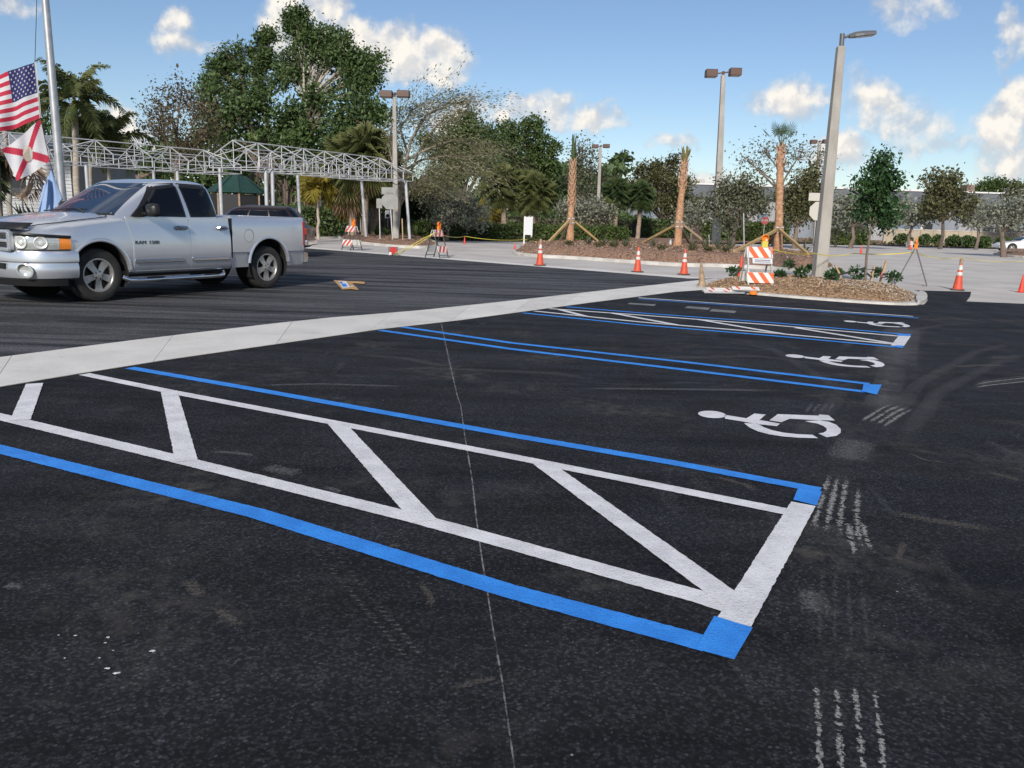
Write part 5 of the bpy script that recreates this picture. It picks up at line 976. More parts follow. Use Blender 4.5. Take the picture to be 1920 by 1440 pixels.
# ================================================================== vegetation
leafmat('leaf_dark', (0.060, 0.105, 0.036), (0.145, 0.21, 0.075)); leafmat('leaf_mid', (0.055, 0.10, 0.030), (0.14, 0.195, 0.065)); leafmat('leaf_olive', (0.08, 0.09, 0.036), (0.17, 0.17, 0.08)); leafmat('leaf_brown', (0.10, 0.075, 0.045), (0.18, 0.155, 0.08)); leafmat('leaf_silver', (0.20, 0.215, 0.165), (0.36, 0.37, 0.29)); leafmat('leaf_greygreen', (0.10, 0.115, 0.07), (0.21, 0.22, 0.14))
leafmat('leaf_glossy', (0.030, 0.078, 0.030), (0.08, 0.155, 0.055), rough=0.35); leafmat('leaf_wisp', (0.16, 0.165, 0.085), (0.29, 0.285, 0.16)); leafmat('leaf_hedge', (0.045, 0.078, 0.022), (0.14, 0.19, 0.05))
leafmat('palm_green', (0.070, 0.100, 0.034), (0.19, 0.205, 0.075)); leafmat('palm_deep', (0.042, 0.080, 0.034), (0.115, 0.16, 0.06)); leafmat('palm_yellow', (0.20, 0.18, 0.03), (0.42, 0.34, 0.06)); leafmat('palm_dead', (0.24, 0.16, 0.10), (0.42, 0.30, 0.19), transl=0.15); leafmat('palm_cut', (0.16, 0.18, 0.07), (0.40, 0.32, 0.15)); leafmat('frond_dead', (0.36, 0.26, 0.19), (0.55, 0.42, 0.32), transl=0.2)
mat('bark', (0.21, 0.165, 0.13), 0.95, c2=(0.125, 0.098, 0.078), scale=4, bump=0.02, bscale=12, stretch=(1, 1, .25)); mat('bark_pale', (0.48, 0.44, 0.37), 0.9, c2=(0.34, 0.31, 0.26), scale=4, bump=0.01, bscale=14); mat('bark_dark', (0.085, 0.068, 0.055), 0.95, c2=(0.13, 0.105, 0.085), scale=4, bump=0.02)
mat('palm_bark', (0.36, 0.28, 0.21), 0.95, c2=(0.24, 0.18, 0.135), scale=5, bump=0.02, bscale=20, stretch=(.6, .6, 2.5)); mat('palm_new', (0.52, 0.31, 0.18), 0.9, c2=(0.34, 0.18, 0.10), scale=9, bump=0.03, bscale=16); mat('boot', (0.48, 0.32, 0.21), 0.9, c2=(0.31, 0.18, 0.11), scale=7); mat('royal_trunk', (0.42, 0.38, 0.31), 0.8, c2=(0.32, 0.27, 0.22), scale=2, stretch=(.5, .5, 3))
mat('bark_wisp', (0.30, 0.265, 0.215), 0.9, c2=(0.22, 0.19, 0.155), scale=4)
def leaf_mesh(name, pos, size, up=0.45, wid=0.30, var=0.35, seed=1, tone=None, dirs=None, droop=0.0):
    """pos (N,3): one folded leaf (two triangles) at each point"""
    r = np.random.default_rng(seed); n = len(pos); d = r.normal(size=(n, 3)) if dirs is None else dirs + r.normal(size=(n, 3)) * .35
    d[:, 2] -= droop; d /= np.linalg.norm(d, axis=1)[:, None] + 1e-9; nn = r.normal(size=(n, 3)); nn[:, 2] += up * 3; s = np.cross(d, nn); s /= np.linalg.norm(s, axis=1)[:, None] + 1e-9; nn = np.cross(s, d)
    L_ = (size * (1 + var * r.normal(size=n)).clip(.4, 1.9))[:, None]; v = np.empty((n, 4, 3)); v[:, 0] = pos - d * L_ * .5; v[:, 1] = pos + s * L_ * wid + nn * L_ * .10; v[:, 2] = pos + d * L_ * .5; v[:, 3] = pos - s * L_ * wid + nn * L_ * .10
    f = np.arange(n * 4).reshape(n, 4)[:, [0, 1, 2, 0, 2, 3]].reshape(-1, 3)
    me = bpy.data.meshes.new(name); me.vertices.add(n * 4); me.vertices.foreach_set('co', v.reshape(-1).astype(np.float32)); me.loops.add(f.size); me.loops.foreach_set('vertex_index', f.reshape(-1).astype(np.int32)); me.polygons.add(len(f)); me.polygons.foreach_set('loop_start', np.arange(0, f.size, 3, dtype=np.int32)); me.update(calc_edges=True)
    a = me.attributes.new('tone', 'FLOAT', 'POINT'); tv = (r.random(n) if tone is None else (tone + r.normal(size=n) * .18).clip(0, 1)); a.data.foreach_set('value', np.repeat(tv, 4).astype(np.float32)); return me
def put(name, me, m, parent, loc=None):
    me.materials.append(MATS[m]); o = bpy.data.objects.new(name, me); col.objects.link(o); o.parent = parent
    if loc is not None: o.location = loc
    return o
TREE_SEED = [100]
def tree(name, label, base_x, Y, blobs, leaf, bark='bark', trunk_r=.22, dens=1.0, lsize=.24, k=34, sig=.36, depth=.8, fork=None, cat='tree', group=None, bare=1, lean=0, multi=None, base=None, sat=0):
    """blobs: foliage masses (column, row, half width, half height) at distance Y"""
    TREE_SEED[0] += 1; r = np.random.default_rng(TREE_SEED[0]); b = Vector((at(base_x, HZ, Y).x, Y, 0.05)) if base is None else base; root = tag(empty(name, b), label, cat, group); s = Y / FPX; allp = []; mb = MB(); cen = []
    if sat:
        B2 = []
        for (x, y, rx, ry) in blobs:
            B2.append((x, y, rx * .80, ry * .80))
            for _ in range(sat): a = float(r.uniform(0, 6.28)); q = float(r.uniform(.34, .52)); B2.append((x + math.cos(a) * rx * .92, y - math.sin(a) * ry * .92, rx * q, ry * q))
        blobs = B2
    for (x, y, rx, ry) in blobs:
        c = at(x, y, Y) - b; c.y += float(r.uniform(-.5, .5)) * rx * s * depth; cen.append((c, rx * s, ry * s))
    zt = min(c.z - ry_ * .5 for c, _, ry_ in cen); zt = max(zt, .6); fk = Vector((lean, 0, zt * .8)) if fork is None else at(fork[0], fork[1], Y) - b
    mid = Vector((fk.x * .45 + float(r.normal()) * .08, 0, fk.z * .5)); mb.tube([(0, 0, -.1), mid * .5 + Vector((0, 0, 0)), mid, fk], [trunk_r * 1.25, trunk_r, trunk_r * .9, trunk_r * .75], 10, cap=False)
    for c, rx, ry in cen:
        m1 = fk.lerp(c, .5) + Vector((float(r.normal()) * .15 * rx, float(r.normal()) * .2 * rx, float(r.uniform(.0, .25)) * ry)); R_ = trunk_r * .62 * min(1, .5 + rx / 3)
        top = c + Vector((0, 0, ry * .4)); mb.tube([fk, m1, c, top], [R_, R_ * .7, R_ * .42, R_ * .12], 7, cap=False)
        nc = max(5, int(dens * 26 * max(rx * ry, .25) ** .75)); u = r.normal(size=(nc, 3)); u /= np.linalg.norm(u, axis=1)[:, None]; u *= (r.random(nc) ** .42)[:, None]; P = u * np.array([rx, rx * depth, ry]) + np.array(c); allp.append(P)
        for i in range(min(nc, int(9 * bare))):
            q = Vector(P[i]); a0 = c.lerp(top, float(r.random())) if i % 2 else m1.lerp(c, .6); mb.tube([a0, a0.lerp(q, .5) + Vector(r.normal(size=3)) * .12 * rx, q], [R_ * .34, R_ * .2, R_ * .06], 5, cap=False)
    if multi:
        for (dx, dy, rr, zt_) in multi: mb.tube([(dx, dy, -.1), (dx + float(r.normal()) * .1, dy, zt_ * .5), (dx * .9 + float(r.normal()) * .2, dy, zt_)], [rr, rr * .8, rr * .7], 7, cap=False)
    mb.build('trunk', bark, root, smooth=True, fix=False)
    P = np.concatenate(allp); n = len(P); kk = k; pos = np.repeat(P, kk, axis=0) + r.normal(size=(n * kk, 3)) * sig; tone = np.repeat(r.random(n), kk); put('crown', leaf_mesh('crown', pos, lsize, seed=TREE_SEED[0], tone=tone), leaf, root); return root
GB = 'trees behind the lot'
tree('broadleaf_tree', 'tall dark tree with pale forked limbs rising above the canopy frame', 575, 58, [(565, 55, 42, 28), (600, 70, 48, 30), (640, 92, 42, 28), (585, 105, 45, 30), (672, 112, 40, 28), (640, 130, 44, 28), (692, 148, 30, 26), (668, 172, 42, 28), (560, 40, 18, 16), (545, 140, 22, 18)], 'leaf_dark', 'bark_pale', .22, .60, .20, 60, .27, fork=(572, 200), bare=1.2, sat=3, group=GB)
tree('broadleaf_tree', 'tall open-crowned tree left of the tallest tree', 470, 60, [(440, 108, 40, 24), (405, 122, 22, 18), (478, 92, 26, 18), (505, 118, 32, 24), (430, 150, 44, 28), (490, 158, 46, 28), (395, 150, 16, 14), (500, 70, 12, 10)], 'leaf_dark', 'bark', .20, .55, .20, 56, .26, fork=(470, 215), bare=1.2, sat=3, group=GB)
tree('banyan_tree', 'broad dense dark tree with many thin aerial roots behind the canopy', 540, 55, [(410, 215, 44, 42), (465, 215, 52, 42), (530, 225, 54, 42), (600, 225, 54, 44), (660, 215, 50, 44), (712, 212, 26, 38), (430, 262, 50, 30), (500, 272, 56, 30), (575, 272, 56, 30), (640, 265, 50, 30), (450, 310, 40, 20), (540, 318, 50, 24), (610, 320, 40, 24)], 'leaf_dark', 'bark', .45, .85, .24, 50, .34, group=GB, sat=1, multi=[(float(x), float(y), .07 + .06 * float(q), 4.6) for x, y, q in zip(RNG.uniform(-1.6, 4.2, 26), RNG.uniform(-1.5, 1.5, 26), RNG.random(26))])
tree('thin_tree', 'brownish half-bare tree between royal palm and the dense dark tree', 335, 47, [(335, 178, 38, 28), (300, 205, 40, 28), (375, 205, 34, 32), (330, 235, 50, 28), (385, 250, 40, 34), (290, 245, 30, 26), (350, 275, 50, 26)], 'leaf_brown', 'bark', .14, 1.0, .15, 22, .34, bare=2.2, group=GB)
tree('shade_tree', 'low dark tree mass behind the left canopy frame', 260, 62, [(230, 290, 40, 26), (290, 300, 44, 26), (350, 300, 44, 28), (180, 300, 36, 22), (60, 240, 60, 30), (10, 250, 40, 30)], 'leaf_dark', 'bark', .25, 1.0, .28, 30, .4, group=GB)
# wispy leaning tree around the old lamp post
def wisp(name, label, base_x, Y):
    b = Vector((at(base_x, HZ, Y).x, Y, .05)); root = tag(empty(name, b), label, 'tree', GB); mb = MB(); r = np.random.default_rng(5); tips = []
    limbs = [((742, 440), (748, 380), (757, 320), (770, 265), (792, 222)), ((750, 350), (772, 318), (796, 262), (822, 232), (858, 225)), ((750, 352), (790, 340), (830, 318), (862, 312), (890, 330)), ((748, 375), (768, 360), (806, 338), (838, 346)), ((744, 395), (760, 370), (785, 345), (815, 345)), ((750, 340), (735, 300), (728, 270), (735, 235)), ((762, 300), (800, 280), (850, 262), (895, 275)), ((770, 265), (800, 215), (835, 200), (870, 190)), ((757, 320), (790, 300), (840, 292), (880, 300)), ((765, 290), (750, 240), (775, 205), (800, 190))]
    for j, L_ in enumerate(limbs):
        P = [at(x, y, Y + (float(r.normal()) * .5 if i else 0)) - b for i, (x, y) in enumerate(L_)]; n = len(P); r0 = .17 if j == 0 else .075; mb.tube(P, [r0 * (1 - .8 * i / (n - 1)) for i in range(n)], 7, cap=False)
        for i in range(26):
            s_ = float(r.uniform(.25, 1)) * (n - 1); i0 = min(int(s_), n - 2); a = P[i0].lerp(P[i0 + 1], s_ - i0); d = (P[i0 + 1] - P[i0]).normalized() + Vector(r.normal(size=3)) * .55 + Vector((.5, 0, .1)); L2 = float(r.uniform(.5, 1.5)); m_ = a + d * L2 * .5 + Vector((0, 0, .15)); e = a + d * L2 + Vector((.15, 0, -.30)); mb.tube([a, m_, e], [.013, .009, .004], 3, cap=False)
            for t_ in np.linspace(.3, 1, 16): q = a.lerp(m_, min(1, t_ * 2)) if t_ < .5 else m_.lerp(e, t_ * 2 - 1); tips.append((q + Vector(r.normal(size=3)) * .10, d))
    mb.build('trunk', 'bark_wisp', root, smooth=True, fix=False); P = np.array([tuple(t[0]) for t in tips]); D = np.array([tuple(t[1]) for t in tips]); D[:, 2] -= .5
    put('crown', leaf_mesh('crown', np.repeat(P, 4, 0) + r.normal(size=(len(P) * 4, 3)) * .20, .12, wid=.20, seed=9, dirs=np.repeat(D, 4, 0)), 'leaf_wisp', root)
wisp('wispy_tree', 'wispy half-bare tree leaning right around the old lamp post', 742, 44)
tree('broadleaf_tree', 'round dark tree right of the wispy bare tree', 868, 74, [(858, 240, 40, 28), (895, 262, 42, 30), (870, 290, 48, 34), (905, 310, 40, 34), (850, 330, 40, 30), (820, 280, 30, 34)], 'leaf_dark', 'bark_dark', .24, .7, .26, 48, .34, fork=(862, 395), sat=2, group=GB)
tree('broadleaf_tree', 'dark green tree with sparse right side behind the paired sabal palms', 985, 78, [(945, 250, 34, 26), (985, 258, 40, 28), (1015, 280, 32, 26), (960, 290, 46, 32), (1035, 300, 14, 24), (935, 320, 40, 26), (1000, 318, 40, 20)], 'leaf_mid', 'bark_dark', .20, .55, .25, 46, .33, fork=(985, 350), bare=1.2, sat=3, group=GB)
tree('thin_tree', 'thin see-through tree between leftmost braced palm and distant lamp', 1085, 84, [(1088, 285, 30, 26), (1108, 315, 34, 28), (1080, 340, 30, 24), (1130, 345, 26, 26), (1100, 368, 36, 16)], 'leaf_greygreen', 'bark_dark', .20, .75, .24, 16, .5, bare=2, group=GB)
tree('broadleaf_tree', 'dark round tree left of the middle braced palm', 1245, 82, [(1222, 315, 30, 18), (1255, 312, 34, 18), (1238, 338, 44, 22), (1270, 355, 36, 26), (1240, 380, 40, 24), (1285, 385, 24, 26)], 'leaf_olive', 'bark_dark', .22, .62, .26, 42, .34, group=GB, sat=2)
tree('young_tree', 'grey-green tree right of the tall twin-head lamp', 1375, 44, [(1362, 345, 30, 18), (1392, 362, 32, 22), (1350, 378, 28, 24), (1400, 392, 34, 26), (1375, 408, 34, 20), (1420, 372, 20, 20)], 'leaf_greygreen', 'bark', .12, 1.0, .16, 30, .26, fork=(1378, 430), sat=2, group=GB)
tree('thin_tree', 'sparse spreading tree behind the rightmost braced palm', 1455, 62, [(1400, 300, 26, 16), (1432, 285, 30, 18), (1470, 278, 30, 16), (1505, 285, 30, 22), (1425, 320, 30, 18), (1535, 300, 22, 24), (1470, 310, 36, 18)], 'leaf_greygreen', 'bark', .16, .7, .17, 12, .5, bare=3, group=GB)
tree('broadleaf_tree', 'dense olive tree just left of the near lamp post', 1495, 58, [(1505, 340, 34, 22), (1480, 362, 36, 24), (1525, 365, 24, 28), (1495, 392, 40, 24), (1470, 408, 26, 18)], 'leaf_olive', 'bark', .18, .9, .2, 36, .3, group=GB, sat=2)
tree('silver_tree', 'silver-leaved tree behind the young staked tree', 1600, 64, [(1585, 385, 26, 18), (1612, 398, 34, 20), (1570, 405, 24, 18), (1690, 392, 22, 18), (1672, 410, 26, 16), (1640, 405, 30, 20)], 'leaf_silver', 'bark', .16, 1.1, .24, 26, .36, group=GB)
tree('broadleaf_tree', 'mid-size dark tree in front of the warehouse at right', 1770, 72, [(1758, 345, 26, 18), (1785, 338, 28, 20), (1762, 365, 36, 22), (1800, 362, 30, 22), (1735, 385, 28, 22), (1775, 390, 40, 22), (1815, 392, 24, 18)], 'leaf_olive', 'bark_dark', .16, .55, .25, 32, .33, bare=1.4, fork=(1768, 415), sat=2, group=GB)
tree('silver_tree', 'silver-leaved tree in front of the warehouse, right of the young staked tree', 1712, 74, [(1700, 395, 24, 16), (1722, 402, 24, 16), (1706, 412, 26, 12)], 'leaf_silver', 'bark', .14, 1.1, .24, 26, .34, group=GB, sat=1)
tree('silver_tree', 'silver-leaved tree in front of the warehouse, left of the white car', 1838, 74, [(1825, 398, 26, 16), (1850, 404, 24, 16), (1836, 414, 28, 12)], 'leaf_silver', 'bark', .14, 1.1, .24, 26, .34, group=GB, sat=1)
tree('silver_tree', 'round silver-leaved tree in the small island by the white car', 1893, 53, [(1868, 398, 34, 20), (1900, 392, 38, 22), (1935, 402, 40, 24), (1885, 415, 34, 14)], 'leaf_silver', 'bark', .17, 1.3, .17, 30, .28, fork=(1878, 435), group=GB)
tree('broadleaf_tree', 'dark tree cut off by the right picture edge', 1925, 85, [(1915, 372, 24, 22), (1940, 385, 34, 30)], 'leaf_olive', 'bark_dark', .2, 1.0, .3, 26, .45, group=GB)
tree('silver_shrub', 'big silver shrub right of the wispy tree', 838, 50, [(835, 375, 34, 24), (862, 385, 34, 24), (812, 372, 26, 24), (848, 408, 44, 18), (890, 402, 30, 20), (800, 350, 22, 20)], 'leaf_silver', 'bark', .12, 1.5, .16, 32, .28, cat='shrub')
tree('silver_shrub', 'round silver shrub behind the leftmost braced palm', 1108, 68, [(1105, 388, 26, 18), (1128, 398, 22, 16), (1082, 395, 16, 14), (1055, 388, 14, 12), (1110, 412, 26, 12)], 'leaf_silver', 'bark', .12, 1.4, .20, 28, .32, cat='shrub')
tree('silver_shrub', 'silver bush between middle braced palm and tall lamp', 1300, 66, [(1298, 398, 22, 16), (1315, 405, 20, 14), (1285, 412, 18, 12)], 'leaf_silver', 'bark', .10, 1.3, .20, 26, .32, cat='shrub')
tree('silver_shrub', 'silver bush right of the near lamp post by the young tree', 1572, 66, [(1565, 420, 18, 14), (1590, 422, 22, 12)], 'leaf_silver', 'bark', .10, 1.3, .20, 26, .3, cat='shrub')
tree('broadleaf_tree', 'treetop showing above the warehouse roof', 1880, 150, [(1872, 351, 24, 10), (1845, 355, 16, 8), (1905, 356, 18, 7)], 'leaf_mid', 'bark', .3, 1.3, .45, 30, .6, group=GB)
# ------------------------------------------------------------------ palms
def fan_crown(r, n, R, leaf, dead=.0, zsq=1.0, spread=(-50, 85), blade=18, droop=.35, pet=.55):
    V, F, T = [], [], []
    for i in range(n):
        el = math.radians(spread[0] + (spread[1] - spread[0]) * (i + .5) / n + float(r.normal()) * 6); az = i * 2.399 + float(r.normal()) * .2; d = Vector((math.cos(az) * math.cos(el), math.sin(az) * math.cos(el), math.sin(el))); s = Vector((-math.sin(az), math.cos(az), 0)); u = s.cross(d) * -1
        L_ = R * float(r.uniform(.85, 1.12)); h = d * L_ * pet + Vector((0, 0, -.06 * L_)); tn = float(r.random()) * .5 + (.5 if el > .3 else .15)
        o = len(V); w_ = .018; V += [s * w_, -s * w_, h + s * w_, h - s * w_]; F.append((o, o + 1, o + 3, o + 2)); T += [tn] * 4
        for k in range(blade):
            a = math.radians(-115 + 230 * k / (blade - 1)); bl = L_ * (1 - pet) * (1.05 - .25 * abs(a) / 2) * 1.15; e = d * math.cos(a) + s * math.sin(a); tip = h + e * bl + Vector((0, 0, -droop * bl * (.5 + .5 * abs(math.sin(a)))))
            md = h + e * bl * .55 + Vector((0, 0, -.05 * bl)); pw = (s * math.cos(a) - d * math.sin(a)) * .017 * R; o = len(V); V += [h, md + pw, tip, md - pw]; F += [(o, o + 1, o + 2), (o, o + 2, o + 3)]; T += [tn, tn, min(1, tn + .15), tn]
    me = bpy.data.meshes.new('crown'); me.from_pydata([tuple(v) for v in V], [], F); a = me.attributes.new('tone', 'FLOAT', 'POINT'); a.data.foreach_set('value', T); return me
def palm_trunk(root, top, r0, r1, m, boots=0, bm='boot', z0=.55, seed=3):
    r = np.random.default_rng(seed); mb = MB(); n = 9; P = []; R_ = []
    for i in range(n + 1):
        t = i / n; P.append(Vector(top) * t + Vector((0, 0, -.05 if i == 0 else 0)) + Vector((float(r.normal()) * .015, float(r.normal()) * .015, 0))); R_.append((r0 + (r1 - r0) * t) * (1 + float(r.normal()) * .04) * (1.18 if i == 0 else 1))
    mb.tube(P, R_, 12); mb.build('trunk', m, root, smooth=True)
    if boots:
        mb = MB()
        for i in range(boots):
            t = z0 + (1 - z0) * i / boots; a = i * 2.399; c = Vector(top) * t; rad = r0 + (r1 - r0) * t; d = Vector((math.cos(a), math.sin(a), 0)); s = Vector((-d.y, d.x, 0)); b_ = c + d * rad * .92; e = b_ + d * .075 + Vector((0, 0, .24)); w1 = .06; mb.add([b_ + s * w1, b_ - s * w1, e - s * w1 * .45, e + s * w1 * .45, b_ + d * .05 + Vector((0, 0, .02)), e + d * .035], [(0, 1, 2, 3), (0, 4, 1), (0, 3, 5, 4), (4, 5, 2, 1), (3, 2, 5)])
        o = mb.build('leaf_bases', bm, root); o['kind'] = 'stuff'
PV = [fan_crown(np.random.default_rng(s), 96, 1.0, 'palm_green', spread=(-62, 86), blade=22, droop=.62, pet=.52) for s in (1, 2)]
DV = fan_crown(np.random.default_rng(4), 26, 1.0, 'palm_dead', spread=(-86, -52), droop=.5)
def sabal(label, x, Y, crown, Rpx, r=.17, leaf='palm_green', skirt=True, var=0, name='sabal_palm', group='sabal palms behind the lot', dead=1.0):
    b = Vector((at(x, HZ, Y).x, Y, .05)); root = tag(empty(name, b), label, 'palm tree', group); c = at(*crown, Y) - b; palm_trunk(root, c, r, r * .9, 'palm_bark', 26, 'palm_bark', .62, var)
    R_ = Rpx * Y / FPX
    for nm, me, m, sc_, on in (('crown', PV[var % 2], leaf, R_, True), ('dead_fronds', DV, 'palm_dead', R_ * .9 * dead, skirt)):
        if not on: continue
        key = m; me2 = me if (me.materials and me.materials[0] == MATS[m]) else me.copy()
        if not me2.materials: me2.materials.append(MATS[m])
        else: me2.materials[0] = MATS[m]
        o = bpy.data.objects.new(nm, me2); col.objects.link(o); o.parent = root; o.location = c; o.scale = (sc_, sc_, sc_ * 1.05); o.rotation_euler = (0, 0, var * 1.3)
    return root
sabal('sabal palm with thick brown skirt, leftmost trunk under the canopy end', 663, 47, (655, 310), 66, .2, var=1, dead=1.15); sabal('sabal palm with pale crossed leaf bases, between the sloped canopy posts', 684, 46, (686, 288), 62, .19, var=2); sabal('sabal palm with dark skirt close left of the signs', 702, 49, (708, 315), 56, .19, var=3, dead=1.1)
sabal('left one of the paired sabal palms above the low hedge', 946, 60, (944, 345), 43, .2, var=4, dead=.62); sabal('middle sabal palm above the low hedge, crown merging with its neighbour', 974, 64, (985, 350), 37, .2, var=5, dead=.6); sabal('right sabal palm of the group above the low hedge', 999, 60, (1003, 358), 40, .2, var=6, dead=.62)
sabal('sabal palm right of the distant lamp post', 1155, 74, (1156, 358), 30, .2, var=7, dead=.6, leaf='palm_deep'); sabal('sabal palm with pale skirt left of the middle braced palm', 1198, 74, (1202, 364), 30, .2, var=8, dead=.75, leaf='palm_deep'); sabal('small sabal palm behind the grey octagonal sign', 764, 53, (764, 380), 30, .15, var=9, leaf='palm_deep', skirt=False); sabal('short sabal palm half hidden by the big silver shrub', 789, 53, (790, 375), 30, .16, var=10, leaf='palm_deep', skirt=False)
sabal('small bright palm left of the paired sabal palms', 915, 66, (915, 392), 26, .14, var=11, leaf='palm_yellow', skirt=False); sabal('small green palm behind the distant lamp foot', 1135, 70, (1135, 392), 24, .14, var=12, skirt=False)
def feather(r, n, L_, leaf, spread=(-35, 80), nl=34, droop=1.0, ll=.58, wid=.05):
    V, F, T = [], [], []
    for i in range(n):
        el = math.radians(spread[0] + (spread[1] - spread[0]) * (i + .5) / n + float(r.normal()) * 5); az = i * 2.399 + float(r.normal()) * .15; d = Vector((math.cos(az), math.sin(az), 0)); P = []; p = Vector((0, 0, 0)); e = el; Lf = L_ * float(r.uniform(.85, 1.1)); tn = float(r.random())
        for k in range(nl + 1):
            P.append(p.copy()); p = p + (d * math.cos(e) + Vector((0, 0, math.sin(e)))) * (Lf / nl); e -= droop * 1.9 / nl * (.3 + 1.2 * k / nl)
        s = Vector((-d.y, d.x, 0))
        for k in range(nl):
            o = len(V); w_ = .022 * (1 - k / nl) + .004; V += [P[k] + s * w_, P[k] - s * w_, P[k + 1] - s * w_ * .9, P[k + 1] + s * w_ * .9]; F.append((o, o + 1, o + 2, o + 3)); T += [.9] * 4
            if k < 4: continue
            t = (P[k + 1] - P[k]).normalized(); u = s.cross(t); l = ll * (math.sin(math.pi * min(1, .15 + .85 * k / nl) ** .8) * .8 + .25)
            for sg in (1, -1):
                for q in range(2):
                    tilt = float(r.normal()) * .55; e2 = (s * sg * math.cos(tilt) + u * math.sin(tilt) + t * .55).normalized(); a = P[k].lerp(P[k + 1], .5 * q); tip = a + e2 * l + Vector((0, 0, -.35 * l)); md = a + e2 * l * .5; w2 = t * wid * .5; o = len(V); V += [a - w2 * .6, md + w2, tip, md - w2]; F += [(o, o + 1, o + 2), (o, o + 2, o + 3)]; T += [tn] * 4
    me = bpy.data.meshes.new('crown'); me.from_pydata([tuple(v) for v in V], [], F); a = me.attributes.new('tone', 'FLOAT', 'POINT'); a.data.foreach_set('value', T); me.materials.append(MATS[leaf]); return me
def royal(label, x, Y, crown, Lpx, n, leaf, r=.17, seed=1, spread=(-35, 80), shaft=True, name='royal_palm', droop=1.0):
    b = Vector((at(x, HZ, Y).x, Y, 0)); root = tag(empty(name, b), label, 'palm tree'); c = at(*crown, Y) - b; palm_trunk(root, c - Vector((0, 0, 1.0 if shaft else 0)), r, r * .8, 'royal_trunk', 0)
    if shaft:
        mb = MB(); mb.tube([c - Vector((0, 0, 1.05)), c - Vector((0, 0, .5)), c + Vector((0, 0, .1))], [r * .85, r * .9, r * .4], 12); mb.build('crownshaft', 'royal_shaft', root, smooth=True)
    o = bpy.data.objects.new('crown', feather(np.random.default_rng(seed), n, Lpx * Y / FPX, leaf, spread, droop=droop)); col.objects.link(o); o.parent = root; o.location = c; return root
mat('royal_shaft', (0.19, 0.20, 0.08), 0.5, c2=(0.25, 0.22, 0.10), scale=3)
royal('tall royal palm with smooth trunk behind the flagpole', 143, 43, (138, 190), 102, 18, 'palm_green', .19, 3, (-40, 86)); royal('shorter arching palm right of the royal palm', 205, 45, (203, 262), 84, 15, 'palm_green', .11, 5, (-25, 80), False); royal('dark palm hidden between the two left palms', 170, 47, (168, 245), 70, 12, 'palm_deep', .12, 8, (-30, 75), False)
royal('palm partly behind the striped flag at the left edge', 20, 44, (5, 205), 80, 12, 'palm_deep', .14, 6, (-30, 80), False); royal('small yellowing palm behind the pickup bed under the canopy', 596, 46, (596, 350), 50, 12, 'palm_yellow', .09, 7, (-20, 80), False, 'arching_palm', 1.5); royal('low yellow-orange palm by the sloped canopy post', 655, 48, (655, 385), 34, 10, 'palm_yellow', .08, 9, (-30, 75), False, 'arching_palm', 1.5)
# dead frond and spiky leaves at the left edge
DF = tag(empty('drooping_palm', foot(2, 22)), 'small palm with one dead brown drooping frond at the left edge', 'palm tree'); b = DF.location
mb = MB(); c = at(-6, 300, 22) - b; mb.tube([(0, 0, -.05), c * .5, c], [.11, .09, .07], 10); mb.build('trunk', 'palm_bark', DF, smooth=True)
me = feather(np.random.default_rng(21), 3, 2.1, 'frond_dead', (10, 35), droop=2.4, ll=.5, wid=.05); o = bpy.data.objects.new('dead_frond', me); col.objects.link(o); o.parent = DF; o.location = c; o.rotation_euler = (0, 0, -.35)
o = bpy.data.objects.new('crown', feather(np.random.default_rng(22), 7, 1.6, 'palm_deep', (-10, 70), droop=1.3)); col.objects.link(o); o.parent = DF; o.location = c - Vector((.8, 0, .2))
def spiky(label, base, n, L_, leaf, wd, seed, name='spiky_plant', up=(25, 80), cat='plant', group=None):
    r = np.random.default_rng(seed); root = tag(empty(name, base), label, cat, group); V, F, T = [], [], []
    for i in range(n):
        a = float(r.uniform(0, 6.28)); el = math.radians(float(r.uniform(*up))); d = Vector((math.cos(a) * math.cos(el), math.sin(a) * math.cos(el), math.sin(el))); s = Vector((-math.sin(a), math.cos(a), 0)); l = L_ * float(r.uniform(.6, 1.1)); o = len(V); tn = float(r.random()); m_ = d * l * .55; e = d * l + Vector((0, 0, -.22 * l)); b0_ = d * .03
        V += [b0_ + s * wd * .5, b0_ - s * wd * .5, m_ - s * wd * .5, m_ + s * wd * .5, e]; F += [(o, o + 1, o + 2, o + 3), (o + 3, o + 2, o + 4)]; T += [tn] * 5
    me = bpy.data.meshes.new('leaves'); me.from_pydata([tuple(v) for v in V], [], F); at_ = me.attributes.new('tone', 'FLOAT', 'POINT'); at_.data.foreach_set('value', T); put('leaves', me, leaf, root)
    mb = MB(); mb.lathe([(.001, .06), (.03, .05), (.035, 0)], 8); mb.build('stem_base', 'bark', root); return root
spiky('large spiky plant behind the light blue flag', foot(78, 24), 26, 2.2, 'leaf_greygreen', .14, 31, up=(20, 85)); spiky('second spiky plant left of the light blue flag', foot(50, 25), 22, 1.9, 'leaf_greygreen', .13, 32, up=(20, 85))
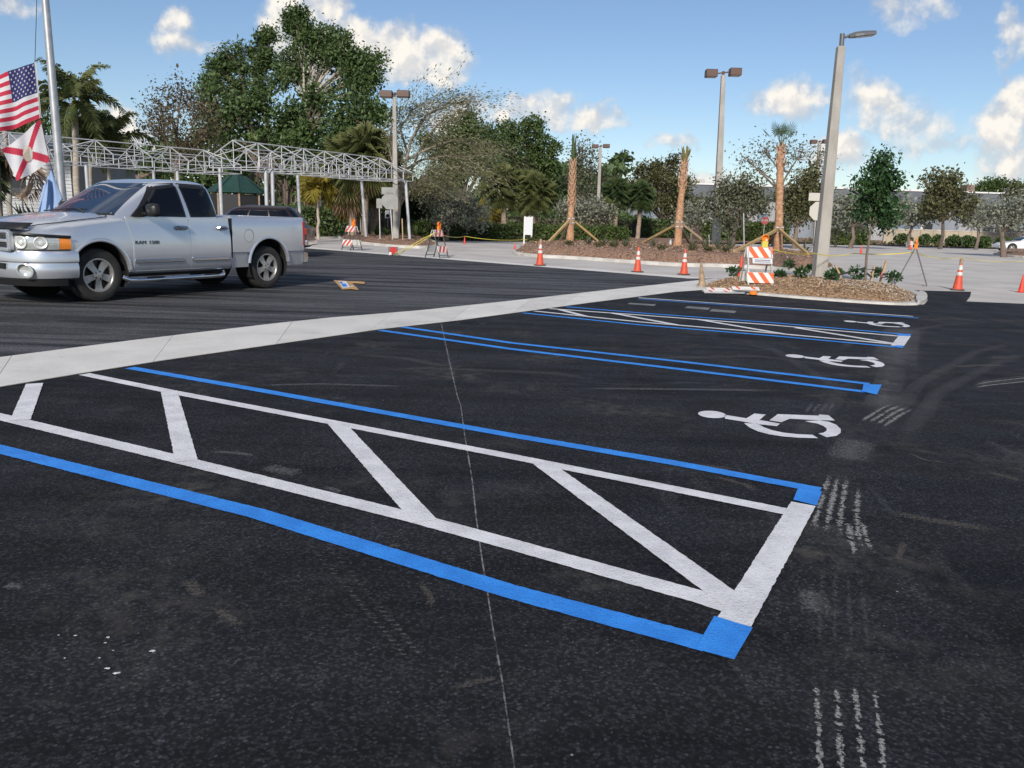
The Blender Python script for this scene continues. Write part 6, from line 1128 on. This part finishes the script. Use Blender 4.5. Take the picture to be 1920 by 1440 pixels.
# ------------------------------------------------------------------ new palms with timber braces
def braced(label, base, top, Rr, kind, seed, braces, zb_px):
    b = G(*base); b.z = hP(b.xy) - .05; Y = b.y; root = tag(empty('braced_palm', b), label, 'palm tree', 'newly planted braced palms'); c = at(*top, Y) - b; palm_trunk(root, c, Rr, Rr * (.45 if kind == 'spear' else .62), 'palm_new', {'spear': 90, 'cut': 40, 'fan': 24}[kind], 'boot', {'spear': .42, 'cut': .66, 'fan': .80}[kind], seed)
    r = np.random.default_rng(seed)
    if kind == 'fan':
        me = fan_crown(r, 8, 1.1, 'palm_green', spread=(50, 88), blade=15, droop=.06, pet=.66)
        me.materials.append(MATS['palm_deep']); o = bpy.data.objects.new('crown', me); col.objects.link(o); o.parent = root; o.location = c
    else:
        V, F, T = [], [], []
        for i in range(26):
            a = float(r.uniform(0, 6.28)); sp = (.22 if kind == 'cut' else .10) * float(r.uniform(.3, 1)) if i > 13 or kind == 'cut' else float(r.uniform(0, .03)); l = float(r.uniform(.55, .8)) if kind == 'cut' else (float(r.uniform(1.0, 1.5)) if i < 14 else float(r.uniform(.4, 1.0))); d = Vector((math.cos(a) * sp * 1.8, math.sin(a) * sp * 1.8, 1)).normalized(); s = Vector((-math.sin(a), math.cos(a), 0)); o = len(V); w_ = .03 if kind == 'cut' else .045; p0_ = Vector((math.cos(a), math.sin(a), 0)) * Rr * .45; V += [p0_ + s * w_, p0_ - s * w_, p0_ + d * l - s * w_ * (.9 if kind == 'cut' else .25), p0_ + d * l + s * w_ * (.9 if kind == 'cut' else .25)]; F.append((o, o + 1, o + 2, o + 3)); T += [float(r.random())] * 4
        me = bpy.data.meshes.new('crown'); me.from_pydata([tuple(v) for v in V], [], F); a_ = me.attributes.new('tone', 'FLOAT', 'POINT'); a_.data.foreach_set('value', T); o = put('crown', me, 'palm_cut' if kind == 'cut' else 'palm_deep', root); o.location = c - Vector((0, 0, .15))
    hb = (at(top[0], zb_px, Y) - b).z; cb = Vector((c.x * hb / c.z, 0, hb)); rad = Rr * .86
    for dz in (-.10, .10):
        mb = MB(); mb.tube([cb + Vector((0, 0, dz - .02)), cb + Vector((0, 0, dz + .02))], rad + .035, 14); mb.build('band', 'sign_white', root)
    for a in (math.radians(q) for q in (20, 160, 270, 340, 200)):
        mb = MB(); mb.box(cb + Vector((math.cos(a) * (rad + .01), math.sin(a) * (rad + .01), 0)), (.07, .09, .34), a); mb.build('batten', 'lumber_grey_shaded', root)
    for (fx, fy, m) in braces:
        f = G(fx, fy); f.z = hP(f.xy) if point_in([Vector(p) for p in PALM_POLY], f.xy) else .02; f = f - b; d = (f - cb); d.z = 0; d.normalize(); mb = MB(); mb.beam(cb + d * (rad + .02), f, .10, .10); mb.build('brace', m, root)
PALM_POLY = [g(957, 477), g(1067, 486), g(1276, 500), g(1416, 504), g(1560, 511), g(1572, 503), g(1540, 492), g(1400, 478), g(1100, 466)]
braced('leftmost braced palm with tall spear of tied fronds', (1068, 470), (1074.5, 302), .19, 'spear', 41, ((1012, 472, 'lumber'), (1120, 470, 'lumber'), (1045, 461, 'lumber_grey_shaded')), 414)  # back braces use the darker lumber: their shade is put into the colour
braced('middle braced palm with cropped brown top', (1268, 481), (1283.5, 301), .19, 'cut', 42, ((1203, 474, 'lumber'), (1332, 483, 'lumber_grey_shaded'), (1300, 470, 'lumber_grey_shaded')), 421)
braced('rightmost braced palm with small green fan crown', (1457, 491), (1464, 275), .19, 'fan', 43, ((1374, 497, 'lumber'), (1513, 503, 'lumber'), (1425, 480, 'lumber_grey_shaded')), 431)
# ------------------------------------------------------------------ staked young tree on the near island
p = G(1621, 537); p.z = hN(p.xy) - .04
YT = tree('young_tree', 'young leafy staked tree on the near island, right of the lamp post', 1621, p.y, [(1655, 308, 12, 16), (1648, 335, 24, 20), (1668, 345, 16, 18), (1640, 362, 30, 20), (1660, 380, 32, 22), (1632, 392, 30, 20), (1655, 408, 26, 14), (1625, 345, 12, 12)], 'leaf_glossy', 'bark', .034, 2.6, .105, 22, .14, fork=(1634, 425), base=p, bare=.6)
STK = [((1566, 497), (1582, 533)), ((1639, 500), (1630, 537)), ((1662, 489), (1647, 537))]
for k, (t_, b_) in enumerate(STK):
    q = G(b_[0], b_[1]); q.z = hN(q.xy) - .1; e = at(*t_, q.y) ; o = tag(empty('tree_stake', q), ('short leaning wooden stake nearest the lamp post', 'short upright wooden stake right of the young tree', 'tall wooden stake with pink band right of the young tree')[k], 'stake', 'stakes of the young tree'); mb = MB(); mb.beam((0, 0, 0), e - q, .05, .045); mb.build('shaft', 'stake_wood', o)
    if k == 2: mb = MB(); mb.beam((e - q) * .32, (e - q) * .55, .054, .049); mb.build('pink_band', 'stake_pink', o)
for k, (a, c, lb) in enumerate((((1574, 515), (1623, 502), 'black strap from leaning stake to young tree'), ((1619, 508), (1635, 520), 'short black strap knotted at the young tree trunk'), ((1624, 505), (1655, 505), 'thin black strap from young tree to tall stake'))):
    Yk = p.y - .02; A, B = at(*a, Yk), at(*c, Yk); mb = MB(); mb.beam(A, B, .012, (.05, .05, .022)[k]); o = mb.build('tree_strap', 'strap', None); o.data.transform(Matrix.Translation(-A)); o.location = A; tag(o, lb, 'strap')
# ------------------------------------------------------------------ small plants on the islands
def shrub(label, px, R_, hgt, leaf, n, ls, hz__, seed, group, name='leafy_shrub', wid=.32):
    b = G(*px); b.z = hz__(b.xy) - .02; r = np.random.default_rng(seed); root = tag(empty(name, b), label, 'shrub', group); u = r.normal(size=(n, 3)); u /= np.linalg.norm(u, axis=1)[:, None]; u *= (r.random(n) ** .4)[:, None]; P = u * np.array([R_, R_, hgt * .5]) + np.array([0, 0, hgt * .55]); put('foliage', leaf_mesh('foliage', P, ls, seed=seed, wid=wid, dirs=u + np.array([0, 0, .5])), leaf, root); mb = MB()
    for i in range(6): a = i * 1.05; mb.tube([(0, 0, -.03), (math.cos(a) * R_ * .4, math.sin(a) * R_ * .4, hgt * .5)], [.008, .004], 5)
    mb.build('stems', 'bark', root); return root
SG = 'low shrubs on the near island'
for k, (x, y, R_, hg, lb) in enumerate(((1377, 524, .26, .30, 'leafy shrub left of the bright red cone'), (1461, 533, .16, .20, 'small leafy shrub right of the front barricade'), (1478, 515, .22, .28, 'leafy shrub behind the front barricade, left of the lamp foot'), (1499, 534, .20, .30, 'leafy shrub left of the near lamp foot'), (1517, 519, .14, .2, 'small shrub just behind the near lamp foot'), (1556, 539, .22, .24, 'leafy shrub just right of the near lamp foot'), (1565, 527, .2, .22, 'shrub beside the short leaning stake'), (1603, 538, .22, .38, 'tall bright shrub between leaning stake and young tree'), (1643, 531, .16, .28, 'shrub between the two right stakes'), (1671, 539, .26, .32, 'wide leafy shrub at the right end of the near island'))):
    shrub(lb, (x, y), R_, hg, 'leaf_glossy', 150, .085, hN, 60 + k, SG)
for k, (x, y, L_, lb) in enumerate(((1102, 478, .55, 'strap-leaved plant right of the leftmost palm'), (1130, 481, .6, 'strap-leaved plant under the right brace of the leftmost palm'), (1152, 483, .5, 'strap-leaved plant beyond that brace, towards the middle palm'), (1172, 484, .55, 'strap-leaved plant above the second collared cone'), (1222, 485, .7, 'spiky clump under the left brace of the middle palm'), (1320, 487, .8, 'spiky clump right of the middle palm'), (1345, 489, .75, 'spiky clump at the twin-head lamp foot'), (1365, 489, .8, 'large spiky clump right of the twin-head lamp foot'), (1298, 485, .6, 'spiky clump just right of the middle palm trunk'), (1507, 499, .65, 'spiky clump beside the right brace of the rightmost palm'))):
    q = G(x, y); q.z = hP(q.xy) - .03; spiky(lb, q, 26, L_, 'leaf_greygreen', .045, 80 + k, 'strap_leaf_plant', (35, 85), 'plant', 'strap-leaved plants on the palm island')
for k, (x, y, lb) in enumerate(((995, 474, 'low dark tuft by the white board posts'), (1067, 483, 'low dark tuft in front of the leftmost palm'), (1122, 487, 'low dark tuft in mulch right of the leftmost palm'), (1148, 487, 'low dark tuft left of the second collared cone'), (1238, 493, 'low dark tuft left of the third collared cone'), (1297, 496, 'low dark tuft right of the third collared cone'), (1326, 497, 'low dark tuft in mulch above the tan cone'), (1357, 498, 'low dark tuft left of the bright red cone'))):
    shrub(lb, (x, y), .22, .22, 'leaf_olive', 90, .14, hP, 100 + k, 'low tufts on the palm island', 'low_tuft', .12)
for k, (x, y, L_, lb) in enumerate(((707, 450, .9, 'strap-leaved clump left of the sign posts'), (725, 451, .8, 'strap-leaved clump between the sign posts'), (765, 451, 1.0, 'strap-leaved clump right of the pale stake'), (780, 451, .9, 'strap-leaved clump further right of the pale stake'), (690, 448, .8, 'strap-leaved clump at the foot of the pale-based sabal palm'), (798, 450, .9, 'strap-leaved clump at the right end of the sign island'))):
    q = G(x, y); q.z = hS(q.xy) - .03; spiky(lb, q, 34, L_, 'leaf_mid', .07, 120 + k, 'strap_leaf_plant', (35, 85), 'plant', 'strap-leaved plants on the sign island')
# ------------------------------------------------------------------ hedges and far shrubs
def hedge(label, pts, hgt, wd, n, leaf, ls, seed, name='clipped_hedge', cat='hedge', group=None, rough=.12):
    r = np.random.default_rng(seed); P = [Vector((p[0], p[1], 0)) for p in pts]; b = P[0].copy(); b.z = .04; root = tag(empty(name, b), label, cat, group); pos = []; L_ = [(P[i + 1] - P[i]).length for i in range(len(P) - 1)]; T_ = sum(L_)
    for i in range(len(P) - 1):
        k = int(n * L_[i] / T_); t = r.random(k); d = (P[i + 1] - P[i]); s = d.normalized().cross(Vector((0, 0, 1))); sh = r.random((k, 2)); edge = r.integers(0, 3, k); uu = np.where(edge == 0, -1, np.where(edge == 1, 1, sh[:, 0] * 2 - 1)) * wd / 2; zz_ = np.where(edge == 2, 1, sh[:, 1]) * hgt; q = np.array(P[i])[None] + t[:, None] * np.array(d)[None] + uu[:, None] * np.array(s)[None]; q[:, 2] = zz_ + .06 * np.sin(q[:, 0] * 2.1) ; pos.append(q + r.normal(size=q.shape) * rough)
    pos = np.concatenate(pos) - np.array(b); put('foliage', leaf_mesh('foliage', pos, ls, seed=seed), leaf, root); mb = MB()
    for i in range(len(P) - 1):
        a, c = P[i] - b, P[i + 1] - b; mb.beam(a + Vector((0, 0, hgt * .42)), c + Vector((0, 0, hgt * .42)), wd * .7, hgt * .8)
    mb.build('woody_core', 'bark_dark', root); return root
f2 = lambda x, Y: foot(x, Y)
hedge('long low clipped hedge behind the left and middle of the lot', [f2(772, 50), f2(880, 53), f2(1026, 55.5), f2(1170, 59)], .95, 1.2, 15000, 'leaf_hedge', .17, 301)
hedge('dark clipped hedge right of the near lamp post, beyond the concrete', [f2(1545, 76), f2(1612, 80)], 1.5, 1.6, 5000, 'leaf_hedge', .22, 302); hedge('dark hedge behind the tall twin-head lamp', [f2(1305, 78), f2(1470, 82)], 1.7, 1.6, 6500, 'leaf_hedge', .24, 303); hedge('low hedge between sabal palms and middle braced palm', [f2(1185, 80), f2(1310, 84)], 1.7, 1.6, 5000, 'leaf_dark', .24, 304)
hedge('dark bushes along the chain-link fence behind the pickup', [f2(500, 50), f2(640, 53)], 1.6, 1.5, 5000, 'leaf_dark', .2, 305); hedge('undergrowth line behind the low hedge and palms', [f2(640, 66), f2(900, 70), f2(1050, 74), f2(1200, 86)], 2.0, 2.0, 7000, 'leaf_dark', .26, 306)
for k, x in enumerate((1692, 1733, 1756, 1786, 1813, 1843, 1878, 1908)):
    b = f2(x, 86 - k * .8); R_ = (1.15, .75, .6, .9, 1.0, .9, .9, 1.0)[k]; r = np.random.default_rng(320 + k); u = r.normal(size=(900, 3)); u /= np.linalg.norm(u, axis=1)[:, None]; u *= (r.random(900) ** .35)[:, None]; root = tag(empty('round_shrub', b), 'dark round shrub by the beige wall, %s from the left' % ('first', 'second', 'third', 'fourth', 'fifth', 'sixth', 'seventh', 'eighth')[k], 'shrub', 'shrubs along the beige wall'); put('foliage', leaf_mesh('foliage', u * np.array([R_ * .85, R_ * .85, .62]) + np.array([0, 0, .62]), .24, seed=k), 'leaf_dark', root); mb = MB(); mb.tube([(0, 0, -.05), (0, 0, .7)], [.08, .04], 6); mb.build('stem', 'bark_dark', root)
# far wood, one mass
r = np.random.default_rng(400); n = 26000; X = r.uniform(-95, 14, n); ytop = 7.5 + 2.0 * np.sin(X * .13) + 1.3 * np.sin(X * .41 + 1) + .8 * np.sin(X * 1.1); z = r.random(n) ** .7 * ytop; Yv = 108 + r.uniform(-6, 6, n)
me = leaf_mesh('far_wood', np.stack([X, Yv, z], 1), .85, seed=401, tone=.5 + .4 * np.sin(X * .5) * np.cos(z)); tag(put('far_wood', me, 'leaf_dark', None), 'far dark line of trees behind the lot', 'trees', kind='stuff')
r = np.random.default_rng(410); n = 2600; X = r.uniform(8, 90, n); z = r.random(n) * .35; Yv = 83 + r.uniform(-.8, 6, n) ; tag(put('ground_cover', leaf_mesh('ground_cover', np.stack([X, Yv, z], 1), .3, seed=411), 'leaf_olive', None), 'low scrubby ground cover along the far kerb', 'ground cover', kind='stuff')
# ================================================================== buildings, walls, fence
mat('stucco_grey', (0.24, 0.265, 0.30), 0.9, c2=(0.20, 0.225, 0.26), scale=.3); mat('stucco_pale', (0.34, 0.35, 0.36), 0.9, c2=(0.28, 0.29, 0.30), scale=.3); mat('fascia_grey', (0.125, 0.14, 0.16), 0.7, c2=(0.105, 0.12, 0.14), scale=.5); mat('coping_white', (0.70, 0.70, 0.70), 0.6); mat('panel_blue', (0.15, 0.21, 0.30), 0.7); mat('window_dark', (0.02, 0.024, 0.03), 0.15); mat('panel_beige', (0.62, 0.50, 0.33), 0.8); mat('wall_beige', (0.44, 0.38, 0.29), 0.9, c2=(0.34, 0.29, 0.22), scale=.6); mat('unit_grey', (0.42, 0.40, 0.38), 0.7); mat('unit_rust', (0.22, 0.15, 0.13), 0.7); mat('siding', (0.55, 0.57, 0.58), 0.7, c2=(0.47, 0.49, 0.50), scale=1); mat('roof_grey', (0.22, 0.235, 0.25), 0.6); mat('gazebo_green', (0.012, 0.042, 0.036), 0.5, c2=(0.016, 0.054, 0.046), scale=2); mat('screen_dark', (0.02, 0.02, 0.022), 0.7)
def warehouse():
    Y = 118; x0 = at(1030, HZ, Y).x; x1 = x0 + 175; zt = 7.05; zf = 5.35; root = tag(empty('warehouse', (x0, Y, 0)), 'long pale warehouse with dark grey fascia across the background', 'building'); W_ = x1 - x0
    mb = MB(); mb.box((W_ / 2, 10, zf / 2), (W_, 20, zf)); mb.build('wall', 'stucco_pale', root); mb = MB(); mb.box((W_ / 2, 9.8, (zf + zt) / 2), (W_ + .6, 21, zt - zf)); mb.build('fascia', 'fascia_grey', root); mb = MB(); mb.box((W_ / 2, 9.8, zt + .09), (W_ + .8, 21.3, .2)); mb.build('coping', 'coping_white', root)
    X = lambda px: at(px, HZ, Y).x - x0
    for (a, b_, za, zb, m, nm) in ((1560, 1595, .1, 4.2, 'panel_blue', 'roller_door'), (1675, 1722, .1, 4.2, 'panel_blue', 'roller_door'), (1200, 1222, .1, 3.6, 'panel_blue', 'roller_door'), (1800, 1832, 4.1, 5.1, 'panel_beige', 'beige_panel'), (1838, 1850, 4.2, 5.2, 'window_dark', 'window'), (1728, 1733, .1, 4.6, 'coping_white', 'downpipe'), (1735, 1750, .1, 2.6, 'window_dark', 'doorway'), (1845, 1925, .1, 2.4, 'window_dark', 'window_band'), (1308, 1322, 1.4, 2.6, 'window_dark', 'window'), (1060, 1100, .2, 3.2, 'panel_blue', 'roller_door'), (1130, 1150, 1.0, 2.6, 'window_dark', 'window'), (1420, 1440, .1, 3.2, 'panel_blue', 'roller_door')):  # the panel high on the right is plain beige in itself
        mb = MB(); mb.box(((X(a) + X(b_)) / 2, -.03, (za + zb) / 2), (X(b_) - X(a), .1, zb - za)); o = mb.build(nm, m, root)
        if nm == 'roller_door':
            for i in range(9): mb = MB(); mb.box(((X(a) + X(b_)) / 2, -.10, za + (zb - za) * (i + .5) / 9), (X(b_) - X(a) - .1, .05, .30)); mb.build('door_slat', m, o)
    for (a, b_) in ((1040, 1110), (1180, 1270), (1335, 1400), (1470, 1560), (1722, 1800), (1850, 1960)):
        mb = MB(); mb.box(((X(a) + X(b_)) / 2, -.012, zf / 2), (X(b_) - X(a), .04, zf - .04)); mb.build('wall_bay', 'stucco_grey', root)
    for i in range(22): mb = MB(); mb.box((X(1050) + i * 5.2, -.045, zf / 2), (.06, .05, zf - .02)); mb.build('wall_joint', 'fascia_grey', root)
    for (a, b_, hh, m, lb) in ((1296, 1322, .75, 'unit_grey', 0), (1820, 1834, 1.15, 'unit_rust', 0), (1905, 1932, .9, 'unit_grey', 0)):
        mb = MB(); mb.box(((X(a) + X(b_)) / 2, 3, zt + .15 + hh / 2), (X(b_) - X(a), 2, hh)); mb.build('rooftop_unit', m, root)
warehouse()
bw = f2(1655, 92); ew = f2(1990, 90); BW = tag(empty('masonry_wall', bw), 'low beige masonry wall behind the row of round shrubs', 'wall'); d = ew - bw; nP = 14
for i in range(nP):
    mb = MB(); mb.beam(d * (i / nP) + Vector((0, 0, .8)), d * ((i + .94) / nP) + Vector((0, 0, .8)), .2, 1.6 + .0); mb.build('wall_panel', 'wall_beige', BW); mb = MB(); mb.box(d * ((i + .97) / nP) + Vector((0, 0, .85)), (.34, .34, 1.75)); mb.build('pier', 'wall_beige', BW)
mb = MB(); mb.beam(Vector((0, 0, 1.66)), d + Vector((0, 0, 1.66)), .3, .1); mb.build('cap', 'kerb_concrete', BW)
# left building with plank siding
Yb = 47; xb0 = at(-140, HZ, Yb).x; xb1 = at(140, HZ, Yb).x; LB = tag(empty('sided_building', (xb0, Yb, 0)), 'pale building with plank siding behind the flags at left', 'building'); W_ = xb1 - xb0
mb = MB(); mb.box((W_ / 2, 4, 2.3), (W_ - .1, 8, 4.6)); mb.build('wall', 'stucco_pale', LB)
for i in range(23): mb = MB(); mb.box((W_ / 2, -.035, .12 + i * .2), (W_, .05, .175), M=Matrix.Rotation(.10, 3, 'X')); mb.build('plank', 'siding', LB)
mb = MB(); mb.add([(-.5, -.6, 4.6), (W_ + .5, -.6, 4.6), (W_ + .5, 4, 5.6), (-.5, 4, 5.6), (-.5, 8.6, 4.6), (W_ + .5, 8.6, 4.6), (-.5, -.6, 4.45), (W_ + .5, -.6, 4.45), (W_ + .5, 8.6, 4.45), (-.5, 8.6, 4.45)], [(0, 1, 2, 3), (3, 2, 5, 4), (6, 7, 1, 0), (9, 8, 5, 4), (6, 9, 4, 3, 0), (7, 8, 5, 2, 1), (6, 7, 8, 9)]); mb.build('roof', 'roof_grey', LB)
for x in (2.0, 5.4):
    w__ = empty('window', (x, 0, 2.4)); w__.parent = LB; mb = MB(); mb.box((0, -.08, 0), (1.3, .06, 1.1)); mb.build('pane', 'window_dark', w__); mb = MB()
    mb.box((0, -.10, .6), (1.5, .08, .1)); mb.build('lintel', 'coping_white', w__); mb = MB(); mb.box((0, -.10, -.6), (1.5, .1, .1)); mb.build('sill', 'coping_white', w__)
# gazebo
gz = f2(448, 48); GZ = tag(empty('gazebo', gz), 'dark green hip-roofed gazebo behind the pickup cab', 'gazebo'); R_ = 1.75; zb = 2.45; za = 3.55
mb = MB(); ring = [(R_ * math.cos(a), R_ * math.sin(a)) for a in [math.pi / 8 + k * math.pi / 4 for k in range(8)]]; mb.add([(x, y, zb) for x, y in ring] + [(x * .25, y * .25, za - .15) for x, y in ring] + [(0, 0, za)], [(k, (k + 1) % 8, 8 + (k + 1) % 8, 8 + k) for k in range(8)] + [(8 + k, 8 + (k + 1) % 8, 16) for k in range(8)] + [tuple(range(8))[::-1]]); mb.build('roof', 'gazebo_green', GZ)
for x, y in ring:
    mb = MB(); mb.beam((x * 1.005, y * 1.005, zb + .03), (x * .25, y * .25, za - .12), .06); mb.build('roof_rib', 'gazebo_green', GZ); mb = MB(); mb.beam((x * .9, y * .9, 0), (x * .9, y * .9, zb), .1); mb.build('post', 'lumber_grey_shaded', GZ)
for k in range(8):
    a, c = Vector((*ring[k], 0)) * .9, Vector((*ring[(k + 1) % 8], 0)) * .9; mb = MB(); mb.beam(a + Vector((0, 0, 1.2)), c + Vector((0, 0, 1.2)), .02, 2.3); mb.build('screen', 'screen_dark', GZ)
# chain-link fences
def mesh_mat():
    m = bpy.data.materials.new('chain_link'); m.use_nodes = True; t = m.node_tree; b = t.nodes['Principled BSDF']; o = t.nodes['Material Output']; MATS['chain_link'] = m; K = t.links.new; co = t.nodes.new('ShaderNodeTexCoord'); sp = t.nodes.new('ShaderNodeSeparateXYZ'); K(co.outputs['Object'], sp.inputs[0]); a = math_n(t, 'ADD', sp.outputs['X'], sp.outputs['Z']); c = math_n(t, 'SUBTRACT', sp.outputs['X'], sp.outputs['Z']); f = [math_n(t, 'LESS_THAN', math_n(t, 'FRACT', math_n(t, 'MULTIPLY', q, 11.0)), .13) for q in (a, c)]
    b.inputs['Base Color'].default_value = (.16, .165, .17, 1); b.inputs['Roughness'].default_value = .5; b.inputs['Metallic'].default_value = .5; tr = t.nodes.new('ShaderNodeBsdfTransparent'); ms = t.nodes.new('ShaderNodeMixShader'); K(math_n(t, 'MAXIMUM', *f), ms.inputs[0]); K(tr.outputs[0], ms.inputs[1]); K(b.outputs[0], ms.inputs[2]); K(ms.outputs[0], o.inputs['Surface'])
mesh_mat()
def fence(label, a, b_, h, n):
    d = b_ - a; root = tag(empty('chain_link_fence', a, math.atan2(d.y, d.x)), label, 'fence'); L_ = d.length; mb = MB(); mb.add([(0, 0, .03), (L_, 0, .03), (L_, 0, h), (0, 0, h)], [(0, 1, 2, 3)]); mb.build('wire_mesh', 'chain_link', root)
    for i in range(n + 1): mb = MB(); mb.tube([(L_ * i / n, .03, 0), (L_ * i / n, .03, h + .05)], .03, 8); mb.build('fence_post', 'dark_steel', root)
    mb = MB(); mb.tube([(0, .03, h), (L_, .03, h)], .022, 6); mb.build('top_rail', 'dark_steel', root)
fence('dark chain-link fence behind the pickup bed', f2(470, 54), f2(700, 60), 2.1, 7); fence('dark chain-link fence behind the low hedge and sabal palms', f2(760, 66), f2(1130, 78), 1.9, 9); fence('chain-link fence behind the spiky plants at left', f2(-30, 30), f2(125, 31), 2.0, 2)
